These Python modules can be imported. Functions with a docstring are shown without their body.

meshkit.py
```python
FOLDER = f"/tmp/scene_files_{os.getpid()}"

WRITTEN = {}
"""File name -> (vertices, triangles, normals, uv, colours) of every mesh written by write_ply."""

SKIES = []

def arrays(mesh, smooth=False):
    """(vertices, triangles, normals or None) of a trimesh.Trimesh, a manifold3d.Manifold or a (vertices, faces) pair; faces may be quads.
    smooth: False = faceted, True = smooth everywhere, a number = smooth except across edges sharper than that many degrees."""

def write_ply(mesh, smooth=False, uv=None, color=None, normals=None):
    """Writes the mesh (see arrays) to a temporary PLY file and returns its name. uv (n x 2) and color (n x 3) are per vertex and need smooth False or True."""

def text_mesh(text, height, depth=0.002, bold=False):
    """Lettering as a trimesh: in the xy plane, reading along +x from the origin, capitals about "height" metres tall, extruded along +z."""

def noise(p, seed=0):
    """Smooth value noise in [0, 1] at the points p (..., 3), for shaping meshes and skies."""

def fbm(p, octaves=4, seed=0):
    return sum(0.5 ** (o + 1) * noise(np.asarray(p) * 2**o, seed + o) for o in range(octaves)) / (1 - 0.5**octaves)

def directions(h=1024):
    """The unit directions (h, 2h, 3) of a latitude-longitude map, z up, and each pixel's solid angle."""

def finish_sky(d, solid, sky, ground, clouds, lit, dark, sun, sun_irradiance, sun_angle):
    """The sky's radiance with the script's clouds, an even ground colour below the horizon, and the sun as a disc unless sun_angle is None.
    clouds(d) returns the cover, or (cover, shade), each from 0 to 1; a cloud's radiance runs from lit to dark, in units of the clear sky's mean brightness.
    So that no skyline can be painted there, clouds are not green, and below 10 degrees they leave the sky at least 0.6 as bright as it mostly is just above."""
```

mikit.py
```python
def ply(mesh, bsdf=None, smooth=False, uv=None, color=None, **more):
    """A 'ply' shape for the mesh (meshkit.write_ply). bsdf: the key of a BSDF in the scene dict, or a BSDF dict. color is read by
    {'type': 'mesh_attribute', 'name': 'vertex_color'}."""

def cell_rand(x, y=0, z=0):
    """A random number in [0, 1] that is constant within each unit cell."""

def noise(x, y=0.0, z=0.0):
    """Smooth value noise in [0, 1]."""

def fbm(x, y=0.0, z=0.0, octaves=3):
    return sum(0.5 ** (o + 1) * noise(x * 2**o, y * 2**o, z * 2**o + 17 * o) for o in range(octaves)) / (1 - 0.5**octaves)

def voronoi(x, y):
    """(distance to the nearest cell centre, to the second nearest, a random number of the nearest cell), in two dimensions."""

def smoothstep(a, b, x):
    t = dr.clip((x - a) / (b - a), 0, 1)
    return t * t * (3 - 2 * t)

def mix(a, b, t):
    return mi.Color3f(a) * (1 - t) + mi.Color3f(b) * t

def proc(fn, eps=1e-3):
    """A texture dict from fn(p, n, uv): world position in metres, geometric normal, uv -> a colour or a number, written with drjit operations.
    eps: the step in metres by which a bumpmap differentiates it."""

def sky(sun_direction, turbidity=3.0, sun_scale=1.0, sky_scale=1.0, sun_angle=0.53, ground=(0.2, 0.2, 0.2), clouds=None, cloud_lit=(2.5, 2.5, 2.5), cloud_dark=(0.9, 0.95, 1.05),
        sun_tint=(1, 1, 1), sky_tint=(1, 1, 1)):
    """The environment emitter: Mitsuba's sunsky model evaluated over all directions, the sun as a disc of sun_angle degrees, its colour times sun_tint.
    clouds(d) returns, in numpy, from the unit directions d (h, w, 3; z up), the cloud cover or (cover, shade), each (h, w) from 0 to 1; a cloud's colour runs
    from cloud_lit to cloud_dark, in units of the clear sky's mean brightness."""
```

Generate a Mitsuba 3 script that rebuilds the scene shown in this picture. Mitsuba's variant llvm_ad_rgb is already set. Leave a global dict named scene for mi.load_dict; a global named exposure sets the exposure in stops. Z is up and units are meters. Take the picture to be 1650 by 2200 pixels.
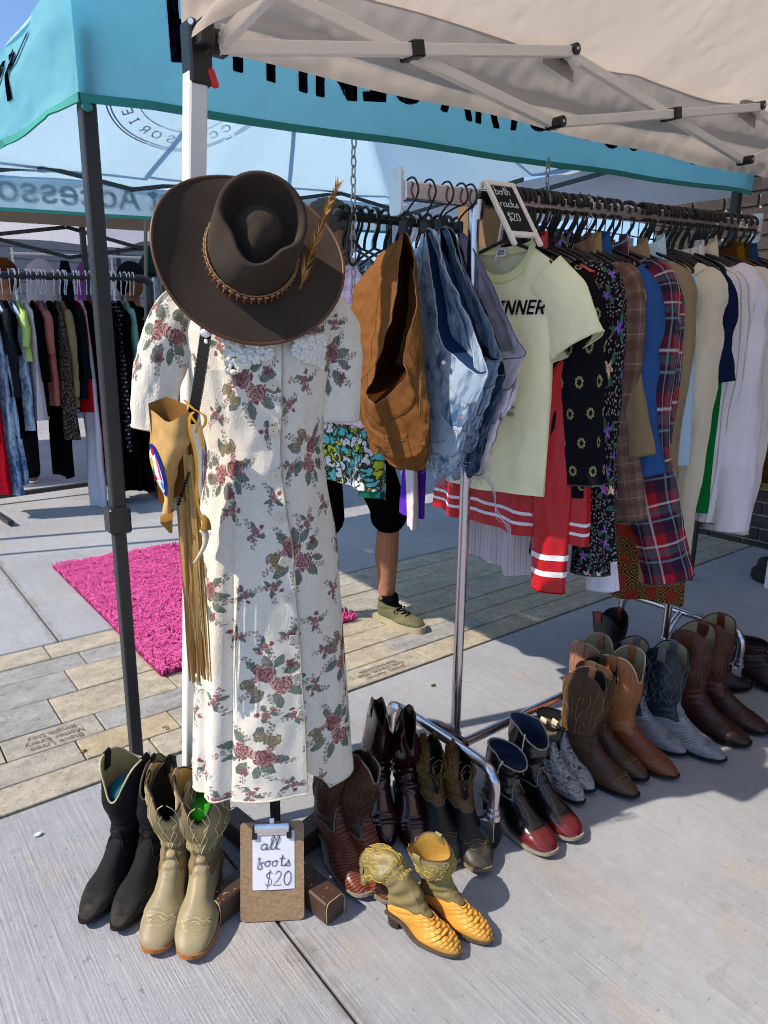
import math, random, re
import numpy as np, trimesh, drjit as dr, mitsuba as mi, mikit, meshkit
from mikit import proc, noise, fbm, voronoi, cell_rand, smoothstep, mix
from shapely.geometry import Polygon, LineString
from shapely.ops import unary_union
T = mi.ScalarTransform4f
rng = np.random.default_rng(7); random.seed(7)

# ---------------------------------------------------------------- camera, sky, exposure
# world: X runs along the paver strip and the clothes rack, Y across it, Z up; the camera stands at the origin 1.4 m up
exposure = 2.0
SUN = np.array([-0.955 * 0.700, 0.295 * 0.700, 0.714])
_f = np.array([0.600, 0.761, -0.2465]); _u = np.array([0.143, 0.201, 0.969])
scene = {
    'camera': {'type': 'perspective', 'fov': 57.14, 'fov_axis': 'x', 'near_clip': 0.05, 'far_clip': 600.0,
               'to_world': T().look_at(origin=[0, 0, 1.4], target=[_f[0], _f[1], 1.4 + _f[2]], up=_u.tolist())},
    'sky': mikit.sky(SUN.tolist(), turbidity=3.0, ground=(0.2, 0.2, 0.2), sky_scale=1.22, sky_tint=(0.93, 1.0, 1.10), sun_tint=(0.925, 0.985, 1.11)),
}
labels = {}

# ---------------------------------------------------------------- helpers
_count = {}
def key(name, parent=None):
    k = name if parent is None else parent + '__' + name
    n = _count.get(k, -1) + 1; _count[k] = n
    return k if n == 0 else f'{k}_{n:03d}'
def put(name, mesh, mat, parent=None, smooth=False, uv=None, color=None, label=None, cat=None, group=None, kind=None, **more):
    k = key(name, parent)
    scene[k] = mikit.ply(mesh, mat, smooth=smooth, uv=uv, color=color, **more)
    tag(k, label, cat, group, kind)
    return k
def tag(k, label=None, cat=None, group=None, kind=None):
    d = {a: b for a, b in (('label', label), ('category', cat), ('group', group), ('kind', kind)) if b}
    if d: labels.setdefault(k, {}).update(d)
    return k
def thing(name, label, cat, group=None):
    return tag(key(name), label, cat, group)
def lin(c):
    if isinstance(c, str):
        c = [int(c[i:i + 2], 16) / 255 for i in (1, 3, 5)]
        c = [x / 12.92 if x < 0.04045 else ((x + 0.055) / 1.055) ** 2.4 for x in c]
    return np.array(c, float)
V = lambda *a: np.array(a, float)
def n2(x, y, s=0):
    """Value noise in two dimensions (half the work of mikit.noise)."""
    x, y = mi.Float(x), mi.Float(y); i, j = dr.floor(x), dr.floor(y); u, v = x - i, y - j; u, v = u * u * (3 - 2 * u), v * v * (3 - 2 * v)
    return dr.lerp(dr.lerp(cell_rand(i, j, s), cell_rand(i + 1, j, s), u), dr.lerp(cell_rand(i, j + 1, s), cell_rand(i + 1, j + 1, s), u), v)
def f2(x, y, s=0, octaves=3): return sum(0.5 ** (o + 1) * n2(x * 2 ** o, y * 2 ** o, s + o) for o in range(octaves)) / (1 - 0.5 ** octaves)
def cat(*ms):
    ms = [m for a in ms for m in (a if isinstance(a, list) else [a])]
    vs, fs, n = [], [], 0
    for m in ms:
        v, f = (np.asarray(m.vertices), np.asarray(m.faces)) if hasattr(m, 'vertices') else m
        vs.append(v); fs.append(f + n); n += len(v)
    return np.vstack(vs), np.vstack(fs)
def grid(P, wrap=False, flip=False):
    P = np.asarray(P, float); n, m = P.shape[:2]
    i, j = np.meshgrid(np.arange(n - 1), np.arange(m if wrap else m - 1), indexing='ij'); j2 = (j + 1) % m
    a, b, c, d = i * m + j, i * m + j2, (i + 1) * m + j2, (i + 1) * m + j
    q = np.stack([a, b, c, d], -1).reshape(-1, 4)
    f = np.vstack([q[:, [0, 1, 2]], q[:, [0, 2, 3]]])
    return P.reshape(-1, 3), f[:, ::-1] if flip else f
def cr(p, n):
    """Catmull-Rom through p, n points spaced evenly by knot."""
    p = np.asarray(p, float)
    if p.ndim == 1: p = p[:, None]
    q = np.vstack([2 * p[0] - p[1], p, 2 * p[-1] - p[-2]])
    t = np.linspace(0, len(p) - 1, n); i = np.minimum(t.astype(int), len(p) - 2); u = (t - i)[:, None]
    a, b, c, d = q[i], q[i + 1], q[i + 2], q[i + 3]
    return 0.5 * (2 * b + (c - a) * u + (2 * a - 5 * b + 4 * c - d) * u ** 2 + (3 * b - a - 3 * c + d) * u ** 3)
def frames(p):
    t = np.gradient(p, axis=0); t /= np.linalg.norm(t, axis=1, keepdims=True) + 1e-12
    a = np.cross(t[0], [0, 0, 1.0]); a = a if np.linalg.norm(a) > 1e-3 else np.cross(t[0], [1.0, 0, 0])
    A = []
    for k in range(len(p)):
        a = a - t[k] * (a @ t[k]); a /= np.linalg.norm(a) + 1e-12; A.append(a)
    A = np.array(A); return t, A, np.cross(t, A)
def tube(p, r, sides=8, closed=False):
    p = np.asarray(p, float)
    if closed: p = np.vstack([p, p[:1]])
    t, A, B = frames(p)
    if closed: t[0] = t[-1] = t[0] + t[-1]
    ang = np.arange(sides) * 2 * np.pi / sides
    R = np.broadcast_to(np.asarray(r, float), (len(p),))[:, None, None]
    v = p[:, None] + R * (np.cos(ang)[None, :, None] * A[:, None] + np.sin(ang)[None, :, None] * B[:, None])
    V_, F = grid(v, wrap=True)
    if not closed:
        n = len(V_); V_ = np.vstack([V_, p[:1], p[-1:]])
        j = np.arange(sides); k = (j + 1) % sides; o = (len(p) - 1) * sides
        F = np.vstack([F, np.stack([np.full(sides, n), k, j], 1), np.stack([np.full(sides, n + 1), o + j, o + k], 1)])
    return V_, F
def frame(x, y, z=0.0, yaw=0.0):
    c, s = math.cos(yaw), math.sin(yaw)
    return np.array([[c, -s, 0, x], [s, c, 0, y], [0, 0, 1, z], [0, 0, 0, 1.0]])
def move(m, M):
    v, f = (np.asarray(m.vertices), np.asarray(m.faces)) if hasattr(m, 'vertices') else m
    return v @ M[:3, :3].T + M[:3, 3], f
def cbox(sx, sy, sz, c=0.0, at=(0, 0, 0)):
    """Box with chamfered edges, centred at 'at'."""
    h = np.array([sx, sy, sz]) / 2; c = min(c, 0.45 * min(sx, sy, sz))
    if c <= 0:
        m = trimesh.creation.box((sx, sy, sz)); return np.array(m.vertices) + at, np.array(m.faces)
    pts = []
    for s in np.array(np.meshgrid([-1, 1], [-1, 1], [-1, 1])).reshape(3, -1).T:
        for k in range(3):
            d = h.copy(); d -= c; d[k] = h[k]; pts.append(s * d)
    m = trimesh.convex.convex_hull(np.array(pts)); return np.array(m.vertices) + at, np.array(m.faces)
def beam(p0, p1, w, h, c=0.002, up=(0, 0, 1)):
    """Square bar from p0 to p1, w wide, h high."""
    p0, p1 = V(*p0), V(*p1); d = p1 - p0; L = np.linalg.norm(d); d /= L
    u = V(*up); a = np.cross(u, d)
    if np.linalg.norm(a) < 1e-3: a = np.cross([1.0, 0, 0], d)
    a /= np.linalg.norm(a); b = np.cross(d, a)
    M = np.eye(4); M[:3, 0], M[:3, 1], M[:3, 2], M[:3, 3] = a, b, d, (p0 + p1) / 2
    return move(cbox(w, h, L, c), M)
def ext(poly, depth):
    m = [trimesh.creation.extrude_polygon(g, depth, engine='earcut') for g in getattr(poly, 'geoms', [poly]) if g.area > 1e-9]
    return cat(m)
def stk(*a): return np.stack(np.broadcast_arrays(*a), -1)
def nz(p, seed=0): return meshkit.noise(np.asarray(p), seed) - 0.5
def fb(p, o=3, seed=0): return meshkit.fbm(np.asarray(p), o, seed) - 0.5
def vcol(v, c, amt=0.12, scale=25.0, seed=0):
    """A vertex colour of even tone with a little unevenness of dye and wear."""
    n = fb(np.asarray(v) * scale, 3, seed)[:, None] * 2
    return np.clip(lin(c)[None] * (1 + amt * n), 0.001, 0.95)
def facing(p, q):  # orientation helper: matrix with columns x=q-p horizontally, z up
    d = V(*q) - V(*p); return math.atan2(d[1], d[0])

# ---------------------------------------------------------------- materials
VC = {'type': 'mesh_attribute', 'name': 'vertex_color'}
def two(b): return {'type': 'twosided', 'bsdf': b}
def bump(b, fn, scale=1.0, eps=1e-3): return {'type': 'bumpmap', 'arbitrary': {**proc(fn, eps)}, 'scale': scale, 'bsdf': b}
def prin(c, rough=0.5, spec=0.5, **k):
    return {'type': 'principled', 'base_color': c if isinstance(c, dict) else {'type': 'rgb', 'value': list(map(float, lin(c)))}, 'roughness': rough, 'specular': spec, **k}
def diff(c): return {'type': 'diffuse', 'reflectance': c if isinstance(c, dict) else {'type': 'rgb', 'value': list(map(float, lin(c)))}}
def mat(name, b): scene[name] = {**b}; return name
def weave(p, n, uv): return noise(p.x * 45, p.y * 45, p.z * 45) * 0.0035
mat('cloth', two(bump(diff(VC), weave)))
mat('cloth_plain', two(diff(VC)))
mat('paint', two(prin(VC, 0.42, 0.45)))
mat('matte', two(prin(VC, 0.75, 0.3)))
def grain(p, n, uv): return noise(p.x * 420, p.y * 420, p.z * 420) * 0.00028
mat('leather', two(bump(prin(VC, 0.47, 0.45), grain)))
mat('polished', two(prin(VC, 0.17, 0.6, clearcoat=0.6, clearcoat_gloss=0.9)))
mat('suede', two(bump(prin(VC, 0.85, 0.25, sheen=0.3), grain)))
mat('chrome', {'type': 'roughconductor', 'material': 'Cr', 'alpha': 0.045, 'distribution': 'ggx', 'specular_reflectance': {'type': 'rgb', 'value': [0.97, 0.98, 1.0]}})
mat('steel', {'type': 'roughconductor', 'material': 'Al', 'alpha': 0.22, 'distribution': 'ggx'})
mat('black_plastic', prin([0.012, 0.012, 0.014], 0.32, 0.5))
mat('black_metal', prin([0.022, 0.024, 0.026], 0.45, 0.5))
mat('white_paint', prin([0.78, 0.77, 0.74], 0.35, 0.5))
mat('rubber', prin([0.02, 0.02, 0.02], 0.7, 0.3))
mat('ink', diff([0.012, 0.011, 0.018]))

# ---------------------------------------------------------------- setting: ground, slabs, paver strip
def concrete(p, n, uv):
    broom = n2(p.x * 230, p.y * 9.0) * 0.45 + n2(p.x * 480, p.y * 16.0, 1) * 0.55
    broom2 = n2(p.x * 75, p.y * 2.2, 2)
    blot = f2(p.x * 2.2, p.y * 2.2, 3, 4); spot = f2(p.x * 38, p.y * 38, 11, 2)
    t = 0.885 + 0.155 * broom + 0.04 * broom2 + 0.16 * (n2(p.x * 620, p.y * 260, 5) - 0.5) + 0.34 * (blot - 0.5) + 0.12 * (spot - 0.5)
    stain = smoothstep(0.66, 0.78, f2(p.x * 5.1, p.y * 5.1, 21, 3))
    c = mix((0.328, 0.340, 0.368), (0.375, 0.350, 0.315), 0.45 * stain) * t
    fleck = smoothstep(0.93, 0.965, n2(p.x * 75, p.y * 75, 8))
    c = mix(c, (0.10, 0.10, 0.10), 0.4 * fleck)
    gum = smoothstep(0.955, 0.965, n2(p.x * 13 + 40, p.y * 13, 9)); c = mix(c, (0.22, 0.215, 0.21), 0.25 * gum)
    rust = smoothstep(0.70, 0.80, f2(p.x * 1.7 + 3, p.y * 1.7, 31, 3)); c = mix(c, (0.36, 0.31, 0.25), 0.22 * rust)
    ex = p.x - 0.689; edge = smoothstep(0.035, 0.004, dr.abs(ex) + 0.03 * (spot - 0.5))
    return mix(c, (0.16, 0.15, 0.14), 0.5 * edge)
def concrete_h(p, n, uv): return n2(p.x * 330, p.y * 7.0) * 0.0012
mat('concrete', bump(diff(proc(concrete)), concrete_h))
mat('dirt', diff([0.11, 0.095, 0.075]))
def stone_c(p, n, uv):
    a = f2(p.x * 9, p.y * 26, 1, 3); s = n2(p.x * 260, p.y * 260, 5); r = f2(p.x * 45, p.y * 45, 7, 2)
    pit = smoothstep(0.84, 0.92, n2(p.x * 120, p.y * 120, 9))
    return mi.Color3f(1.0) * (0.80 + 0.36 * (a - 0.5) + 0.26 * (s - 0.5) + 0.34 * (r - 0.5)) * (1 - 0.35 * pit) + 0.10
STONES = dict(a='#b0a796', b='#a8a39a', c='#9e9d9c', d='#aea799', e='#b3a78e')
def stone(p, n, uv):   # uv.x: which stone the paver is cut from
    c = mi.Color3f(0.0)
    for i, k in enumerate('abcde'): c = c + mi.Color3f(*[float(x) for x in lin(STONES[k])]) * dr.maximum(0, 1 - dr.abs(uv.x - i))
    return c * stone_c(p, n, uv)
mat('stone', bump(diff(proc(stone)), lambda p, n, uv: n2(p.x * 190, p.y * 190) * 0.0014))

put('ground', grid([[[-250, -250, -0.02], [250, -250, -0.02]], [[-250, 250, -0.02], [250, 250, -0.02]]]), 'dirt', kind='structure')
pav = tag(key('pavement'), kind='structure', label='grey broom-finished concrete pavement of large slabs')
XJ = [-6.682, -4.225, -1.768, 0.689, 3.147, 5.604, 8.061, 10.5, 16]
YJ = [(-9.0, -5.4), (-5.4, -1.75), (-1.75, 2.098), (3.286, 7.0), (7.0, 11.0), (11, 17.0), (17, 30)]
for y0, y1 in YJ:
    for x0, x1 in zip(XJ[:-1], XJ[1:]):
        g = 0.0035
        put('slab', cbox(x1 - x0 - 2 * g, y1 - y0 - 2 * g, 0.1, 0.004, ((x0 + x1) / 2, (y0 + y1) / 2, -0.05)), 'concrete', pav)
strip = tag(key('paver_strip'), kind='structure', label='strip of tan and grey stone pavers running between the concrete slabs')
ROWS = [2.107, 2.25, 2.392, 2.537, 2.755, 2.97, 3.115, 3.278]
JO = [[0.05, 0.727, 1.45, 1.95], [0.517, 0.849, 1.33, 1.88], [0.302, 0.625, 1.10, 1.62, 2.2], [0.513, 0.955, 1.5, 2.02], [0.06, 0.629, 1.28, 1.9], [0.12, 0.726, 1.38, 1.98], [0.03, 0.617, 1.2, 1.86]]
TONE = {(0, 1): 'd', (1, 2): 'b', (2, 2): 'c', (2, 1): 'b', (3, 1): 'a', (3, 0): 'c', (4, 0): 'c', (4, 1): 'c', (5, 0): 'c', (6, 0): 'e', (6, 1): 'd', (5, 1): 'c', (0, 3): 'd', (0, 4): 'a', (1, 3): 'a', (2, 3): 'a', (1, 1): 'e', (2, 4): 'a', (0, 2): 'd'}
for r in range(7):
    xs = list(JO[r])
    while xs[0] > -4.5: xs.insert(0, xs[0] - rng.uniform(0.4, 0.75))
    n0 = len(xs) - len(JO[r])
    while xs[-1] < 9.0: xs.append(xs[-1] + rng.uniform(0.4, 0.75))
    for i in range(len(xs) - 1):
        m = TONE.get((r, i - n0 + 1), 'abcdb'[int(rng.integers(5))])
        dz = rng.uniform(-0.0015, 0.0015)
        y0, y1 = ROWS[r], ROWS[r + 1]
        b_ = cbox(xs[i + 1] - xs[i] - 0.005, y1 - y0 - 0.005, 0.06, 0.0025, ((xs[i] + xs[i + 1]) / 2, (y0 + y1) / 2, -0.03 + dz))
        put('paver', b_, 'stone', strip, uv=np.full((len(b_[0]), 2), 'abcde'.index(m) + 0.0))
def engraved(lines, x, y, h, lead, name):
    ms = []
    for k, s in enumerate(lines):
        m = meshkit.text_mesh(s, h, 0.0006)
        v = np.array(m.vertices); v[:, 0] -= (v[:, 0].min() + v[:, 0].max()) / 2
        v[:, 1] -= k * lead
        ms.append((np.stack([x - v[:, 0], y - v[:, 1], 0.0022 + v[:, 2]], 1), np.array(m.faces)))
    put('engraved_text', cat(ms), 'engraving', strip, label=name)
mat('engraving', diff([0.16, 0.14, 0.115]))
engraved(['Black Lives', 'Matter Every', 'Single Day'], 0.465, 2.428, 0.024, 0.036, 'worn dark lettering cut into a grey paver')
engraved(['Bryant, Alanna,', 'June, Garnet, Mae', 'Rae McCondie'], 1.71, 2.150, 0.021, 0.030, 'worn lettering of names cut into a tan paver')
engraved(['&'], 0.80, 2.29, 0.03, 0.036, 'faint worn mark cut into a pale paver')

# brick wall behind the stalls on the right
def brick_c(p, n, uv):
    r = cell_rand(dr.floor((p.z + 3) / 0.0905), dr.floor(p.y / 0.225 + 0.5 * (dr.floor((p.z + 3) / 0.0905) - 2 * dr.floor(dr.floor((p.z + 3) / 0.0905) / 2))))
    return mix((0.045, 0.040, 0.042), (0.085, 0.072, 0.068), r) * (0.75 + 0.5 * fbm(p.x * 60, p.y * 60, p.z * 60, 3))
mat('brick', diff(proc(brick_c)))
mat('mortar', diff([0.42, 0.38, 0.33]))
bw = thing('brick_building', 'dark brick building with pale mortar joints behind the stalls at right', 'building')
put('wall', cbox(0.3, 9.0, 5.0, 0, (5.07, -1.4, 2.48)), 'mortar', bw)
nb = 0
for i in range(19, 31):
    z0 = i * 0.0905 - 0.05
    j = 0; y = 0.9 - (0.1125 if i % 2 else 0)
    while y < 3.0:
        put('brick', cbox(0.03, 0.209, 0.074, 0.003, (4.912 + rng.uniform(-.002, .002), y + 0.1125, z0 + 0.045)), 'brick', bw + '__wall'); y += 0.225
rest = []
for i in range(0, 55):
    z0 = i * 0.0905 - 0.05; y = -5.7 - (0.1125 if i % 2 else 0)
    while y < 2.9:
        if not (19 <= i < 31 and y > 0.7): rest.append(cbox(0.03, 0.209, 0.074, 0, (4.912, y + 0.1125, z0 + 0.045)))
        y += 0.225
put('brickwork', cat(rest), 'brick', bw, kind='stuff')

# ---------------------------------------------------------------- pop-up tents
def fabric_h(p, n, uv): return noise(p.x * 24, p.y * 24, p.z * 24) * 0.006 + dr.sin(p.x * 9 + p.z * 17 + 3 * dr.sin(p.y * 5 + p.x * 4)) * 0.003
def thin(c, dt, rough=0.6): return bump({'type': 'principledthin', 'base_color': {'type': 'rgb', 'value': list(c)}, 'roughness': rough, 'diff_trans': dt, 'eta': 1.4}, fabric_h, 1.0, 3e-3)
mat('canopy_tan', thin((0.63, 0.55, 0.48), 1.0))
mat('canopy_turquoise', thin((0.31, 0.78, 0.90), 1.2))
mat('canopy_pale', thin((0.50, 0.73, 0.88), 1.15)['bsdf'])
mat('canopy_white', thin((0.70, 0.70, 0.76), 0.9)['bsdf'])
mat('canopy_brown', thin((0.26, 0.19, 0.13), 0.4)['bsdf'])
mat('hem_green', prin([0.05, 0.30, 0.25], 0.7, 0.2))
mat('print_black', diff([0.010, 0.009, 0.018]))
RISE = 0.055
def roof(x0, x1, y0, y1, ze, zp, sag=0.09, n=56, seed=0, rise=RISE, drop=0.0):
    u, v = np.meshgrid(np.linspace(-1, 1, n), np.linspace(-1, 1, n), indexing='ij')
    X, Y = (x0 + x1) / 2 + u * (x1 - x0) / 2, (y0 + y1) / 2 + v * (y1 - y0) / 2
    m = np.maximum(abs(u), abs(v)); k = np.minimum(abs(u), abs(v)) / np.maximum(m, 1e-6)
    Z = ze + rise * (X - x0) + (zp - ze) * (1 - m) - sag * np.sin(np.pi * m) * (1 - k ** 2)
    Z = Z + 0.02 * np.sin(k * 9 + 3 * m) * (1 - k) * m + 0.018 * nz(np.stack([X * 3, Y * 3, 0 * X], -1), seed)
    return grid(np.stack([X, Y, Z], -1), flip=True)
def valance(p0, p1, zt, zb, wob, nrm, seed=0, n=90, m=10, rise=RISE, rt=None):
    """Hanging strip from p0 to p1 (x, y), wavy along its normal by wob(s, v)."""
    s, v = np.meshgrid(np.linspace(0, 1, n), np.linspace(0, 1, m), indexing='ij')
    X = p0[0] + (p1[0] - p0[0]) * s; Y = p0[1] + (p1[1] - p0[1]) * s
    Z = zt + (zb - zt) * v + (rise * v + (rise if rt is None else rt) * (1 - v)) * (X - p0[0])
    d = wob(s, v)
    return np.stack([X + nrm[0] * d, Y + nrm[1] * d, Z], -1)
def hem_of(P, r=0.006, w=0.018): # the bound lower edge of a valance
    e = P[:, -1]; up = (P[:, -2] - P[:, -1]); up /= np.linalg.norm(up, axis=1, keepdims=True)
    nrm = np.cross(np.gradient(e, axis=0), up); nrm /= np.linalg.norm(nrm, axis=1, keepdims=True)
    a, b = e + up * w, e - up * 0.002
    return grid(np.stack([a + nrm * .0025, b + nrm * .0025, b - nrm * .0025, a - nrm * .0025], 1), wrap=True)
def scissor(parent, p, q, mat_, w=0.022, h=0.030, clip='black_plastic', dn=(0, 0, 0)):
    """One pair of crossing bars; p, q = (start low, start high), (end low, end high)."""
    dn = V(*dn)
    put('truss_bar', beam(V(*p[0]) + dn, V(*q[1]) + dn, w, h), mat_, parent, smooth=30)
    put('truss_bar', beam(V(*p[1]) - dn, V(*q[0]) - dn, w, h), mat_, parent, smooth=30)
    a, b, c, d = V(*p[0]), V(*q[1]), V(*p[1]), V(*q[0])
    t = ((c[2] - a[2])) / ((b[2] - a[2]) - (d[2] - c[2])); x = a + (b - a) * t
    u = (b - a) / np.linalg.norm(b - a) * 0.019
    put('bar_clip', beam(x - u, x + u, w * 3.1, h * 1.35, 0.003), clip, parent, smooth=30)
def joint(parent, a, b, sz=0.02, mat_='black_plastic'):
    put('joint', tube([V(*a), V(*b)], sz, 10), mat_, parent, smooth=40)

# -- tan canopy, nearest the camera
tt = thing('canopy_tent', 'tan canopy tent with white legs and scissor truss over the clothes rack', 'tent')
put('roof_fabric', roof(0.735, 4.15, -1.37, 1.68, 2.20, 3.15, 0.10, 70, 3), 'canopy_tan', tt, smooth=True)
P = valance((0.738, 1.68), (4.15, 1.68), 2.228, 2.012, lambda s, v: 0.012 * np.sin(s * 26) * v + 0.02 * v * nz(np.stack([s * 9, v * 2, 0 * s], -1), 4) + 0.016 * np.exp(-((v - 0.66 - 0.1 * np.sin(s * 5)) / 0.11) ** 2), (0, -1), n=140, m=16, rise=0.032, rt=RISE)
put('valance', grid(P), 'canopy_tan', tt, smooth=True)
def crumple(s, v): return np.clip(s * 14, 0, 1) * (0.022 * np.sin(v * 13 + s * 16 + 1.2 * np.sin(s * 20)) * np.exp(-s * 2.5) + 0.012 * v + 0.02 * nz(np.stack([s * 16, v * 3, 0 * s], -1), 6))
P = valance((0.738, 1.68), (0.738, -1.37), 2.22, 1.985, crumple, (-1, 0), n=150, m=22)
P[:, :, 2] += 0.045 * np.exp(-np.linspace(0, 1, 150) * 30)[:, None] * np.linspace(0, 1, 22)[None]
put('valance', grid(P), 'canopy_tan', tt, smooth=True)
put('valance', grid(valance((4.15, 1.68), (4.15, -1.37), 2.39, 2.17, crumple, (1, 0), n=60, m=8)), 'canopy_tan', tt, smooth=True)
put('valance', grid(valance((0.70, -1.37), (4.15, -1.37), 2.21, 2.0, crumple, (0, -1), n=60, m=8)), 'canopy_tan', tt, smooth=True)
lg = put('leg', beam((0.683, 1.656, 0.95), (0.748, 1.632, 2.02), 0.043, 0.043, 0.004, up=(1, 0, 0)), 'white_paint', tt, smooth=30)
put('lower_leg', beam((0.632, 1.678, 0.0), (0.685, 1.655, 0.97), 0.031, 0.031, 0.003, up=(1, 0, 0)), 'white_paint', lg, smooth=30)
for x, y, z in ((4.11, 1.64, 2.2), (0.78, -1.32, 2.03), (4.11, -1.32, 2.2)):
    lg2 = put('leg', beam((x, y, 0.95), (x, y, z), 0.043, 0.043, 0.004, up=(1, 0, 0)), 'white_paint', tt, smooth=30)
    put('lower_leg', beam((x, y, 0), (x, y, 0.97), 0.031, 0.031, 0.003, up=(1, 0, 0)), 'white_paint', lg2, smooth=30)
br = put('corner_bracket', cat(cbox(0.052, 0.052, 0.125, 0.005, (0.748, 1.632, 1.985)), cbox(0.05, 0.03, 0.05, 0.004, (0.79, 1.622, 2.015)), cbox(0.03, 0.05, 0.05, 0.004, (0.748, 1.592, 2.015))), 'black_plastic', tt, smooth=30)
put('latch', move(cbox(0.016, 0.014, 0.038, 0.004), frame(0.772, 1.606, 1.938) @ np.array([[.94, 0, -.34, 0], [0, 1, 0, 0], [.34, 0, .94, 0], [0, 0, 0, 1.0]])), mat('red_plastic', prin([0.62, 0.02, 0.02], 0.35)), br, smooth=30, label='red release latch')
put('bolt', cat(tube([(0.726, 1.604, 2.035), (0.722, 1.598, 2.035)], 0.006, 10), tube([(0.80, 1.606, 2.02), (0.80, 1.602, 2.02)], 0.005, 10)), 'steel', br, smooth=40)
Yt = 1.625
scissor(tt, ((0.79, Yt, 2.004), (0.77, Yt, 2.184)), ((1.985, Yt, 2.054), (2.03, Yt, 2.268)), 'white_paint', dn=(0, -0.012, 0))
scissor(tt, ((1.955, Yt, 2.053), (2.0, Yt, 2.266)), ((3.225, Yt, 2.122), (3.265, Yt, 2.335)), 'white_paint', dn=(0, -0.012, 0))
scissor(tt, ((3.20, Yt, 2.121), (3.24, Yt, 2.335)), ((4.08, Yt, 2.19), (4.10, Yt, 2.42)), 'white_paint', dn=(0, -0.012, 0))
scissor(tt, ((0.785, 1.60, 2.015), (0.785, 1.60, 2.19)), ((0.80, 0.15, 2.01), (0.80, 0.15, 2.22)), 'white_paint', dn=(0.012, 0, 0))
scissor(tt, ((0.80, 0.15, 2.01), (0.80, 0.15, 2.22)), ((0.80, -1.3, 2.01), (0.80, -1.3, 2.20)), 'white_paint', dn=(0.012, 0, 0))
for x, z in ((1.970, 2.054), (2.015, 2.267), (3.212, 2.122), (3.252, 2.335)):
    joint(tt, (x - 0.012, Yt - 0.032, z), (x - 0.012, Yt + 0.03, z), 0.017)
    put('bolt', tube([(x - 0.012, Yt - 0.035, z), (x - 0.012, Yt - 0.032, z)], 0.005, 8), 'steel', tt)
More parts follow.
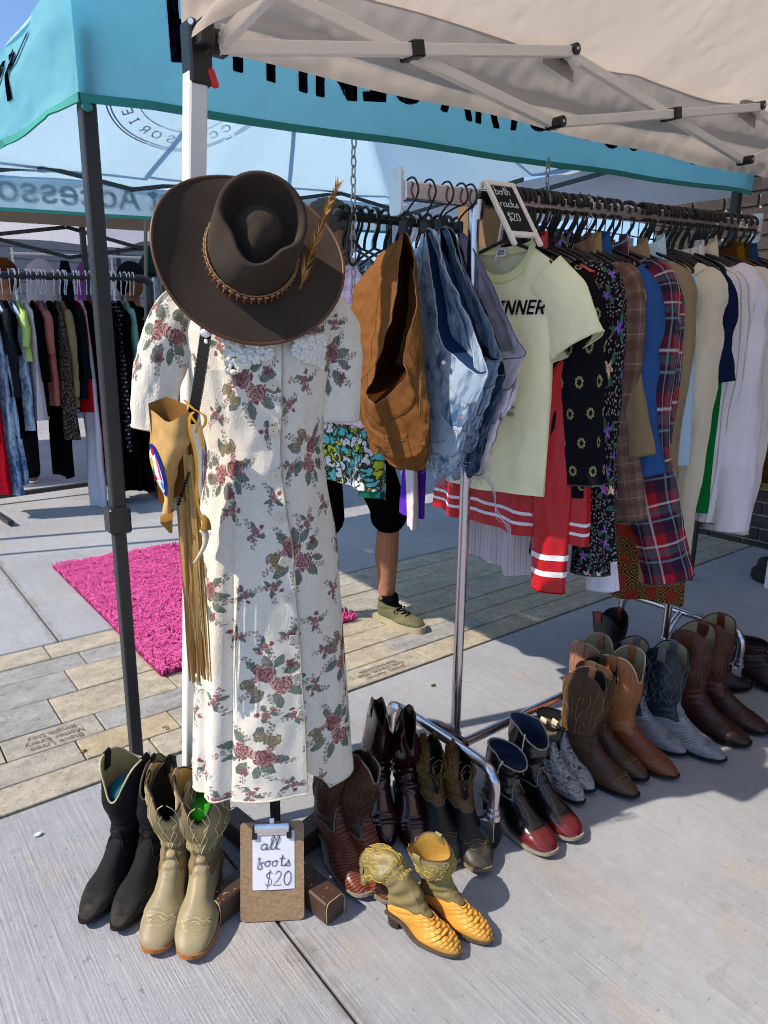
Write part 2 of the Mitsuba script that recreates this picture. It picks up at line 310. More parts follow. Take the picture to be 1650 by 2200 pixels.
for x, z in ((2.0, 2.268), (3.24, 2.336)):
    q = V(x - 0.11, 0, 0)
    put('reinforcing_patch', grid([[[x - 0.075, 1.66, z + 0.055], [x + 0.075, 1.66, z + 0.04]], [[x - 0.085, 1.655, z - 0.045], [x + 0.07, 1.655, z - 0.07]]]), mat('patch_vinyl', two(prin([0.34, 0.32, 0.30], 0.3, 0.6))), tt)
    put('roof_pole_socket', tube([(x + 0.0, Yt - 0.01, z - 0.018), (x + 0.03, Yt - 0.01, z - 0.04)], 0.016, 8), 'white_paint', tt, smooth=40)
put('tie_rope', tube(cr([(0.70, 1.70, 2.20), (0.692, 1.705, 2.16), (0.69, 1.70, 2.12), (0.698, 1.70, 2.105)], 14), 0.004, 6), 'white_paint', tt, smooth=True)

# -- turquoise canopy behind it
bt = thing('canopy_tent', 'turquoise printed canopy tent with black legs behind the rack', 'tent')
put('roof_fabric', roof(0.59, 3.94, 1.96, 4.97, 2.235, 3.15, 0.07, 70, 9), 'canopy_pale', bt, smooth=True)
def wf(s, v):
    v = v + 0 * s
    return np.clip(s * 18, 0, 1) * (0.005 * (1 - abs(np.sin(s * 17 + v * 2.2 + .8 * np.sin(s * 9)))) ** 4 + 0.0035 * (1 - abs(np.sin(s * 29 - v * 1.6))) ** 6) + np.clip(s * 18, 0, 1) * 0.012 * v * np.sin(s * 21 + 1) + 0.012 * nz(np.stack([s * 14, v * 2, 0 * s], -1), 11)
Pf = valance((0.585, 1.95), (3.945, 1.95), 2.235, 1.935, wf, (0, -1), n=150, m=14)
vf = put('valance', grid(Pf), 'canopy_turquoise', bt, smooth=True, label='turquoise front valance with black lettering')
put('hem', hem_of(Pf), 'hem_green', vf, smooth=30)
def wl(s, v): return np.clip(s * 18, 0, 1) * (0.10 * v * np.sin(np.pi * s) + 0.016 * np.sin(7 * v - 12 * s) * (1 - s) + 0.010 * (1 - abs(np.sin(9 * v - 14 * s + np.sin(s * 11)))) ** 3 + 0.006 * (1 - abs(np.sin(5 * v + 23 * s))) ** 5 + 0.015 * nz(np.stack([s * 13, v * 3, 0 * s], -1), 12))
Pl = valance((0.585, 1.95), (0.585, 4.97), 2.245, 1.935, wl, (-1, 0), n=120, m=16)
vl = put('valance', grid(Pl), 'canopy_turquoise', bt, smooth=True, label='turquoise side valance lit by the sun')
put('hem', hem_of(Pl), 'hem_green', vl, smooth=30)
Pb = valance((0.585, 4.96), (3.945, 4.96), 2.34, 2.06, wf, (0, 1), n=100, m=10, rise=0.045)
vb = put('valance', grid(Pb), 'canopy_pale', bt, smooth=True)
put('hem', hem_of(Pb), 'hem_green', vb, smooth=30)
Pr = valance((3.945, 1.95), (3.945, 4.97), 2.41, 2.12, wf, (1, 0), n=60, m=8)
put('valance', grid(Pr), 'canopy_white', bt, smooth=True)
def lettering(text, parent, place, h, w, off, name, bold=True, mname='print_black'):
    """Printed words laid on a wavy strip: place(a, b) is the point at a along the text and b up, off its offset."""
    m = meshkit.text_mesh(text, h, 0.0008, bold); m = trimesh.Trimesh(*trimesh.remesh.subdivide_to_size(m.vertices, m.faces, 0.05), process=False)
    v = np.array(m.vertices); s = w / v[:, 0].max()
    put(name, (place(v[:, 0] * s, v[:, 1]) + off, np.array(m.faces)), mname, parent)
def on_front(a, b):
    s = (a + 0.215) / 3.36; z0 = 2.066 + 0.052 * a + 0.012 * np.sin(a * 9) + b
    X = 0.585 + 3.36 * s; v = np.clip((2.235 + RISE * (X - 0.585) - z0) / 0.30, 0, 1)
    return np.stack([X, 1.95 - wf(s, v) - 0.004, z0], -1)
lettering('ETHNIC ARTS & GOODS', vf, on_front, 0.165, 2.62, 0, 'lettering')
def on_left(a, b):
    Y = 3.9 - a; s = (Y - 1.95) / 3.02; z0 = 2.035 + b
    v = np.clip((2.245 - z0) / 0.31, 0, 1)
    return np.stack([0.585 - wl(s, v) - 0.004, Y, z0 + 0.03 * s], -1)
lettering('JEWELRY', vl, on_left, 0.150, 1.56, 0, 'lettering')
def on_back(a, b):
    X = 2.20 - a; s = np.clip((X - 0.585) / 3.36, 0, 1)
    z0 = 2.125 + 0.045 * (X - 0.585) + b; v = np.clip((2.34 + 0.045 * (X - 0.585) - z0) / 0.28, 0, 1)
    return np.stack([X, 4.964 + wf(s, v), z0], -1)
lettering('pet Accessories', vb, on_back, 0.13, 1.60, 0, 'lettering')
# round emblem printed on the outside of the rear roof slope, read backwards from below
zs = lambda X, Y: 2.235 + RISE * (X - 0.59) + (3.15 - 2.235) * (1 - (Y - 3.465) / 1.505) - 0.07 * np.sin(np.pi * (Y - 3.465) / 1.505) + 0.012
cx, cy = 1.89, 4.20
def ring(r0, r1):
    a = np.linspace(0, 2 * np.pi, 73); P = np.stack([np.stack([cx + r * np.cos(a), cy + 0.85 * r * np.sin(a)], -1) for r in (r0, r1)], 0)
    return grid(np.concatenate([P, zs(P[..., 0], P[..., 1])[..., None]], -1))
em = [ring(0.455, 0.463), ring(0.474, 0.482), ring(0.305, 0.311)]
for k, ch in enumerate('ACCESSORIES'):
    m = meshkit.text_mesh(ch, 0.062, 0.001); v = np.array(m.vertices); v[:, 0] -= v[:, 0].mean()
    a = math.radians(25 + 13.5 * k)
    x, y = -v[:, 0], v[:, 1] + 0.0
    px, py = (0.35 + (0.062 - y)) * math.cos(a) + x * math.sin(a) * 1.0, (0.35 + (0.062 - y)) * math.sin(a) - x * math.cos(a)
    X, Y = cx + px, cy + 0.85 * py
    em.append((np.stack([X, Y, zs(X, Y)], -1), np.array(m.faces)))
m = meshkit.text_mesh("'rsathi", 0.085, 0.001); v = np.array(m.vertices); X, Y = cx + 0.19 - v[:, 0], cy + 0.12 - 0.85 * v[:, 1]
em.append((np.stack([X, Y, zs(X, Y)], -1), np.array(m.faces)))
put('emblem', cat(em), mat('print_grey', diff([0.12, 0.11, 0.16])), bt, label='round printed emblem seen through the roof fabric')
l1 = put('leg', beam((0.604, 1.979, 0.86), (0.612, 1.982, 2.10), 0.039, 0.039, 0.004, up=(1, 0, 0)), 'black_metal', bt, smooth=30)
put('lower_leg', beam((0.597, 1.976, 0.0), (0.600, 1.975, 0.9), 0.034, 0.034, 0.003, up=(1, 0, 0)), 'black_metal', l1, smooth=30)
put('leg_slider', cbox(0.06, 0.06, 0.075, 0.006, (0.600, 1.975, 0.88)), 'black_plastic', l1, smooth=30)
put('foot_plate', cbox(0.085, 0.06, 0.006, 0.001, (0.585, 1.985, 0.004)), 'black_metal', l1)
put('fabric_tie', trimesh.creation.icosphere(2, 0.011).apply_scale([1.3, .7, 1]).apply_translation([0.603, 1.953, 1.925]), 'hem_green', bt, smooth=True)
for x, y, z in ((3.88, 1.99, 2.32), (0.63, 4.9, 2.2), (3.88, 4.9, 2.35)):
    l2 = put('leg', beam((x, y, 0.86), (x, y, z), 0.042, 0.042, 0.004, up=(1, 0, 0)), 'black_metal', bt, smooth=30)
    put('lower_leg', beam((x, y, 0), (x, y, 0.9), 0.032, 0.032, 0.003, up=(1, 0, 0)), 'black_metal', l2, smooth=30)
TB = mat('truss_black', prin([0.018, 0.03, 0.03], 0.4))
for k in range(3):
    xa, xb = 0.66 + 1.08 * k, 0.66 + 1.08 * (k + 1)
    r = lambda x: 0.05 * (x - 0.66)
    scissor(bt, ((xa, 4.88, 2.22 + r(xa)), (xa, 4.88, 2.40 + r(xa))), ((xb, 4.88, 2.22 + r(xb)), (xb, 4.88, 2.40 + r(xb))), TB, 0.016, 0.026, dn=(0, 0.012, 0))
for x in (0.64, 3.88):
    for k in range(2):
        ya, yb = 2.02 + 1.43 * k, 2.02 + 1.43 * (k + 1); z = 0.055 * (x - 0.6)
        scissor(bt, ((x, ya, 2.08 + z), (x, ya, 2.22 + z)), ((x, yb, 2.12 + z), (x, yb, 2.30 + z)), TB, 0.016, 0.026, dn=(0.012, 0, 0))
for a, b in (((1.74, 4.88, 2.45), (2.26, 3.46, 3.02)), ((2.82, 4.88, 2.50), (2.26, 3.46, 3.02)), ((0.64, 3.45, 2.24), (2.26, 3.46, 2.98)), ((3.88, 3.45, 2.5), (2.26, 3.46, 2.98)), ((2.26, 2.02, 2.3), (2.26, 3.46, 2.98))):
    put('roof_bar', beam(a, b, 0.016, 0.026), TB, bt, smooth=30)
put('centre_post', tube([(2.26, 3.46, 2.62), (2.26, 3.46, 3.1)], 0.022, 10), TB, bt, smooth=40)

# -- white and brown canopy further off on the left
ft = thing('canopy_tent', 'distant canopy tent with white roof and brown valance at far left', 'tent')
put('roof_fabric', roof(-0.9, 3.6, 7.6, 10.6, 2.52, 3.4, 0.06, 30, 5, rise=0.0), 'canopy_white', ft, smooth=True)
Pv = valance((-0.9, 7.6), (3.6, 7.6), 2.50, 2.27, wf, (0, -1), n=90, m=8, rise=0.03)
put('valance', grid(Pv), 'canopy_brown', ft, smooth=True, label='brown valance hanging from the white roof')
for x, y in ((-0.85, 7.66), (2.22, 7.66), (3.5, 7.66), (-0.8, 10.5), (3.5, 10.5)):
    put('leg', beam((x, y, 0), (x, y, 2.5), 0.05, 0.05, 0.004, up=(1, 0, 0)), 'black_metal', ft, smooth=30)
for k in range(3):
    xa, xb = -0.82 + 1.45 * k, -0.82 + 1.45 * (k + 1)
    scissor(ft, ((xa, 7.7, 2.08), (xa, 7.7, 2.36)), ((xb, 7.7, 2.08), (xb, 7.7, 2.36)), 'black_metal', 0.02, 0.035, dn=(0, 0.012, 0))
nt = thing('canopy_tent', 'white canopy tent seen past the brown valance behind the far rack', 'tent')
put('roof_fabric', roof(0.2, 4.6, 5.35, 7.45, 2.60, 3.2, 0.05, 24, 6, rise=0.0), 'canopy_white', nt, smooth=True)
for x, y in ((0.3, 5.4), (4.5, 5.4), (0.3, 7.4), (4.5, 7.4)):
    put('leg', beam((x, y, 0), (x, y, 2.6), 0.045, 0.045, 0.004, up=(1, 0, 0)), 'white_paint', nt, smooth=30)
sw = thing('far_building', 'long low building with horizontal grey siding beyond the far tents', 'building')
put('wall', cbox(24, 0.3, 2.9, 0, (5.5, 13.0, 1.45)), mat('siding_shade', diff([0.20, 0.19, 0.19])), sw)
for k in range(16):
    put('siding_board', cbox(24, 0.03, 0.165, 0.01, (5.5, 12.84, 0.1 + 0.175 * k)), mat('siding', diff([0.26, 0.25, 0.25])), sw)
cb = thing('overhead_cable', 'dark overhead cable crossing the sky at top left', 'cable')
scene[cb] = mikit.ply(tube(cr([(-19.4, 26.0, 2.9), (2.0, 20, 12.15), (30, 12, 25.0)], 30), 0.05, 6), 'black_metal', smooth=True)
cb2 = thing('overhead_cable', 'thin vertical cable against the sky at top left', 'cable')
scene[cb2] = mikit.ply(tube([(0.3, 20.6, 11.4), (0.3, 20.6, 30)], 0.02, 6), 'black_metal', smooth=True)

# ---------------------------------------------------------------- cowboy boots
def pch(xs, ys, t):
    from scipy.interpolate import PchipInterpolator
    return PchipInterpolator(xs, ys)(t)
class Boot:
    """A boot as a surface P(s, th): s runs from the shaft's top (0) to the toe (1); th = 0 front, pi back. Heel at the origin, toe towards +y."""
    def __init__(b, L=0.295, H=0.34, heel=0.042, top=0.150, calf=1.0, toe='point', slouch=0.0, squash=1.0, lean=(0, 0), seed=0, dipf=0.07, dipb=0.055, wrinkle=0.004, instep=1.0, flat=0.0):
        b.L, b.H, b.heel, b.dipf, b.dipb, b.seed, b.lean, b.wrinkle, b.slouch, b.squash, b.flat = L, H, heel, dipf, dipb, seed, lean, wrinkle, slouch, squash, flat
        k = L / 0.30; hz = heel - 0.042
        b.s = [0, .15, .30, .42, .50, .58, .68, .78, .88, .955, 1.0]
        f0 = 0.135 + (top - 0.15)
        b.Fy = [f0 + .008, f0 + .006, f0, .128 * k, .142 * k, .172 * k, .203 * k, .236 * k, .268 * k, .290 * k, .302 * k]
        b.Fz = [H, H - (H - .165) * .36, H - (H - .165) * .72, .165 + hz, .130 * instep + hz, .103 * instep + hz * .8, .084 + hz * .6, .066 + hz * .3, .051, .038, .024]
        b.By = [.142 - top, .140 - top * .97, .006, .013, .004, .004, .075 * k, .150 * k, .226 * k, .280 * k, .302 * k]
        b.Bz = [H, H - (H - .15) * .36, H - (H - .15) * .72, .150 + hz, .100 + hz, heel + .006, .036 + hz * .8, .010, .009, .015, .021]
        w0 = .058 * calf
        tip = {'point': (.044, .036, .0185), 'round': (.048, .043, .028), 'snip': (.045, .039, .024)}[toe]
        b.w = [w0, w0 * 1.05, w0 * .98, .043, .037, .0345, .034, tip[0], tip[1], tip[2], .003]
        b.grid_s = np.linspace(0, 1, 200)
        b.F = np.stack([pch(b.s, b.Fy, b.grid_s), pch(b.s, b.Fz, b.grid_s)], 1)
        b.B = np.stack([pch(b.s, b.By, b.grid_s), pch(b.s, b.Bz, b.grid_s)], 1)
        b.W = pch(b.s, b.w, b.grid_s)
        t0, ex, pw = {'point': (.79, 1.45, .62), 'round': (.82, 2.0, .55), 'snip': (.80, 1.8, .58)}[toe]
        w1 = np.interp(t0, b.grid_s, b.W); tw = np.maximum(0, 1 - np.clip((b.grid_s - t0) / (1 - t0), 0, 1) ** ex) ** pw
        b.W = np.where(b.grid_s > t0, np.maximum(w1 * tw, .002), b.W)
    def P(b, s, th, off=0.0):
        s, th = np.broadcast_arrays(np.asarray(s, float), np.asarray(th, float))
        ip = lambda a: np.interp(s, b.grid_s, a)
        Fy, Fz, By, Bz, W = ip(b.F[:, 0]), ip(b.F[:, 1]), ip(b.B[:, 0]), ip(b.B[:, 1]), ip(b.W)
        c, sn = np.cos(th), np.sin(th)
        pw = np.where(s > .5, np.clip(.72 + (s - .5) * -.1, .6, 1), 1.0)
        shaft = np.clip((.46 - s) / .2, 0, 1)
        wq = W * (1 - (1 - b.squash) * shaft * np.clip((.46 - s) / .46, 0, 1))
        x = wq * np.sign(sn) * abs(sn) ** pw
        y = (Fy + By) / 2 + (Fy - By) / 2 * c; z = (Fz + Bz) / 2 + (Fz - Bz) / 2 * c
        r = np.stack([x, y, z], -1)
        ctr = np.stack([0 * x, (Fy + By) / 2, (Fz + Bz) / 2], -1)
        d = r - ctr; ln = np.linalg.norm(d, axis=-1, keepdims=True) + 1e-9; d = d / ln
        # creases round the ankle and soft dents in the shaft
        an = np.exp(-((s - .47) / .075) ** 2) * np.clip(1 - np.exp(-((np.pi - abs(th)) / .5) ** 2), 0, 1)
        q = np.stack([np.sin(th) * .8, 0 * s, s * 42], -1)
        cre = an * nz(q, b.seed) * 2.6 * b.wrinkle
        dent = shaft * nz(np.stack([np.sin(th) * 1.3, np.cos(th) * 1.3, s * 7], -1), b.seed + 3) * 3.2 * b.wrinkle
        ball = np.exp(-((s - .80) / .05) ** 2) * np.clip(c, 0, 1) * nz(np.stack([np.sin(th) * .6, 0 * s, s * 60], -1), b.seed + 5) * b.wrinkle
        r = r + d * (cre + dent + ball + off)[..., None]
        h = np.clip((r[..., 2] - .13) / max(b.H - .13, .05), 0, 1.3)
        r[..., 0] += b.lean[0] * h ** 1.5; r[..., 1] += b.lean[1] * h ** 1.5
        if b.slouch:
            a = b.slouch * np.clip((r[..., 2] - .11) / .10, 0, 1.6)
            pz, py = .115, .03
            yy, zz = r[..., 1] - py, r[..., 2] - pz
            m = r[..., 2] > .11
            r[..., 1] = np.where(m, py + yy * np.cos(a) - zz * np.sin(a), r[..., 1]); r[..., 2] = np.where(m, pz + yy * np.sin(a) + zz * np.cos(a), r[..., 2])
        return r
    def s0(b, th):
        a = abs((th + np.pi) % (2 * np.pi) - np.pi)
        dip = b.dipf * np.exp(-(a / .62) ** 2 * 1.0) + b.dipb * np.exp(-((np.pi - a) / .8) ** 2) + .004
        if b.flat: dip = .004 + b.flat * np.cos(a)
        return .42 * dip / (b.H - .15)
    def sb(b, th, tongue=.075, counter=.06):
        a = abs((th + np.pi) % (2 * np.pi) - np.pi)
        return .525 - tongue * np.exp(-(a / .42) ** 4) + .03 * np.exp(-((a - .75) / .3) ** 2) - counter * np.exp(-((np.pi - a) / .75) ** 4)
def stitch(b, curves, r=0.0011, mirror=True):
    """Curves in (across, down) of the front panel; across in radians from its middle, down in s."""
    ms = []
    for cv in curves:
        c = cr(np.array(cv, float), 5 * len(cv))
        for sg in ((1, -1) if mirror else (1,)):
            for th0 in (0.0, np.pi):
                ms.append(tube(b.P(c[:, 1], th0 + sg * c[:, 0], 0.0008), r, 4))
    return cat(ms)
FLAME = [[(.06, .12), (.30, .16), (.42, .24), (.20, .30), (.34, .36), (.12, .42), (0, .46)], [(.55, .10), (.85, .20), (.62, .28), (.80, .36), (.45, .44)], [(.16, .20), (.34, .27), (.08, .37), (0, .40)],
         [(1.40, .10), (1.05, .17), (1.32, .22), (.98, .27), (1.28, .31), (.95, .37), (.70, .43)], [(1.50, .17), (1.22, .20), (1.46, .25), (1.16, .29), (1.44, .34), (1.10, .40), (.84, .45)], [(1.18, .08), (.92, .12), (1.10, .18)], [(1.52, .30), (1.36, .36), (1.5, .42)]]
def spiral(a, b, r, turns=1.6, ph=0.0): return [(a + r * (1 - t) * math.cos(turns * 6.28 * t + ph), b + r * .22 * (1 - t) * math.sin(turns * 6.28 * t + ph)) for t in np.linspace(0, .85, 9)]
SWIRL = [spiral(.35, .10, .25), spiral(.95, .11, .28, 1.5, 2), spiral(.55, .21, .26, 1.6, 1), spiral(1.20, .22, .28, 1.5, 3), spiral(.28, .31, .24, 1.5, 4), spiral(.85, .32, .28, 1.6, .5), spiral(1.35, .36, .24, 1.5, 2.5), spiral(.55, .40, .22, 1.4, 5),
         [(1.45, .07), (1.25, .15), (1.48, .22), (1.30, .29), (1.5, .36)], [(.08, .15), (.25, .24), (.06, .36), (.2, .43)]]
TREE = [[(0, .10), (.02, .20), (.10, .26), (.30, .28), (.34, .35), (.1, .37), (0, .33)], [(.05, .18), (.28, .13), (.33, .08)], [(.12, .38), (.38, .42), (.42, .47)], [(.62, .08), (.75, .20), (.58, .30), (.72, .42)], [(1.3, .42), (1.28, .32), (1.18, .26), (.98, .24), (.90, .18), (1.0, .12)], [(1.28, .34), (1.45, .27), (1.42, .18), (1.25, .15), (1.2, .20)], [(1.0, .44), (1.1, .38), (.95, .33), (.85, .36)], [(1.35, .10), (1.5, .06)]]
def boot(label, x, y, dirx, diry, shaft, vamp, mat_s='leather', mat_v=None, lining='#b59a63', sole='#1c1512', edge=None, heelc=None, stitchc=None, curves=FLAME, group=None, insert=None, pull=True, parts=None, vdisp=None, wear=.25, zip_=False, vname=None, tongue=.075, counter=.06, toecap=None, scale=1.0, straps='pull_strap', piping=None, **kw):
    """x, y: where the toe's tip stands; dirx, diry: the way it points."""
    b = Boot(**kw); k = thing('cowboy_boot', label, 'boot', group)
    d = np.hypot(dirx, diry); ang = math.atan2(diry / d, dirx / d) - math.pi / 2
    M = frame(x - dirx / d * b.L * scale, y - diry / d * b.L * scale, 0.0, ang) @ np.diag([scale, scale, scale, 1.0])
    put_ = lambda nm, m, mt, c, parent=k, sm=True, seed=0, amt=.18, lab=None: put(nm, move(m, M), mt, parent, smooth=sm, color=c if isinstance(c, np.ndarray) and c.ndim == 2 else vcol(m[0], c, amt, 30, b.seed + seed), label=lab)
    th = np.linspace(-np.pi, np.pi, 73)[:-1]
    # shaft
    t = np.linspace(0, 1, 70)[:, None]; s0, s1 = b.s0(th)[None], b.sb(th, tongue, counter)[None] + .006
    S = s0 + (s1 - s0) * t; A = np.broadcast_to(th[None], S.shape)
    m = grid(b.P(S, A), wrap=True)
    col = vcol(m[0], shaft, .22, 26, b.seed)
    sh = put_('shaft', m, mat_s, col)
    # lining seen inside, and the bound top edge
    Si = s0 + (.40 - s0) * np.linspace(0, 1, 24)[:, None]
    Pi = b.P(Si, np.broadcast_to(th[None], Si.shape), -0.0035)
    Pi = np.concatenate([Pi, np.broadcast_to(Pi[-1].mean(0), Pi[-1:].shape)], 0)
    put_('lining', grid(Pi, wrap=True, flip=True), 'matte', lining, sh, amt=.12)
    e = b.P(b.s0(th), th, -0.0015); e2 = np.vstack([e])
    put_('top_binding', tube(e2, 0.0026, 6, closed=True), 'leather', piping or edge or shaft, sh)
    # foot
    tv = np.linspace(0, 1, 100)[:, None]; S = b.sb(th, tongue, counter)[None] + (1 - b.sb(th, tongue, counter)[None]) * tv; A = np.broadcast_to(th[None], S.shape)
    off = 0.0014 + (vdisp(S, A) if vdisp else 0)
    m = grid(b.P(S, A, off), wrap=True)
    c = vcol(m[0], vamp, .20, 22, b.seed + 9)
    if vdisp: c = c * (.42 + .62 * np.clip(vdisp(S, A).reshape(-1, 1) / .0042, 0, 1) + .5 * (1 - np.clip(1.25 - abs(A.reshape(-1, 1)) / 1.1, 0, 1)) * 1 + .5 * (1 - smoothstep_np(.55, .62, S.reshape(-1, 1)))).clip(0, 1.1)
    sc = smoothstep_np(.70, .98, S.reshape(-1)) * wear * np.clip(.5 + 2 * fb(m[0] * 60, 3, b.seed), 0, 1.4)
    c = c * (1 - sc[:, None]) + (lin(vamp)[None] * .5 + lin(toecap or '#8a8074')[None] * .5) * sc[:, None]
    if toecap: w = smoothstep_np(.80, .83, S.reshape(-1) + .01 * np.cos(A.reshape(-1)))[:, None]; c = c * (1 - w) + vcol(m[0], toecap, .2, 30, 3) * w
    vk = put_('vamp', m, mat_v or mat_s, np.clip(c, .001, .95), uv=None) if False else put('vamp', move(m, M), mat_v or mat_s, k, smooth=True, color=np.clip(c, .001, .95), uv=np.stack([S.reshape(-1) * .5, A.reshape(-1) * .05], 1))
    # seam where shaft meets foot
    put_('seam_edge', tube(b.P(b.sb(th, tongue, counter), th, .0016), .0013, 4, closed=True), 'leather', edge or vamp, vk)
    # sole and heel
    sl = np.linspace(.60, 1.0, 40); By = np.interp(sl, b.grid_s, b.B[:, 0]); Bz = np.interp(sl, b.grid_s, b.B[:, 1]); W = np.interp(sl, b.grid_s, b.W) * .96 + .0045
    W[-1] = .004; By = By + np.linspace(0, .005, 40)
    Wl = np.where(sl < .70, W * .95, W)
    sec = np.stack([np.stack([-Wl, By, Bz + .009], -1), np.stack([Wl, By, Bz + .009], -1), np.stack([Wl, By, Bz - .001], -1), np.stack([-Wl, By, Bz - .001], -1)], 1)
    put_('sole', cat(grid(sec, wrap=True), (sec[-1], np.array([[0, 1, 2], [0, 2, 3]]))), 'matte', edge or sole, sm=35 if False else False)
    hs = []
    for q, z in ((1.0, b.heel + .012), (.97, b.heel), (.92, b.heel * .5), (.90, 0.0)):
        a = np.linspace(-np.pi / 2 - .0, np.pi / 2, 15); arc = np.stack([.034 * q * np.sin(a), .033 - .036 * q * np.cos(a) + (1 - q) * .05], 1)
        front = np.array([[.031 * q, .066 - .10 * (1 - q)], [-.031 * q, .066 - .10 * (1 - q)]])
        o = np.vstack([arc, front]); hs.append(np.concatenate([o, np.full((len(o), 1), z)], 1))
    hs = np.array(hs); n = hs.shape[1]
    put_('heel', cat(grid(hs, wrap=True, flip=True), (hs[-1], np.array([[0, i + 1, i] for i in range(1, n - 1)]))), 'matte', heelc or sole, sm=False)
    if pull:
        for sg in (1, -1):
            q = []
            for du in (-.011, .011):
                base = b.P(np.array([.10, .06, .02]) , sg * (np.pi / 2) + du / .06 * np.ones(3), .003)
                inn = b.P(np.array([.02, .06, .12]), sg * (np.pi / 2) + du / .06 * np.ones(3), -.007)
                tp = (base[-1] + inn[0]) / 2 + V(0, 0, .009)
                q.append(cr(np.vstack([base, tp, inn]), 22))
            q = np.array(q).transpose(1, 0, 2); nrm = np.cross(np.gradient(q[:, 0], axis=0), q[:, 1] - q[:, 0]); nrm /= np.linalg.norm(nrm, axis=1, keepdims=True); nrm *= .0013
            put_(straps, grid(np.stack([q[:, 0] + nrm, q[:, 1] + nrm, q[:, 1] - nrm, q[:, 0] - nrm], 1), wrap=True), mat_s, shaft if pull is True else pull, sh, seed=4)
    if stitchc:
        scene_k = put_('stitching', stitch(b, curves, .0010), 'matte', stitchc, sh, amt=.05); tag(scene_k, kind='stuff')
        st = [[(0, .80), (.25, .825), (.5, .80), (.75, .815)], [(0, .775), (.3, .80), (.6, .785)], [(.1, .86), (.35, .84)]]
        put_('toe_stitching', cat([tube(b.P(cr(np.array(c), 20)[:, 1], sg * cr(np.array(c), 20)[:, 0], .0022), .0009, 4) for c in st for sg in (1, -1)]), 'matte', stitchc, vk, amt=.05); tag(vk + '__toe_stitching', kind='stuff')
    if insert:
        put_('insert', move(trimesh.creation.icosphere(3, 1.0).apply_scale([.042, .05, .03]), frame(0, .07, b.H - .10)), 'matte', insert, sh, lab='bright stuffing inside the shaft')
    if zip_:
        zt = np.linspace(.03, .5, 40); put_('zip', tube(b.P(zt, np.full(40, 1.25), .001), .0022, 5), 'steel', '#888888', sh)
    return k, b, M
def smoothstep_np(a, b, x):
    t = np.clip((x - a) / (b - a), 0, 1); return t * t * (3 - 2 * t)
def liz(col, per, dark):
    c = lin(col)
    def f(p, n, uv, c=c):
        w = dr.sin(6.2832 * uv.x / per + 2.0 * dr.sin(uv.y * 70 + uv.x * 30)); t = smoothstep(-0.75, -0.2, w)
        return mi.Color3f(*[float(x) for x in c]) * (dark + (1 - dark) * t) * (0.8 + 0.4 * n2(uv.x * 60, uv.y * 60))
    def h(p, n, uv):
        w = dr.sin(6.2832 * uv.x / per + 2.0 * dr.sin(uv.y * 70 + uv.x * 30)); return smoothstep(-0.8, 0.1, w) * 0.0012
    return two(bump(prin(proc(f), 0.30, 0.5), h, 1.0, 5e-4))
mat('lizard_brown', liz('#7d402c', 0.0105, 0.45))
mat('lizard_grey', liz('#8d9097', 0.0095, 0.55))
def snake(p, n, uv):
    a, b_, c = voronoi(uv.x * 190, uv.y * 190)
    cell = smoothstep(0.02, 0.28, b_ - a)
    big = f2(uv.x * 34, uv.y * 34, 5, 3); band = smoothstep(0.45, 0.50, big) * (1 - smoothstep(0.53, 0.58, big))
    return mix((0.03, 0.03, 0.035), (0.46, 0.46, 0.48), cell * (1 - 0.93 * band) * (0.7 + 0.3 * c))
mat('snakeskin', two(prin(proc(snake), 0.35, 0.5)))
def croc(S, A):
    u, v = (S - .56) / .040, A / .50
    iu = np.floor(u); vv = v + .5 * (iu % 2); fu, fv = u - iu - .5, vv - np.floor(vv) - .5
    bmp = np.clip(1 - (2 * abs(fu)) ** 4, 0, 1) * np.clip(1 - (2 * abs(fv)) ** 4, 0, 1) * (1 - .5 * fu)
    return bmp * .0062 * np.clip(1.25 - abs(A) / 1.1, 0, 1) * smoothstep_np(.55, .62, S) * (1 - .45 * smoothstep_np(.85, 1.0, S))
G2 = 'pair of '
BL, TN = '#121113', '#9a8259'
boot('black suede cowboy boot, leftmost in the front row, with cream lining', .308, 1.535, -.72, -.62, '#0c0b0d', '#1a1a1c', 'suede', lining='#8c8562', sole='#3a2a20', edge='#201a16', insert='#0d5a66', seed=1, H=.335, L=.285, dipf=.10, wear=.35, piping='#b5aa88', lean=(0, -.01))
boot('black suede cowboy boot between the other black boot and the tan pair', .362, 1.468, -.72, -.62, '#0b0a0c', '#19191b', 'suede', lining='#8c8562', sole='#3a2a20', edge='#201a16', seed=2, H=.325, L=.285, squash=.35, wear=.35, piping='#4a453c', lean=(0, -.03))
for i, (x, y, a, b_, ins, lb) in enumerate(((.408, 1.353, -.62, -.80, None, 'tan leather cowboy boot with pale stitching, left one of the tan pair'), (.470, 1.286, -.56, -.83, '#2fae1e', 'tan leather cowboy boot with bright green stuffing in its top, beside the clipboard'))):
    boot(lb, x, y, a, b_, '#7b6d4e', '#8f8363', 'leather', lining='#b39a60', sole='#8a5a30', edge='#a06a38', heelc='#5a3a20', stitchc='#c9b98c', insert=ins, seed=10 + i, H=.345, L=.300, toe='round', wear=.3, wrinkle=.0065, piping='#2a1a14', dipf=.11, calf=1.05)

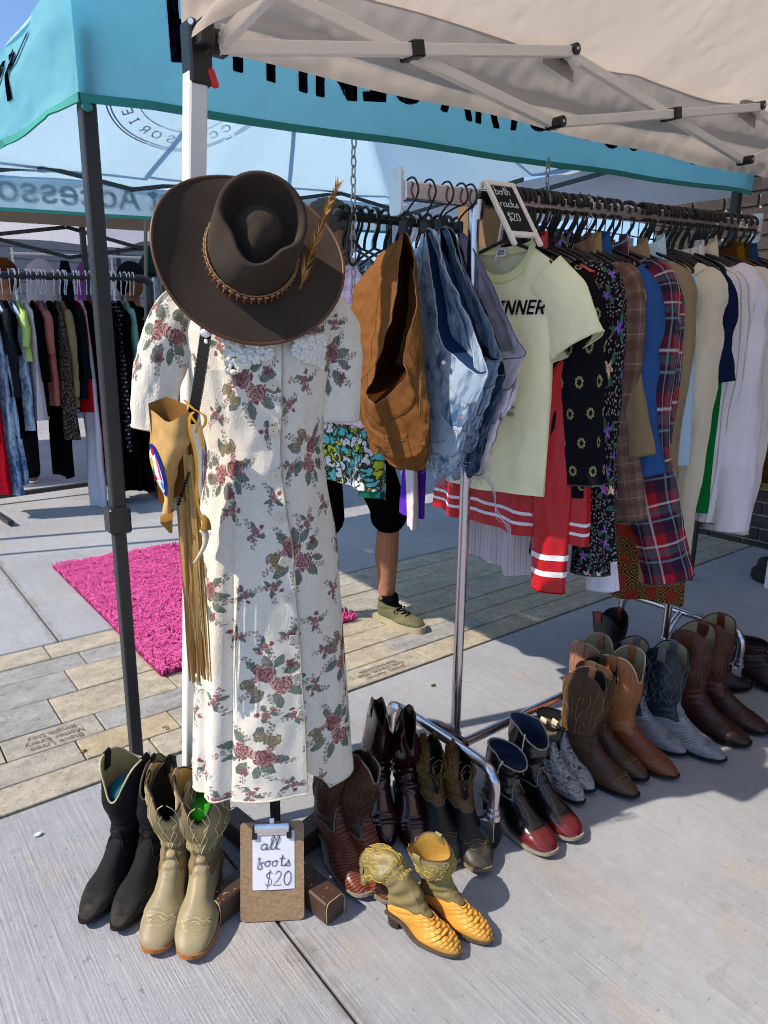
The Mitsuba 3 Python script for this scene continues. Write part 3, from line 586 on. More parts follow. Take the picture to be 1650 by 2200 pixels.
boot('brown lizard-print cowboy boot with a shiny toe, right of the clipboard', .902, 1.191, -.16, -.98, '#4a2e20', '#5a2a1c', 'leather', 'lizard_brown', lining='#5a4630', sole='#8a7f70', edge='#8d8474', heelc='#241712', stitchc='#6a4a30', curves=TREE, seed=20, H=.345, L=.295, squash=.36, dipf=.05, wear=.0, toe='round', lean=(0, .03), tongue=.10)
boot('brown lizard-print cowboy boot set behind its mate, toe hidden by the slouched yellow boot', .952, 1.128, -.10, -.99, '#40261b', '#54281b', 'leather', 'lizard_brown', lining='#5a4630', sole='#8a7f70', edge='#7a7264', heelc='#241712', stitchc='#6a4a30', curves=TREE, seed=21, H=.335, L=.290, squash=.30, dipf=.05, wear=.0, toe='round', lean=(.0, .05))
boot('tall dark burgundy boot with creased shaft, left one behind the lizard boots', 1.050, 1.300, -.50, -.86, '#22090f', '#2c0a14', 'polished', lining='#3a3424', sole='#17100e', seed=22, H=.360, L=.275, squash=.28, dipf=.05, dipb=.04, wrinkle=.007, wear=.0, counter=.0, lean=(0, .02))
boot('tall dark burgundy boot, right one behind the lizard boots', 1.105, 1.235, -.52, -.85, '#2a0a10', '#300b14', 'polished', lining='#2a2018', sole='#17100e', seed=23, H=.345, L=.275, squash=.30, dipf=.10, dipb=.04, wrinkle=.007, wear=.0, counter=.0, lean=(.01, .02))
for i, (x, y, lb) in enumerate(((1.150, 1.140, 'black cowboy boot with a tan stitched shaft, between the burgundy boots and its mate'), (1.195, 1.070, 'black cowboy boot with a tan stitched shaft, nearest the chrome caster'))):
    boot(lb, x, y, -.42, -.91, '#634623', '#141416', 'leather', lining='#1d1712', sole='#6f6250', edge='#7d6f58', heelc='#171310', stitchc='#8f7038', seed=25 + i, H=.268, L=.290, squash=.26, dipf=.14, toe='round', wear=.5, tongue=-.05, counter=.03, piping='#17110c', curves=FLAME)
YS, YV = '#7d7048', '#d39a3e'
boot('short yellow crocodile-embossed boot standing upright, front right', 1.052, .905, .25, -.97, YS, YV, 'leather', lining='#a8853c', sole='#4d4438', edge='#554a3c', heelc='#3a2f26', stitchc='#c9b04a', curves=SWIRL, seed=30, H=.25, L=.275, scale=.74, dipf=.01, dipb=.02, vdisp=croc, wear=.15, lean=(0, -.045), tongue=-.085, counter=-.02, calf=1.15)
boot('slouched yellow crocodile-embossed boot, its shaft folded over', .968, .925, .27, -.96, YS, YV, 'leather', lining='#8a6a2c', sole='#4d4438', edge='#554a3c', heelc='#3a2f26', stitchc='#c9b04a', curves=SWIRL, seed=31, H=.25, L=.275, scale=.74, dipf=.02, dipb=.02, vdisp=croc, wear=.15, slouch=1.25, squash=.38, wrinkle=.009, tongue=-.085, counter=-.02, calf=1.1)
for i, (x, y, hh, lb, ln) in enumerate(((1.395, 1.000, .225, 'black zip ankle boot with a polished burgundy toe, beside the caster', (.0, .02)), (1.500, .995, .268, 'taller black zip boot with a polished burgundy toe, second from the caster', (0, 0)))):
    boot(lb, x, y, -.10, -.99, '#0b0a10', '#0b0a0f', 'polished', lining='#2c3550', sole='#7a7468', edge='#8b8475', heelc='#15110f', seed=35 + i, H=hh, L=.285, dipf=.0, dipb=.0, flat=.03 + .02 * i, toe='round', wear=.0, toecap='#5c1519', pull=False, zip_=True, calf=.98, squash=.72, counter=.0, lean=ln)
for i, (x, y, lb) in enumerate(((1.640, 1.085, 'grey snakeskin ankle boot with black shaft, nearer one of the pair'), (1.712, 1.100, 'grey snakeskin ankle boot with black shaft and teal stuffing, further one of the pair'))):
    boot(lb, x, y, -.15, -.99, '#121414', '#77777c', 'leather', 'snakeskin', lining='#5d584a', sole='#1a1714', seed=40 + i, H=.198, L=.27, scale=.92, dipf=.03, dipb=.0, wear=0, insert='#0e6f72', pull='#b9ae8f', tongue=.12, counter=-.03, calf=.85)
for i, (x, y, lb) in enumerate(((1.80, 1.000, 'dark brown cowboy boot with yellow vine stitching, nearer one of the pair'), (1.90, 1.030, 'dark brown cowboy boot with yellow vine stitching, further one of the pair'))):
    boot(lb, x, y, .06, -1.0, '#4a372a', '#40291d', 'suede', 'leather', lining='#1c1512', sole='#15100d', stitchc='#8a7038', curves=TREE, seed=45 + i, H=.365, L=.295, squash=.55, dipf=.07, wear=.25, wrinkle=.006, toecap='#4a3526', lean=(.0, .02))
boot('tan carved-leather cowboy boot with white piping, in front of its mate', 1.990, .978, .05, -1.0, '#8f5733', '#6e3820', 'leather', lining='#8f8468', sole='#2a1a12', stitchc='#9a6238', curves=SWIRL, seed=50, H=.385, L=.295, dipf=.10, dipb=.08, wear=.2, piping='#b9ad92', tongue=.03, calf=1.05)
boot('pinkish tan carved-leather cowboy boot partly hidden behind the dark brown pair', 1.985, 1.105, .02, -1.0, '#93654f', '#6e3820', 'leather', lining='#8f8468', sole='#2a1a12', stitchc='#96684a', curves=SWIRL, seed=51, H=.385, L=.295, dipf=.10, dipb=.08, wear=.2, piping='#a89a84', tongue=.03, calf=1.05)
for i, (x, y, lb) in enumerate(((2.135, 1.030, 'cowboy boot with grey ridged foot and black shaft, left of its mate'), (2.205, .930, 'cowboy boot with grey ridged foot, dark blue stitched shaft and grey pull straps'))):
    boot(lb, x, y, .10, -.99, '#16242e', '#7d8088', 'leather', 'lizard_grey', lining='#9a9078', sole='#15120f', stitchc='#5d6a72', curves=FLAME, seed=55 + i, H=.365, L=.300, dipf=.11, dipb=.07, wear=0, pull='#5f6066', tongue=.11, insert='#a34a22' if i else None, squash=.8)
for i, (x, y, lb) in enumerate(((2.37, .925, 'dark reddish brown boot with cream lining and green stuffing'), (2.505, .920, 'dark reddish brown boot with cream lining and leather pull straps, last of the standing row'))):
    boot(lb, x, y, .12, -.99, '#472019', '#341513', 'leather', lining='#9c8f70', sole='#120d0b', stitchc='#45241a', curves=SWIRL, seed=60 + i, H=.395, L=.300, dipf=.10, dipb=.06, wear=.15, pull='#5a2712', insert='#3fae14' if i == 0 else None, calf=1.12, toe='round')
for i, (x, y, a, b_, lb) in enumerate(((2.81, 1.13, .75, -.66, 'dark red lace-up boot tipped open at the far end of the row'), (2.93, .96, .35, -.94, 'dark red lace-up boot cut off by the right edge'))):
    k, bb, M = boot(lb, x, y, a, b_, '#2a0e10', '#240c0d', 'leather', lining='#171010', sole='#0f0c0b', seed=64 + i, H=.19, L=.29, dipf=.02, dipb=.0, wear=.1, toe='round', pull=False, calf=.95, counter=0)
    put('laces', move(cat([tube(cr(bb.P(np.linspace(.33, .60, 12), np.linspace(-.3, .3, 12) * (-1) ** q * np.cos(np.linspace(0, 9 + q, 12)), .004), 50), .0018, 5) for q in (0, 1)]), M), 'matte', k, smooth=True, color=np.broadcast_to(lin('#1a0d0c'), (2 * (50 * 5 + 2), 3)).copy())
boot('black boot with red pull strap, half hidden behind the rack post', 2.32, 1.30, -.2, -.98, '#10161c', '#0d0d0f', 'leather', lining='#1c1c1c', sole='#0f0c0b', seed=70, H=.33, L=.29, pull='#7a1a1c', wear=.1)

# ---------------------------------------------------------------- chrome garment rack
rk = thing('garment_rack', 'chrome rolling garment rack loaded with clothes, boots standing round its base', 'clothes rack')
RY = 1.437; zbar = lambda x: 1.735 + 0.047 * (x - 1.17)
put('top_bar', beam((1.175, RY, zbar(1.175)), (2.98, RY, zbar(2.98)), 0.030, 0.042, 0.004), 'chrome', rk, smooth=30)
for x, s in ((1.168, -1), (2.985, 1)):
    z = zbar(x); e = np.array(Polygon([(-.017, -.042), (.017, -.042), (.017, .042), (-.017, .042)]).buffer(.012).exterior.coords)
    m = trimesh.creation.extrude_polygon(Polygon(e), .008, engine='earcut'); v = np.array(m.vertices)
    put('end_cap', (np.stack([x + s * v[:, 2] - .004, RY + v[:, 0] * .75, z - .004 + v[:, 1]], 1), np.array(m.faces)[:, ::-1] if s < 0 else np.array(m.faces)), 'steel', rk, smooth=30)
rb = 0.0155
for x0 in (1.435, 2.66):
    put('post', tube(np.vstack([[(x0 - .01, RY, zbar(x0) - .02)], cr([(x0, RY, .9), (x0, RY, .20), (x0 + (.012 if x0 < 2 else -.012), RY, .135), (x0 + (.045 if x0 < 2 else -.045), RY, .108)], 24)]), rb, 14), 'chrome', rk, smooth=40)
    put('post_collar', tube([(x0, RY, zbar(x0) - .055), (x0, RY, zbar(x0) - .005)], 0.021, 14), 'chrome', rk, smooth=40)
put('base_bar', tube([(1.475, RY, .108), (2.62, RY, .108)], rb, 14), 'chrome', rk, smooth=40)
def wheel(x, y, yaw, parent):
    M = frame(x, y, 0, yaw)
    w = put('wheel', move(trimesh.creation.cylinder(.045, .026, sections=32, transform=trimesh.transformations.rotation_matrix(np.pi / 2, [0, 1, 0])), M @ frame(0, .020, .0455)), 'rubber', parent, smooth=40)
    put('hub_cap', move(trimesh.creation.cylinder(.018, .028, sections=20, transform=trimesh.transformations.rotation_matrix(np.pi / 2, [0, 1, 0])), M @ frame(0, .020, .0455)), 'black_plastic', w, smooth=40) if False else None
    put('fork', move(cat(cbox(.003, .040, .066, .001, (.0185, .012, .068)), cbox(.003, .040, .066, .001, (-.0185, .012, .068)), cbox(.040, .040, .004, .001, (0, .005, .103))), M), 'chrome', parent, smooth=30)
    put('axle', move(tube([(-.023, .020, .0455), (.023, .020, .0455)], .007, 10), M), 'steel', parent, smooth=40)
    put('stem', move(cat(tube([(0, 0, .103), (0, 0, .118)], .024, 16), tube([(0, 0, .118), (0, 0, .134)], .019, 16)), M), 'chrome', parent, smooth=40)
for x0 in (1.29, 2.77):
    ya, yb = (1.130, 1.600) if x0 < 2 else (1.17, 1.72)
    p = [(x0, ya, .13), (x0, ya, .195), (x0, ya + .012, .225), (x0, ya + .05, .247), (x0, (ya + yb) / 2, .250), (x0, yb - .05, .247), (x0, yb - .012, .225), (x0, yb, .195), (x0, yb, .13)]
    u = put('end_frame', tube(cr(p, 60), rb, 14), 'chrome', rk, smooth=40)
    xx = 1.447 if x0 < 2 else 2.648
    put('brace', tube(cr([(x0, RY, .248), ((x0 * .6 + xx * .4), RY, .22), (xx, RY, .15)], 12), rb * .9, 12), 'chrome', rk, smooth=40)
    for y, a in ((ya, .5), (yb, -.4)):
        c = tag(key('caster', rk)); wheel(x0, y, a + (.3 if x0 > 2 else 0), c)
lbl = put('maker_plate', cbox(.062, .001, .022, .0, (2.85, RY - .0165, zbar(2.85))), mat('plate', prin([0.72, 0.66, 0.52], 0.4)), rk, label='small cream plate with worn marks on the bar')
v = meshkit.text_mesh('O = STORE', .006, .0006)
put('plate_text', (np.stack([2.832 + np.array(v.vertices)[:, 0] * .85, RY - .0173 - np.array(v.vertices)[:, 2], zbar(2.85) - .003 + np.array(v.vertices)[:, 1]], 1), np.array(v.faces)), 'ink', rk)
v = None

# A-frame chalkboard hung over the bar
sg = thing('chalkboard_sign', 'small white A-frame chalkboard reading both racks $20 on the rack bar', 'sign')
def sign_M():
    # the sign straddles the bar: this leaf leans down towards the camera's side
    ex = V(1, 0, .045); ex /= np.linalg.norm(ex)
    up = V(0, .55, .835); up = up - ex * (up @ ex); up /= np.linalg.norm(up)
    M = np.eye(4); M[:3, 0], M[:3, 1], M[:3, 2] = ex, up, np.cross(ex, up)
    M[:3, 3] = V(1.492, 1.418, 1.792) - .125 * up; return M
SM = sign_M(); W_, H_ = .102, .155
def bar2(x0, y0, x1, y1, w=.0145, t=.009):
    return beam((x0, y0, 0), (x1, y1, 0), t, w, .001, up=(0, 0, 1)) if False else beam((x0, y0, 0), (x1, y1, 0), w, t, .0012, up=(0, 0, 1))
mat('wood_white', prin([0.74, 0.71, 0.66], 0.6, 0.3)); mat('slate', diff([0.025, 0.027, 0.028])); mat('chalk', diff([0.8, 0.8, 0.78]))
fr = tag(key('frame', sg))
for nm, m in (('stile', bar2(-W_ / 2, -.075, -W_ / 2, .125)), ('stile', bar2(W_ / 2, -.075, W_ / 2, .125)), ('rail', bar2(-W_ / 2 + .008, .118, W_ / 2 - .008, .118)), ('rail', bar2(-W_ / 2 + .008, -.042, W_ / 2 - .008, -.042))):
    put(nm, move(m, SM), 'wood_white', fr)
put('board', move(cbox(W_ - .01, .152, .004, 0, (0, .038, -.001)), SM), 'slate', sg)
B2 = SM.copy(); rot = np.eye(4); c, s = math.cos(.62), math.sin(.62)
for x in (-W_ / 2, W_ / 2):
    put('rear_leg', move(beam((x, .128, -.008), (x, -.01, -.150), .010, .008, .001), SM), 'wood_white', sg)
STROKES = {  # handwriting as polylines in a unit box (x advance, strokes)
 'a': (.75, [[(.55, .42), (.4, .5), (.15, .42), (.08, .2), (.2, .02), (.42, .08), (.55, .3), (.56, .45), (.55, .15), (.62, .02), (.75, .05)]]),
 'b': (.62, [[(.08, .62), (.2, .78), (.17, .45), (.12, -.05), (.25, -.22), (.45, -.1), (.42, .12), (.3, .3), (.45, .34), (.62, .36)]]),
 'B': (.60, [[(.1, 1.0), (.1, .02)], [(.1, .4), (.3, .52), (.5, .38), (.48, .12), (.3, .0), (.1, .1)]]),
 'o': (.62, [[(.35, .48), (.14, .4), (.08, .2), (.2, .02), (.42, .06), (.5, .28), (.38, .48), (.5, .44), (.62, .42)]]),
 't': (.5, [[(.28, .95), (.24, .2), (.32, .02), (.5, .06)], [(.05, .62), (.5, .66)]]),
 'h': (.6, [[(.1, 1.0), (.1, .02)], [(.1, .35), (.28, .5), (.44, .42), (.46, .02)]]),
 's': (.55, [[(.02, .05), (.25, .3), (.34, .52), (.3, .42), (.46, .2), (.4, .02), (.18, .02), (.12, .1)]]),
 'r': (.45, [[(.1, .5), (.12, .02)], [(.12, .3), (.22, .46), (.42, .46)]]),
 'c': (.5, [[(.44, .42), (.28, .5), (.1, .36), (.1, .12), (.28, .0), (.46, .08)]]),
 'k': (.5, [[(.1, 1.0), (.1, .02)], [(.44, .5), (.12, .24), (.46, .02)]]),
 'l': (.42, [[(.0, .1), (.22, .5), (.36, .95), (.26, 1.1), (.14, .9), (.14, .3), (.2, .04), (.42, .08)]]),
 '$': (.62, [[(.52, .8), (.3, .88), (.1, .72), (.2, .52), (.45, .4), (.5, .16), (.3, .0), (.05, .14)], [(.32, 1.05), (.26, -.2)]]),
 '2': (.62, [[(.08, .75), (.25, .95), (.46, .8), (.36, .45), (.05, .02), (.55, .03)]]),
 '0': (.62, [[(.3, .95), (.1, .7), (.1, .25), (.3, .0), (.5, .25), (.5, .72), (.3, .95)]]), ' ': (.4, [])}
def hand(text, h, r, slant=.08):
    x = 0; ms = []
    for ch in text:
        adv, st = STROKES[ch]
        for q in st:
            p = cr(np.array(q, float), 9 * len(q)); ms.append(tube(np.stack([(x + p[:, 0] + slant * p[:, 1]) * h, p[:, 1] * h, np.zeros(len(p))], 1), r, 5))
        x += adv
    return cat(ms), x * h
for tx, y, x in (('Both', .082, -.036), ('racks', .043, -.038), ('$20', .000, -.030)):
    m, w = hand(tx, .026, .0011)
    put('chalk_text', move(m, SM @ frame(x, y, .0016)), 'chalk', sg, smooth=True)

# ---------------------------------------------------------------- mannequin, dress, hat, purse, clipboard
BX, BY = .771, 1.422
mat('brown_paint', prin([0.060, 0.032, 0.022], 0.42, 0.4))
mat('raw_wood', prin([0.50, 0.36, 0.20], 0.7, 0.3))
mn = thing('dress_form', 'dress form on a crossed brown wooden base under the floral dress', 'mannequin')
for k, (dx, dy, L) in enumerate(((.13, -.99, .235), (-.97, -.25, .215), (-.13, .99, .225), (.97, .25, .215))):
    q = np.hypot(dx, dy); dx, dy = dx / q, dy / q
    f_ = put('foot', beam((BX + dx * .035, BY + dy * .035, .034), (BX + dx * L, BY + dy * L, .034), .060, .062, .004), 'brown_paint', mn, smooth=30)
    e = V(BX + dx * L, BY + dy * L, 0); n = V(-dy, dx, 0)
    put('worn_edge', cat([tube(cr([e + n * .0285 * s + V(0, 0, z0), e + n * .029 * s + V(0, 0, .05), e + n * .02 * s + V(0, 0, .0652), e * 1 + V(0, 0, .0655)], 12), .0012, 5) for s in (1, -1) for z0 in (.012,)]), 'raw_wood', f_, smooth=True, kind='stuff')
    ch = [cbox(rng.uniform(.002, .008), rng.uniform(.001, .0025), .0006, 0, tuple(V(BX, BY, 0) + V(dx, dy, 0) * rng.uniform(.12, L) + n * rng.uniform(-.028, .028) + V(0, 0, .0655))) for _ in range(9)]
    put('paint_chips', cat(ch), 'raw_wood', f_, kind='stuff')
put('hub', cbox(.085, .085, .075, .004, (BX, BY, .0395)), 'brown_paint', mn, smooth=30)
put('pole', tube([(BX, BY, .07), (BX, BY, .62)], .0135, 14), 'black_metal', mn, smooth=40)
DY = math.radians(-29.0); DM = frame(BX, BY, 0, DY)
Zs = [.20, .33, .6, .92, 1.05, 1.15, 1.32, 1.40, 1.47, 1.505, 1.53]; As = [.208, .205, .185, .165, .142, .132, .157, .168, .165, .115, .06]; Bs = [.168, .165, .150, .135, .112, .10, .120, .102, .085, .07, .05]
tor = []
for z in np.linspace(.62, 1.485, 40):
    a, b_ = np.interp(z, Zs, As) * .9 - .004, np.interp(z, Zs, Bs) * .9 - .004; ph = np.linspace(0, 2 * np.pi, 41)[:-1]
    tor.append(np.stack([a * np.sin(ph), -b_ * np.cos(ph), 0 * ph + z], 1))
tor = np.array(tor); put('torso', move(cat(grid(tor, wrap=True), grid(np.stack([tor[-1], tor[-1] * [0, 0, 1]], 0), wrap=True), grid(np.stack([tor[0] * [0, 0, 1], tor[0]], 0), wrap=True)), DM), mat('linen', two(diff([0.62, 0.57, 0.48]))), mn, smooth=True)

BIG = [(-.032, 1.289, 0.2), (-.098, 1.11, 2.2), (.132, 1.142, 1.3), (.063, .922, 0.3), (-.150, .828, 1.8), (.001, .637, 0.1), (-.034, .456, 2.8), (.138, .472, 0.6), (.190, .656, 1.5), (-.21, 1.10, 1), (-.24, .62, .4), (-.26, .42, 2.2), (-.32, .88, 1.2), (.27, .9, 2), (.29, .5, .9), (.36, .7, 0), (-.38, .55, .6), (-.42, 1.12, 2), (.30, 1.15, .7), (.42, 1.0, 1), (-.30, 1.30, 1.2), (.22, 1.36, .4),
       (1.02, 1.40, .5), (.97, 1.23, 1.7), (1.12, 1.30, 2.5), (2.0, 1.40, .4), (2.08, 1.25, 1.6), (1.93, 1.28, 2.4)]
MED = [(.060, 1.249), (.013, 1.195), (-.023, .976), (.174, 1.019), (-.122, 1.225), (.044, .741), (-.115, .577), (.104, .759), (-.05, .837), (-.071, .74), (-.012, .717), (.093, .6), (.046, .546), (.012, .854), (.167, .819), (-.041, .345), (.035, .36), (-.154, .387), (-.083, 1.021), (.094, .352), (.10, 1.30), (.07, 1.11), (-.11, .33), (.02, 1.05), (-.18, .97), (-.20, .72), (-.19, .52), (.10, .99), (.22, .92), (.24, .75), (.20, .55), (.23, .38), (-.09, 1.37), (.13, 1.40), (.13, .68), (-.01, .555), (-.16, 1.33), (-.25, 1.2), (.20, 1.22),
       (1.05, 1.33), (1.0, 1.31), (.94, 1.33), (1.05, 1.22), (1.08, 1.40), (.92, 1.27), (2.02, 1.33), (1.97, 1.37), (2.06, 1.20), (2.0, 1.22), (2.12, 1.34), (1.95, 1.21)]
def floral(p, n, uv):
    u, v = uv.x, uv.y
    wv = n2(u * 700, v * 120) * 0.5 + n2(u * 120, v * 700, 1) * 0.5
    base = mix((0.70, 0.645, 0.545), (0.83, 0.785, 0.695), wv)
    jx, jy = (n2(u * 240, v * 240) - 0.5) * .004, (n2(u * 240, v * 240, 9) - 0.5) * .004
    u, v = u + jx, v + jy
    best, bx, by, br = mi.Float(9), mi.Float(0), mi.Float(0), mi.Float(0)
    for a, b_, r in BIG:
        du, dv = u - a, v - b_; d = du * du + dv * dv; m = d < best
        best = dr.select(m, d, best); bx = dr.select(m, du, bx); by = dr.select(m, dv, by); br = dr.select(m, mi.Float(r), br)
    c, s = dr.cos(br), dr.sin(br); X, Y = (bx * c - by * s) / 1.1, (bx * s + by * c) / 1.1
    col, cov = mi.Color3f(base), None
    grn = mix((0.050, 0.085, 0.070), (0.095, 0.165, 0.130), n2(u * 160, v * 160, 2))
    def leaf(col, X, Y, cx, cy, ang, L, W, C):
        ca, sa = math.cos(ang), math.sin(ang); x, y = (X - cx) * ca + (Y - cy) * sa, -(X - cx) * sa + (Y - cy) * ca
        t = x / L; w = W * (1 - t * t)
        inside = smoothstep(0.0012, -0.0004, dr.abs(y) - w) * smoothstep(1.0, 0.92, dr.abs(t))
        vein = smoothstep(0.0012, 0.0002, dr.abs(y))
        return mix(col, mix(C, (0.02, 0.04, 0.035), 0.75 * vein), inside * 0.92)
    def rose(col, X, Y, cx, cy, R, dark, light, sd):
        x, y = X - cx, Y - cy; d = dr.sqrt(x * x + y * y); a = dr.atan2(y, x)
        rim = R * (0.78 + 0.12 * dr.sin(a * 5 + sd) + 0.08 * dr.sin(a * 3 + 2 * sd) + 0.34 * (n2(x * 260, y * 260 + sd) - 0.5))
        petal = dr.sin(d / R * 19 + 2.2 * dr.sin(a * 3 + sd + d / R * 5) + 4.5 * n2(x * 170 + sd, y * 170))
        t = smoothstep(-0.6, 0.7, petal) * (0.55 + 0.6 * n2(x * 90, y * 90 + sd, 3)) * (0.55 + 0.6 * smoothstep(0.1, 0.9, d / R))
        return mix(col, mix(dark, light, dr.clip(t, 0, 1)), smoothstep(0.0012, -0.0006, d - rim))
    def twig(col, X, Y, x0, y0, ang, L, C, berry=None):
        ca, sa = math.cos(ang), math.sin(ang); x, y = (X - x0) * ca + (Y - y0) * sa, -(X - x0) * sa + (Y - y0) * ca
        y = y - 0.18 * x * x / L * 6 * .3
        on = (x > 0) & (x < L)
        col = mix(col, C, dr.select(on, smoothstep(0.0016, 0.0004, dr.abs(y)), 0.0) * .8)
        k = x / 0.0085; f = (k - dr.floor(k) - 0.5) * 0.0085; side = dr.abs(y) - 0.0042
        lv = smoothstep(0.0, -0.0012, dr.sqrt(dr.square(f * 0.8) + dr.square(side * 1.0)) - 0.0028)
        return mix(col, C, dr.select(on, lv, 0.0) * .85)
    # large bunches
    near = best < 0.085 ** 2
    cl = mi.Color3f(col)
    for x0, y0, a, L in ((.02, .02, .7, .05), (-.02, .02, 2.3, .045), (.03, -.01, -.2, .055), (-.03, -.03, 3.7, .05), (0, -.03, -1.4, .05), (.0, .03, 1.5, .045)):
        cl = twig(cl, X, Y, x0, y0, a, L, (0.13, 0.10, 0.09))
    for cx, cy, a, L, W in ((.036, .026, .6, .019, .009), (-.010, .036, 1.9, .02, .010), (.044, -.022, -.5, .020, .010), (.016, -.044, -1.2, .019, .009), (-.036, .026, 2.6, .017, .008), (-.022, -.040, -2.2, .02, .009), (.012, .042, 1.1, .017, .008), (.052, .004, 0.1, .016, .007)):
        cl = leaf(cl, X, Y, cx, cy, a, L, W, grn)
    cl = rose(cl, X, Y, -.040, -.016, .019, mi.Color3f(0.14, 0.105, 0.06), mi.Color3f(0.38, 0.31, 0.19), 2.0)
    cl = rose(cl, X, Y, -.024, -.030, .014, mi.Color3f(0.14, 0.105, 0.06), mi.Color3f(0.36, 0.29, 0.17), 4.0)
    cl = rose(cl, X, Y, .034, .036, .0115, mi.Color3f(0.09, 0.025, 0.035), mi.Color3f(0.32, 0.13, 0.14), 1.0)
    cl = rose(cl, X, Y, -.015, .014, .0265, mi.Color3f(0.12, 0.030, 0.036), mi.Color3f(0.44, 0.21, 0.20), 0.5)
    cl = rose(cl, X, Y, .019, -.010, .0250, mi.Color3f(0.16, 0.046, 0.050), mi.Color3f(0.58, 0.33, 0.30), 3.1)
    col = dr.select(near, cl, col)
    # small sprigs
    best, bx, by, br = mi.Float(9), mi.Float(0), mi.Float(0), mi.Float(0)
    for i, (a, b_) in enumerate(MED):
        du, dv = u - a, v - b_; d = du * du + dv * dv; m = d < best
        best = dr.select(m, d, best); bx = dr.select(m, du, bx); by = dr.select(m, dv, by); br = dr.select(m, mi.Float(i * 2.4 % 6.28), br)
    c, s = dr.cos(br), dr.sin(br); X, Y = (bx * c - by * s) / 1.1, (bx * s + by * c) / 1.1
    cl = mi.Color3f(col)
    for x0, y0, a, L in ((0, .004, .5, .034), (0, -.004, 2.6, .032), (0, 0, 4.3, .036)):
        cl = twig(cl, X, Y, x0, y0, a, L, (0.15, 0.12, 0.11))
    for cx, cy, a, L, W in ((.012, .006, .5, .010, .0045), (-.010, .010, 2.2, .010, .0045), (-.006, -.012, -2.0, .011, .0045)):
        cl = leaf(cl, X, Y, cx, cy, a, L, W, grn)
    cl = rose(cl, X, Y, .002, .001, .0100, mi.Color3f(0.17, 0.045, 0.055), mi.Color3f(0.50, 0.28, 0.27), 1.2)
    cl = rose(cl, X, Y, .013, -.010, .0055, mi.Color3f(0.14, 0.03, 0.06), mi.Color3f(0.35, 0.13, 0.17), 2.2)
    cl = rose(cl, X, Y, -.014, .003, .0050, mi.Color3f(0.25, 0.03, 0.04), mi.Color3f(0.50, 0.14, 0.14), 3.2)
    fade = 0.0 + 0.14 * n2(uv.x * 620, uv.y * 200, 4)
    col = mix(col, base, fade); cl = mix(cl, base, fade)
    return dr.select((best < 0.046 ** 2) & ~(near & (dr.square(X) + dr.square(Y) > 0.02 ** 2)), cl, col)
def dress_h(p, n, uv): return (n2(uv.x * 420, uv.y * 420) * 0.0010 + n2(uv.x * 40, uv.y * 22) * 0.005)
mat('floral_cloth', two(bump(diff(proc(floral)), dress_h)))
ds = thing('dress', 'long cream dress with rose print, button front and crochet collar on the dress form', 'dress')
ed = lambda z: np.interp(z, [.33, .52, .75, .97, 1.07, 1.37, 1.5], [.38, .385, .37, .33, .265, .26, .26])
def dress_P(q, z, off=0.0):
    """q: 0 at the overlapping edge, falling leftwards round the back to -2 pi - .2 under it."""
    q, z = np.broadcast_arrays(q, z)
    end = -2 * np.pi - .22 + .62 * smoothstep_np(.47, .30, z) * 1.0
    fr = -q / (2 * np.pi + .22); ph = ed(z) + end * fr
    a, b_ = np.interp(z, Zs, As), np.interp(z, Zs, Bs)
    lo = smoothstep_np(1.10, .45, z)
    wav = lo * (.030 * np.sin(ph * 6 + .6 + .5 * np.sin(z * 3)) + .018 * np.sin(ph * 11 + 2 + 2 * z)) * (.35 + .65 * smoothstep_np(.35, 1.1, abs(((ph - .25 + np.pi) % (2 * np.pi)) - np.pi)))
    pl = -.085 * np.exp(-((ph + .50 + .12 * (1.0 - z)) / .055) ** 2) * smoothstep_np(1.12, .85, z) + .05 * np.exp(-((ph + .66 + .12 * (1 - z)) / .10) ** 2) * smoothstep_np(1.12, .8, z)
    pl += -.06 * np.exp(-((ph + 1.0) / .06) ** 2) * smoothstep_np(1.0, .7, z)
    wr = .030 * fb(np.stack([np.sin(ph) * 3.2, np.cos(ph) * 3.2, z * 5 + ph], -1), 3, 4) + .05 * np.exp(-((z - 1.17) / .09) ** 2) * nz(np.stack([ph * 4.0, 0 * z, z * 20], -1), 8)
    ch = -.05 * np.exp(-((ph + .62) / .10) ** 2) * smoothstep_np(1.14, 1.24, z) * smoothstep_np(1.42, 1.3, z) - .05 * np.exp(-((ph - 1.0) / .12) ** 2) * smoothstep_np(1.12, 1.22, z)
    k = 1 + wav + pl + wr + ch
    lap = .0055 * np.exp(-(q / .09) ** 2) - .004 * smoothstep_np(.9, 1.0, fr)
    x = (a * k + lap + off) * np.sin(ph); y = -(b_ * k + lap + off) * np.cos(ph)
    op = smoothstep_np(.50, .32, z) * smoothstep_np(.90, 1.0, fr)
    y = y + .03 * op; 
    zz = z - .035 * op + .016 * np.sin(ph * 2 + 1) * smoothstep_np(.42, .33, z) + .03 * (1 - np.cos(ph)) / 2 * smoothstep_np(.6, .33, z) 
    return np.stack([x, y, zz], -1), ph
q, z = np.meshgrid(np.linspace(0, -2 * np.pi - .22, 330), np.concatenate([np.linspace(1.493, 1.1, 110), np.linspace(1.095, .325, 170)]), indexing='ij')
Pd, ph = dress_P(q, z)
put('body', move(grid(Pd, flip=True), DM), 'floral_cloth', ds, smooth=True, uv=np.stack([((ph.reshape(-1) + np.pi) % (2 * np.pi) - np.pi) * .16, z.reshape(-1)], 1))
zz = np.linspace(1.40, .33, 90); e1, _ = dress_P(np.zeros(90), zz, .0006)
put('placket_edge', move(tube(e1, .0016, 6), DM), 'cloth_plain', ds, smooth=True, color=np.broadcast_to(lin('#b3a996'), (90 * 6 + 2, 3)).copy())
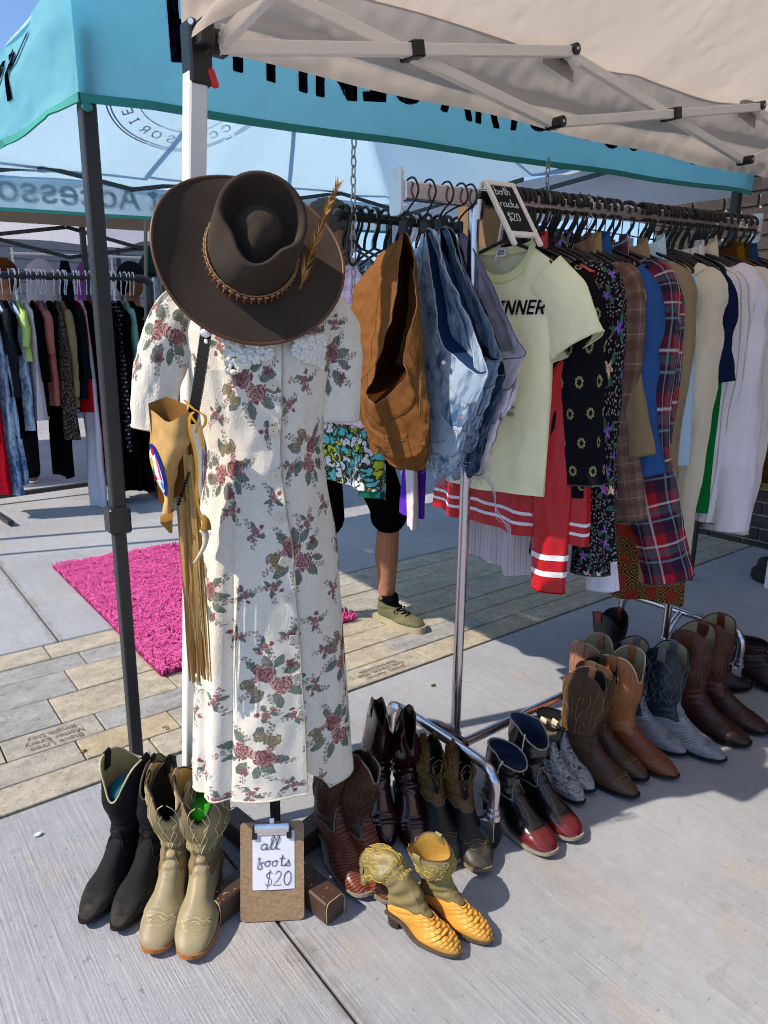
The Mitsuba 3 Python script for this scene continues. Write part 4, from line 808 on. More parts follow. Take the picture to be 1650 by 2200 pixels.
e2, _ = dress_P(np.linspace(0, -2 * np.pi - .22, 330), np.full(330, .325), .0004)
put('hem', move(tube(e2, .0022, 6), DM), 'cloth_plain', ds, smooth=True, color=np.broadcast_to(lin('#cfc6b4'), (330 * 6 + 2, 3)).copy())
mat('pearl', prin([0.62, 0.56, 0.43], 0.22, 0.6, clearcoat=0.5))
sq = np.array(Polygon([(-.0068, -.0068), (.0068, -.0068), (.0068, .0068), (-.0068, .0068)]).buffer(.0036).exterior.coords)
for i, (p_, z_) in enumerate(((.052, 1.374), (.040, 1.292), (.048, 1.195), (.064, 1.098), (.106, 1.007), (.112, .913), (.155, .83), (.195, .732), (.217, .641), (.246, .55))):
    p_ += .10; c, _ = dress_P(np.array(p_ - ed(z_)), np.array(z_), .006)
    M = DM @ frame(*c, yaw=p_ * .8); rx = rng.uniform(-.5, .5); Rl = np.array([[math.cos(rx), 0, -math.sin(rx), 0], [0, 1, 0, 0], [math.sin(rx), 0, math.cos(rx), 0], [0, 0, 0, 1.0]])
    m = trimesh.creation.extrude_polygon(Polygon(sq), .0032, engine='earcut'); v = np.array(m.vertices)
    bt_ = put('button', move((np.stack([v[:, 0], -v[:, 2] + .002, v[:, 1]], 1), np.array(m.faces)), M @ Rl), 'pearl', ds, smooth=30)
    put('button_thread', move(cat(tube([(-.0018, -.0016, 0), (.0018, -.0016, 0)], .0007, 5)), M @ Rl), 'ink', bt_)
def sleeve(pts, rs, yr, u0, name_seed, nm='sleeve', flat=.8):
    pts = cr(pts, 46); rs = cr(rs, 46)[:, 0]; t, A, B = frames(pts)
    th = np.linspace(0, 2 * np.pi, 65)
    dirx = np.cross(t, [0, 1.0, 0]); dirx /= np.linalg.norm(dirx, axis=1, keepdims=True); diry = np.cross(dirx, t)
    s = np.linspace(0, 1, 46)[:, None]
    w = 1 + .17 * fb(stk(np.cos(th)[None] * 2, np.sin(th)[None] * 2, s * 5 + name_seed), 3, name_seed) * 2 + .06 * np.sin(th[None] * 4 + s * 5) * s
    v = pts[:, None] + (rs[:, None] * w * np.cos(th)[None])[..., None] * dirx[:, None] + (rs[:, None] * w * flat * np.sin(th)[None])[..., None] * diry[:, None]
    uv = stk(u0 + .06 * (th[None] - np.pi), 1.45 - .32 * s).reshape(-1, 2)
    k = put(nm, move(grid(v), DM), 'floral_cloth', ds, smooth=True, uv=uv)
    put('cuff_hem', move(tube(v[-1][:-1], .0022, 6, closed=True), DM), 'cloth_plain', k, smooth=True, color=np.broadcast_to(lin('#cfc6b4'), (65 * 6, 3)).copy())
sleeve([(-.110, 0, 1.455), (-.172, -.005, 1.425), (-.214, -.014, 1.33), (-.242, -.02, 1.19)], [.062, .057, .052, .046], .8, 1.02, 3)
sleeve([(.110, 0, 1.455), (.155, -.005, 1.415), (.168, -.012, 1.33), (.168, -.016, 1.205)], [.062, .056, .052, .050], .8, 2.02, 8)
lace = []
for side, pa, pb in ((0, -.54, .04), (1, .30, .84)):
    for _ in range(330):
        p_ = rng.uniform(pa, pb); f = (p_ - pa) / (pb - pa); f = f if side == 0 else 1 - f
        dpt = .040 + .042 * (1 - f) ** .8 * (1 if side == 0 else .7); z_ = 1.405 - dpt * rng.uniform(0, 1) - (.012 if abs(f - .5) < .5 else 0)
        p_ += .10; c, _ = dress_P(np.array(p_ - ed(z_)), np.array(z_), rng.uniform(.005, .013))
        m = trimesh.creation.icosphere(1, rng.uniform(.0038, .0064)); v = np.array(m.vertices) * rng.uniform(.7, 1.3, 3) + c
        lace.append((v, np.array(m.faces)))
put('crochet_collar', move(cat(lace), DM), mat('crochet', diff([0.80, 0.78, 0.72])), ds, smooth=True, kind='stuff', label='white crochet lace collar')

# hat
ht = thing('hat', 'wide brimmed dark brown felt hat with teardrop crown, on top of the floral dress', 'hat')
vw = V(.464, .881, .090); vw /= np.linalg.norm(vw); rr = V(.787, -.617, .012); uu = V(.143, .201, .969)
nh = -vw * math.cos(math.radians(30)) + (uu * .955 + rr * .30) * math.sin(math.radians(30)); nh /= np.linalg.norm(nh)
fy = -uu - rr * .25; fy = fy - nh * (fy @ nh); fy /= np.linalg.norm(fy)       # towards the hat's front
HM = np.eye(4); HM[:3, 0], HM[:3, 1], HM[:3, 2] = np.cross(fy, nh), fy, nh; HM[:3, 3] = V(.726, 1.374, 1.546)
th = np.linspace(0, 2 * np.pi, 121)[:-1]      # 0 = local x, pi/2 = front
def base_r(th): return .087 / np.sqrt((np.cos(th)) ** 2 + (.087 / .099 * np.sin(th)) ** 2)
def brim_z(r, th, k=1.0):
    f = np.clip((r - .085) / .115, 0, 1)
    return .026 * f ** 1.6 * np.cos(th) ** 2 - .010 * f ** 2 * np.sin(th) ** 2 - .020 * f ** 2 * np.clip(-np.cos(th), 0, 1) * np.clip(np.sin(th), 0, 1) + .003 * f * np.sin(3 * th + 1)
R_ = .190 + .004 * np.cos(2 * th)
f = np.linspace(0, 1, 26)[:, None]; r = base_r(th)[None] * (1 - f) + R_[None] * f
top = np.stack([r * np.cos(th), r * np.sin(th), brim_z(r, th[None]) + .0015], -1); bot = top - [0, 0, .0035]
bm = cat(grid(top, wrap=True), grid(bot, wrap=True, flip=True))
mat('felt', two(prin(VC, 0.95, 0.12, sheen=0.4)))
FC = '#3f3630'
put('brim', move(bm, HM), 'felt', ht, smooth=True, color=vcol(bm[0], FC, .22, 18, 2))
put('brim_binding', move(tube(top[-1] - [0, 0, .0015], .0036, 8, closed=True), HM), 'leather', ht, smooth=True, color=np.broadcast_to(lin('#5a3c26'), (121 * 8, 3)).copy())
de = (th - np.pi / 2 + np.pi) % (2 * np.pi) - np.pi
rim = base_r(th) * (.955 - .03 * np.cos(2 * de)) * (1 + .15 * np.exp(-(de / .34) ** 2) - .15 * np.exp(-((abs(de) - .85) / .42) ** 2) + .05 * np.exp(-((abs(de) - 2.2) / .6) ** 2))
hr = .128 + .012 * np.cos(de) * -1 + .006 * np.cos(2 * de)
P = []
for t in np.linspace(0, 1, 22):  # wall
    e = t ** 1.4; rad = base_r(th) * (1 - e) + rim * e; rad = rad * (1 + .035 * np.sin(np.pi * t))
    P.append(np.stack([rad * np.cos(th), rad * np.sin(th), hr * t], -1))
for a in np.linspace(.15, 1, 8):  # rounded lip
    rad = rim - .0067 * (1 - np.cos(a * np.pi)) ; P.append(np.stack([rad * np.cos(th), rad * np.sin(th), hr + .0065 * np.sin(a * np.pi)], -1))
l = (rim - .0135)
for q_ in np.linspace(0, 1, 30)[1:]:  # groove and inner dome
    gr = -(.044 + .014 * np.exp(-(de / .5) ** 2) * (1 - q_) ** 1.5) * pch([0, .06, .14, .24, .5, .8, 1], [0, .66, 1.0, .95, .42, .16, .12], q_); gr = gr if np.ndim(gr) else np.full_like(th, gr)
    rad = l * (1 - q_) ; off = -.010 * np.sin(np.pi * q_ * .5) 
    P.append(np.stack([rad * np.cos(th), rad * np.sin(th) + off * q_, hr * (1 - min(1, q_ * 1.6)) + .128 * min(1, q_ * 1.6) + gr], -1))
P = np.array(P)
m = grid(P, wrap=True)
put('crown', move(m, HM), 'felt', ht, smooth=True, color=vcol(m[0], FC, .22, 18, 5))
bd = []
for t, o in ((0, .0045), (.06, .0062), (.85, .0058), (1, .0035)):
    zb_ = .003 + .023 * t; rad = (base_r(th) * (1 - .03 * t)) + o; bd.append(np.stack([rad * np.cos(th), rad * np.sin(th), zb_ + 0 * th + brim_z(base_r(th) + .012, th)], -1))
bk = put('hat_band', move(grid(np.array(bd), wrap=True), HM), 'leather', ht, smooth=True, color=vcol(np.array(bd).reshape(-1, 3), '#5f2a17', .3, 60, 2))
cord = base_r(th) + .005
put('cord', move(cat(tube(np.stack([cord * np.cos(th), cord * np.sin(th), .029 + .001 * np.sin(th * 40)], -1), .0020, 5, closed=True)), HM), 'leather', bk, smooth=True, color=np.broadcast_to(lin('#8a6a48'), (121 * 5, 3)).copy())
for i in range(46):
    a = i / 46 * 2 * np.pi; rad = float(base_r(np.array(a))) + .0075
    c = V(rad * math.cos(a), rad * math.sin(a), .0235)
    tn = V(-math.sin(a), math.cos(a), 0)
    ringp = np.array([c + .0042 * (math.cos(t) * tn + math.sin(t) * V(.25 * math.cos(a), .25 * math.sin(a), .96)) for t in np.linspace(0, 2 * np.pi, 13)[:-1]])
    put('bead', move(cat(tube(ringp, .0011, 5, closed=True), tube([c - V(0, 0, .004), c - V(-.003 * math.cos(a), -.003 * math.sin(a), .016)], .0009, 4)), HM), 'shell' if 'shell' in scene else mat('shell', prin([0.40, 0.30, 0.19], 0.35, 0.6)), bk, smooth=True, kind='stuff' if False else None)
# feather tucked in the band on the right
fa = V(.745, 1.40, 1.54)
f0 = HM[:3, :3] @ V(-.085, .03, .02) + HM[:3, 3] if False else None
q0 = V(0.793, 1.292, 1.483); q1 = V(0.879, 1.274, 1.692)
fq = cr([q0, q0 * .65 + q1 * .35 + V(-.004, 0, .004), q0 * .3 + q1 * .7 + V(-.003, 0, .003), q1], 60); k = tag(key('feather', ht), 'long brown striped feather with frayed edges')
put('quill', tube(fq, np.linspace(.0020, .0006, 60), 6), 'matte', k, smooth=True, color=np.broadcast_to(lin('#8a6a3a'), (60 * 6 + 2, 3)).copy())
bb, bc = [], []
dirf = (q1 - q0) / np.linalg.norm(q1 - q0)
for i in range(260):
    t = rng.uniform(.05, 1.0); c = fq[int(t * 59)]; sgn = rng.choice([-1, 1])
    out = np.cross(dirf, vw) * sgn; Lb = rng.uniform(.013, .026) * (1.15 - .55 * t) * (1.6 if rng.random() < .08 else 1)
    tip = c + out * Lb * .50 + dirf * Lb * 1.15 - vw * rng.normal(0, .003); w = dirf * .0026
    bb.append((np.array([c - w, c + w, tip]), np.array([[0, 1, 2]])))
    bc += [lin(['#5a3a1c', '#a8702f', '#c9a460', '#7a4a20'][int(t * 14 + rng.integers(2)) % 4])] * 3
put('vane', cat(bb), 'cloth_plain', k, color=np.array(bc), kind='stuff')

# fringed leather purse with its strap
ps = thing('fringed_purse', 'tan leather purse with long fringe, horn tip and oval patch hanging on the dress', 'purse')
pu, pr = V(.143, .201, .969), V(.787, -.617, .012); PF = 1.07 / 7.335 / 1045.
O0 = V(.532, 1.372, 1.224)                     # the crop's (600, 240) corner of the panel
nn = -vw + V(0, 0, .09); nn /= np.linalg.norm(nn)
def pw(cx, cy, d=0.0): return O0 + np.asarray((np.asarray(cx, float) - 600) * PF)[..., None] * pr - np.asarray((np.asarray(cy, float) - 380) * PF)[..., None] * V(0, 0, 1.0) + np.asarray(d, float)[..., None] * nn
yl = np.linspace(0, 1, 60); L_ = cr([(288, 236), (300, 450), (286, 640), (258, 930), (290, 1130), (345, 1340), (432, 1540), (395, 1750), (405, 1850)], 60); R2 = cr([(915, 262), (905, 470), (892, 680), (790, 840), (690, 1040), (686, 1135), (620, 1340), (604, 1560), (612, 1690)], 60)
s = np.linspace(0, 1, 26)[None]; cx = L_[:, :1] * (1 - s) + R2[:, :1] * s; cy = L_[:, 1:] * (1 - s) + R2[:, 1:] * s
cy = cy + (np.sin(np.pi * s) * 105 - 30 * np.sin(3 * np.pi * s)) * (1 - yl[:, None]) ** 3
bul = .030 * np.sin(np.pi * s) * (.55 + .45 * np.sin(np.pi * yl[:, None])) - .030 * (1 - s) ** 2 + .006 * fb(stk(cx * .006, cy * .004, 0 * cx), 3, 2)
def leath(v, c, sd=0): return vcol(v, c, .32, 45, sd)
TAN = '#b9945c'
fp = pw(cx, cy, bul); m = cat(grid(fp, flip=True))
fl = put('front_flap', m, 'suede', ps, smooth=True, color=leath(m[0], TAN))
tipx = np.array([(404, 1850), (440, 1900), (500, 1980), (545, 2045), (556, 1900), (600, 1680)]); 
tp = np.stack([pw(np.linspace(398, 608, 9), np.linspace(1770, 1640, 9), .010), pw(np.linspace(400, 585, 9), np.linspace(1850, 1800, 9), .022), pw(np.linspace(520, 560, 9), np.linspace(2020, 2020, 9), .012)], 0)
m = grid(tp, flip=True); put('flap_tip', m, 'suede', ps, smooth=True, color=leath(m[0], '#8f6428'))
# back body, open at the top
s2 = np.linspace(0, 1, 14)[None]; y2 = np.linspace(0, 1, 30)[:, None]
bx2 = 300 + (560 + 60 * y2) * s2 + 60 * y2 ; by2 = 60 + 190 * abs(s2 - .45) + 1500 * y2
m = grid(pw(bx2, by2, -.022 - .016 * np.sin(np.pi * s2) + 0 * y2)); put('back_panel', m, 'suede', ps, smooth=True, color=leath(m[0], '#8a5f28'))
ga = np.linspace(0, 1, 20)[:, None]; gs = np.linspace(0, 1, 8)[None]
m = grid(pw(600 + 300 * ga * 0 + (900 - 640 * (1 - gs) * .28) - 600 + 40 * ga + 0 * gs, 300 + 1330 * ga + 0 * gs, -.03 + .03 * gs + 0 * ga)); put('gusset', m, 'suede', ps, smooth=True, color=leath(m[0], '#7a5322'))
put('lacing', cat([tube(cr([pw(660 + 175 * t, 1570 - 450 * t, .002), pw(690 + 170 * t, 1590 - 450 * t, .010), pw(655 + 180 * t, 1600 - 450 * t, .003)], 8), .0014, 5) for t in np.linspace(0, 1, 11)]), 'ink', ps, smooth=True, kind='stuff')
for i in range(22):
    x0 = 650 + 300 * (i % 11) / 10 + rng.uniform(-12, 12); d0 = .012 * (i // 11) - .010 + rng.uniform(-.003, .003); y0 = rng.uniform(1500, 1600) if i < 16 else rng.uniform(700, 900); y1 = rng.uniform(4350, 4520); xe = x0 + rng.uniform(-25, 60) + 20
    t = np.linspace(0, 1, 26); xx = x0 + (xe - x0) * t + 14 * np.sin(t * 7 + i) * t; ww = rng.uniform(15, 27) * (1 - .25 * t) ; tw = rng.uniform(-1.2, 1.2) * t + rng.uniform(-.4, .4)
    a = pw(xx - ww * np.cos(tw), y0 + (y1 - y0) * t, d0 + ww * PF * np.sin(tw) + .003 * np.sin(t * 5 + i)); b_ = pw(xx + ww * np.cos(tw), y0 + (y1 - y0) * t, d0 - ww * PF * np.sin(tw) + .003 * np.sin(t * 5 + i))
    m = grid(np.stack([a, b_, b_ - nn * .0014, a - nn * .0014], 1), wrap=True)
    put('fringe_strip', m, 'suede', ps, smooth=False, color=leath(m[0], ['#b08a50', '#b9945c', '#987442'][i % 3], i))
hp = cr([pw(1010, 1960, .01), pw(1050, 2080, .012), pw(1010, 2240, .014), pw(900, 2420, .016), pw(840, 2480, .016)], 24)
put('horn', tube(hp, np.linspace(.0085, .0012, 24), 10), mat('bone', prin([0.56, 0.49, 0.36], 0.35, 0.5)), ps, smooth=True, label='curved pale horn tip')
cp = cr([pw(1010, 1770, .008), pw(1060, 1850, .012), pw(1060, 1960, .012)], 14)
mm = tube(cp, np.linspace(.006, .0115, 14), 12); put('horn_cap', mm, 'suede', ps, smooth=True, color=leath(mm[0], '#94702c'))
for i, c in enumerate(([(840, 80, .0), (960, 190, .012), (1120, 290, .016), (1130, 400, .016), (1060, 520, .014), (1080, 780, .012)], [(900, 260, .0), (905, 500, .014), (960, 820, .016), (975, 1150, .015), (945, 1450, .014), (980, 1720, .012), (1040, 1800, .012)], [(960, 250, 0), (930, 300, .012), (1010, 420, .016), (990, 540, .014)])):
    pp = cr([pw(*q_) for q_ in c], 50); a = pr * .0030
    m = grid(np.stack([pp - a, pp + a, pp + a - nn * .0016, pp - a - nn * .0016], 1), wrap=True); put('lace_thong', m, 'suede', ps, color=leath(m[0], '#b08430', i))
# oval patch on the flap
def patch(px, py, d): # px,py in the crop's pixels -> on the flap's surface
    i = np.clip(np.interp(py, (L_[:, 1] + R2[:, 1]) / 2 * .5 + L_[:, 1] * .5, np.arange(60)), 0, 59); l = np.interp(i, np.arange(60), L_[:, 0]); r_ = np.interp(i, np.arange(60), R2[:, 0])
    sv = np.clip((px - l) / (r_ - l), 0, 1); yv = i / 59
    return pw(px, py, .030 * np.sin(np.pi * sv) * (.55 + .45 * np.sin(np.pi * yv)) - .030 * (1 - sv) ** 2 + d)
def ell(cx, cy, a, b_, rot, d, n=40, rings=8):
    t = np.linspace(0, 2 * np.pi, n + 1)[:-1]; r_ = np.linspace(0, 1, rings)[:, None]
    x, y = a * np.cos(t) * r_, b_ * np.sin(t) * r_; return grid(patch(cx + x * math.cos(rot) - y * math.sin(rot), cy + x * math.sin(rot) + y * math.cos(rot), d), wrap=True)
pk = tag(key('patch', fl), 'oval embroidered patch in blue, white, red and yellow')
for nm, a, c in (('patch_border', (405, 1085, 105, 375, -.26, .0060), '#1c2f86'), ('patch_field', (385, 1105, 82, 320, -.26, .0072), '#c9d2e0')):
    m = ell(*a); put(nm, m, 'cloth', fl, smooth=True, color=vcol(m[0], c, .25, 200, 1))
em2, ec = [], []
for cx_, cy_, a, b_, rt, c in ((330, 830, 30, 55, -.3, '#b5202c'), (310, 1000, 26, 90, -.2, '#c9b62a'), (330, 1120, 20, 60, -.2, '#2f7a3a'), (345, 1215, 34, 50, -.3, '#b5202c'), (410, 990, 16, 130, -.3, '#d8447a'), (440, 1120, 14, 100, -.3, '#d8447a'), (470, 1290, 22, 60, -.2, '#5f8ac0'), (385, 1010, 30, 160, -.25, '#e9eef6')):
    m = ell(cx_, cy_, a, b_, rt, .0082, 20, 4); em2.append(m); ec.append(vcol(m[0], c, .3, 300, 2))
put('patch_embroidery', cat(em2), 'cloth', fl, smooth=True, color=np.vstack(ec), kind='stuff')
sp = cr([(.640, 1.392, 1.470), (.622, 1.372, 1.405), (.600, 1.362, 1.32), (.586, 1.362, 1.26), (.578, 1.372, 1.215)], 40); a = (pr * .96 + nn * .1) * .0125
m = grid(np.stack([sp - a, sp + a, sp + a - nn * .0025, sp - a - nn * .0025], 1), wrap=True)
st = put('strap', m, 'matte', ps, color=vcol(m[0], '#08090c', .2, 40, 3), label='black leather shoulder strap')
cc = sp[11] + nn * .003
Mc = np.eye(4); Mc[:3, 0], Mc[:3, 1], Mc[:3, 2] = pr, np.cross(nn, pr), nn; Mc[:3, 3] = cc
put('concho', move(cat(trimesh.creation.icosphere(2, 1.0).apply_scale([.0115, .0095, .004]), trimesh.creation.icosphere(2, 1.0).apply_translation([0, -2.6, .2]).apply_scale([.005, .007, .003]), trimesh.creation.icosphere(2, 1.0).apply_translation([0, 2.4, .2]).apply_scale([.004, .006, .003])), Mc), 'steel', st, smooth=True, label='silver concho ornament')
put('strap_stitching', cat([tube([sp[i] + a * .9 * s_ + nn * .0006, sp[i] * .6 + sp[min(i + 1, 39)] * .4 + a * .9 * s_ + nn * .0006], .0006, 4) for i in range(0, 39) for s_ in (-1, 1)]), 'shell', st, kind='stuff')

# clipboard leaning on the base
cbk = thing('clipboard', 'brown hardboard clipboard with a handwritten paper price note, leaning on the wooden base', 'clipboard')
e0, e1 = V(.612, 1.322, .003), V(.741, 1.236, .003); ex = (e1 - e0) / np.linalg.norm(e1 - e0); bk_ = V(-ex[1], ex[0], 0)
up = bk_ * math.sin(math.radians(17)) + V(0, 0, 1) * math.cos(math.radians(17)); CM = np.eye(4); CM[:3, 0], CM[:3, 1], CM[:3, 2], CM[:3, 3] = ex, up, np.cross(ex, up), (e0 + e1) / 2
bwid = np.linalg.norm(e1 - e0); bh = .238
def hard(p, n, uv): return mix((0.245, 0.155, 0.085), (0.36, 0.245, 0.145), n2(p.x * 330 + p.y * 200, p.z * 330)) * (1.0)
mat('hardboard', prin(proc(hard), 0.6, 0.3))
put('board', move(ext(Polygon([(-bwid / 2 + .012, .012), (bwid / 2 - .012, .012), (bwid / 2 - .012, bh - .012), (-bwid / 2 + .012, bh - .012)]).buffer(.012, quad_segs=8), .003), CM @ frame(0, 0, -.003)), 'hardboard', cbk)
xs = np.linspace(-.051, .051, 12); ys = np.linspace(.076, .216, 14); X, Y = np.meshgrid(xs, ys, indexing='ij')
pp = put('paper', move(grid(np.stack([X + .0035, Y, .0012 + .0022 * (np.sin(X * 26 + 1.5) ** 2) * (1 - (Y - .076) / .14)], -1)), CM), mat('paper_white', two(diff([0.74, 0.74, 0.82]))), cbk, smooth=True)
for tx, y, x, h in (('all', .172, -.034, .030), ('boots', .132, -.042, .0285), ('$20', .086, -.024, .036)):
    m, w = hand(tx, h, .00075, .12)
    put('handwriting', move(m, CM @ frame(x + .0035, y, .0034)), 'ink', pp, smooth=True)
ck = tag(key('clip', cbk))
cs = np.array([(.0, .020), (.003, .024), (.009, .024), (.012, .016), (.010, .006), (.006, .002), (.0045, -.004)])
P = np.array([[(x, .212 + y, z) for z, y in cs] for x in np.linspace(-.041, .041, 10)])
put('clip_plate', move(grid(P, flip=True), CM), 'clip_metal' if 'clip_metal' in scene else mat('clip_metal', two(dict(scene['steel'], alpha=.1))), ck, smooth=40)
for x in (-.042, .042): put('corner_pad', move(cat(cbox(.012, .016, .005, .001, (x, .207, .0055)), cbox(.004, .022, .008, .001, (x * 1.08, .215, .005))), CM), 'black_plastic', ck, smooth=30)
put('clip_hook', move(cat(cbox(.012, .018, .003, .001, (0, .240, .004)), tube([(-.043, .226, .006), (.043, .226, .006)], .003, 8)), CM), 'steel', ck, smooth=30)

# ---------------------------------------------------------------- clothes on the chrome rack
def sel(c, a, b): return mix(b, a, dr.select(c, mi.Float(1), mi.Float(0)))
def fracc(x): return x - dr.floor(x) - 0.5
def stripes(x, per, w): return smoothstep(w / 2 + per * .03, w / 2 - per * .03, dr.abs(fracc(x / per)) * per)
def plaid_red(p, n, uv):
    u, v = uv.x, uv.y; c = mi.Color3f(0.36, 0.018, 0.028)
    for x in (u, v): c = mix(c, (0.012, 0.018, 0.040), 0.75 * stripes(x, .105, .045))
    for x in (u, v): c = mix(c, (0.02, 0.10, 0.13), 0.6 * stripes(x + .035, .105, .016))
    for x in (u, v): c = mix(c, (0.62, 0.66, 0.68), 0.8 * stripes(x + .052, .105, .0035)); c = mix(c, (0.25, 0.45, 0.55), 0.6 * stripes(x + .012, .105, .003))
    return c * (0.85 + 0.3 * n2(u * 500, v * 500))
def plaid_brown(p, n, uv):
    u, v = uv.x, uv.y; c = mi.Color3f(0.17, 0.105, 0.082)
    for x in (u, v): c = mix(c, (0.10, 0.055, 0.045), 0.5 * stripes(x, .05, .018)); c = mix(c, (0.42, 0.31, 0.26), 0.55 * stripes(x + .02, .05, .002))
    return c * (0.85 + 0.3 * n2(u * 500, v * 500))
def stripe_white(p, n, uv):
    c = mix((0.66, 0.64, 0.70), (0.33, 0.29, 0.26), 0.75 * stripes(uv.x + .003 * dr.sin(uv.y * 20), .028, .006)); return c * (0.92 + 0.16 * n2(uv.x * 400, uv.y * 400))
def stripe_pink(p, n, uv):
    return mix(mix((0.60, 0.56, 0.60), (0.30, 0.27, 0.30), 0.6 * stripes(uv.x, .014, .003)), (0.5, 0.36, 0.36), 0.5 * stripes(uv.x + .006, .014, .002))
def flowers(u, v, per, base, dots, cols):
    c = mi.Color3f(base)
    a, b_, r = voronoi(u / .0095, v / .0095); c = mix(c, dots, 0.85 * smoothstep(0.26, 0.17, a))
    ju, jv = u / per, v / per; iu, iv = dr.floor(ju), dr.floor(jv); rr = cell_rand(iu, iv, 3)
    x, y = (ju - iu - .25 - .5 * cell_rand(iu, iv, 1)) * per, (jv - iv - .25 - .5 * cell_rand(iu, iv, 2)) * per
    d = dr.sqrt(x * x + y * y); an = dr.atan2(y, x); R = .016 * (0.7 + 0.3 * dr.sin(an * 5 + rr * 6))
    fl = mix(cols[0], cols[1], smoothstep(0.3, 0.7, rr)); fl = mix(fl, cols[2], smoothstep(0.75, 0.85, rr)); fl = mix(fl, fl * 2.2 + 0.03, smoothstep(0.35, 0.6, n2(x * 300, y * 300)))
    c = mix(c, base, smoothstep(.030, .022, d)); lf = smoothstep(0.0, 0.3, dr.sin(an * 3 + rr * 9) - 0.4) * smoothstep(.030, .026, d); c = mix(c, (0.05, 0.14, 0.09), lf * .9)
    return mix(c, fl, smoothstep(0.001, -0.001, d - R))
def floral_black(p, n, uv): return flowers(uv.x, uv.y, .075, (0.012, 0.011, 0.016), (0.42, 0.40, 0.38), ((0.10, 0.05, 0.24), (0.22, 0.05, 0.20), (0.40, 0.28, 0.18)))
def medallion(p, n, uv):
    per = .062; iv = dr.floor(uv.y / per); uu = uv.x / per + .5 * (iv - 2 * dr.floor(iv / 2)); x, y = fracc(uu) * per, fracc(uv.y / per) * per
    d = dr.sqrt(x * x + y * y); a = dr.atan2(y, x); ringm = smoothstep(.0032, .0018, dr.abs(d - .0088 - .0012 * dr.sin(a * 8)))
    return mix((0.010, 0.010, 0.013), (0.36, 0.31, 0.15), ringm * (0.5 + n2(x * 700, y * 700) * .7))
def paisley(p, n, uv):
    per = .05; iu = dr.floor(uv.x / per); x, y = fracc(uv.x / per) * per, fracc(uv.y / per) * per; d = dr.abs(x) + dr.abs(y)
    c = mix((0.22, 0.07, 0.02), (0.03, 0.02, 0.015), smoothstep(.2, .25, dr.abs(fracc(d / .012)))); c = mix(c, (0.42, 0.26, 0.06), stripes(d, .012, .003))
    return mix(c, (0.30, 0.035, 0.02), smoothstep(0.55, 0.62, n2(uv.x * 30, uv.y * 30)))
def controllers(p, n, uv):
    a, b_, r = voronoi(uv.x / .034 + .9 * n2(uv.x * 70, uv.y * 70), uv.y / .034 + .9 * n2(uv.x * 70, uv.y * 70, 5))
    c = sel(r < 0.55, mi.Color3f(0.72, 0.75, 0.78), sel(r < 0.78, mi.Color3f(0.13, 0.55, 0.56), mi.Color3f(0.48, 0.56, 0.05)))
    c = mix(c, c * 0.55, smoothstep(0.80, 0.9, n2(uv.x * 260, uv.y * 260)))
    edge = smoothstep(0.20, 0.30, b_ - a); c2 = mix((0.012, 0.014, 0.02), c, edge)
    return mix(c2, (0.55, 0.58, 0.2), (1 - edge) * smoothstep(0.05, 0.02, b_ - a) * smoothstep(0.1, -0.1, dr.sin(uv.x * 900 + uv.y * 700)))
def gingham(p, n, uv):
    w = stripes(uv.x, .045, .0225) + stripes(uv.y, .045, .0225); return mix((0.74, 0.62, 0.70), (0.66, 0.26, 0.42), w * .42)
def leopard(p, n, uv):
    a, b_, r = voronoi(uv.x / .016, uv.y / .016); return mix((0.14, 0.10, 0.08), (0.022, 0.018, 0.017), smoothstep(0.25, 0.4, a + 0.3 * (r - .5)))
def dots(p, n, uv):
    x, y = fracc(uv.x / .034 + .5 * (dr.floor(uv.y / .034) - 2 * dr.floor(dr.floor(uv.y / .034) / 2))) * .034, fracc(uv.y / .034) * .034
    return mix((0.010, 0.010, 0.012), (0.7, 0.7, 0.7), smoothstep(.0062, .0050, dr.sqrt(x * x + y * y)))
def tropical(p, n, uv):
    q = f2(uv.x * 28, uv.y * 28, 1, 2); r = f2(uv.x * 28 + 9, uv.y * 28, 4, 2)
    return mix(mix((0.02, 0.22, 0.16), (0.05, 0.42, 0.20), smoothstep(.45, .55, q)), mix((0.55, 0.62, 0.62), (0.02, 0.05, 0.12), smoothstep(.45, .5, q)), smoothstep(.52, .58, r))
def denim(p, n, uv):
    m = f2(uv.x * 16, uv.y * 9, 2, 4); mott = f2(uv.x * 70, uv.y * 45, 7, 3)
    c = mix((0.055, 0.125, 0.27), (0.42, 0.54, 0.69), smoothstep(0.30, 0.62, 0.6 * m + 0.4 * mott)); return c * (0.85 + 0.3 * n2(uv.x * 900, uv.y * 300))
def denim_dark(p, n, uv):
    m = f2(uv.x * 16, uv.y * 9, 2, 4); mott = f2(uv.x * 70, uv.y * 45, 7, 3)
    return mix((0.018, 0.035, 0.085), (0.12, 0.19, 0.30), smoothstep(0.40, 0.75, 0.6 * m + 0.4 * mott)) * (0.85 + 0.3 * n2(uv.x * 900, uv.y * 300))
def cl_h(p, n, uv): return n2(uv.x * 900, uv.y * 900) * 0.0004 + fbm(uv.x * 18, uv.y * 10, 0, 3) * 0.010
for nm, fn in dict(plaid_red=plaid_red, plaid_brown=plaid_brown, stripe_white=stripe_white, stripe_pink=stripe_pink, floral_black=floral_black, medallion=medallion, paisley=paisley, controllers=controllers, gingham=gingham, leopard=leopard, dots=dots, tropical=tropical, denim=denim, denim_dark=denim_dark).items():
    mat(nm, two(diff(proc(fn))))
mat('knit', two(bump(diff(VC), lambda p, n, uv: dr.abs(dr.sin(uv.x * 500)) * 0.0018 + n2(uv.x * 300, uv.y * 260) * 0.0012)))
mat('satin', two(prin(VC, 0.42, 0.5, sheen=0.4)))
mat('plastic_hook', prin([0.008, 0.008, 0.009], 0.45, 0.4))
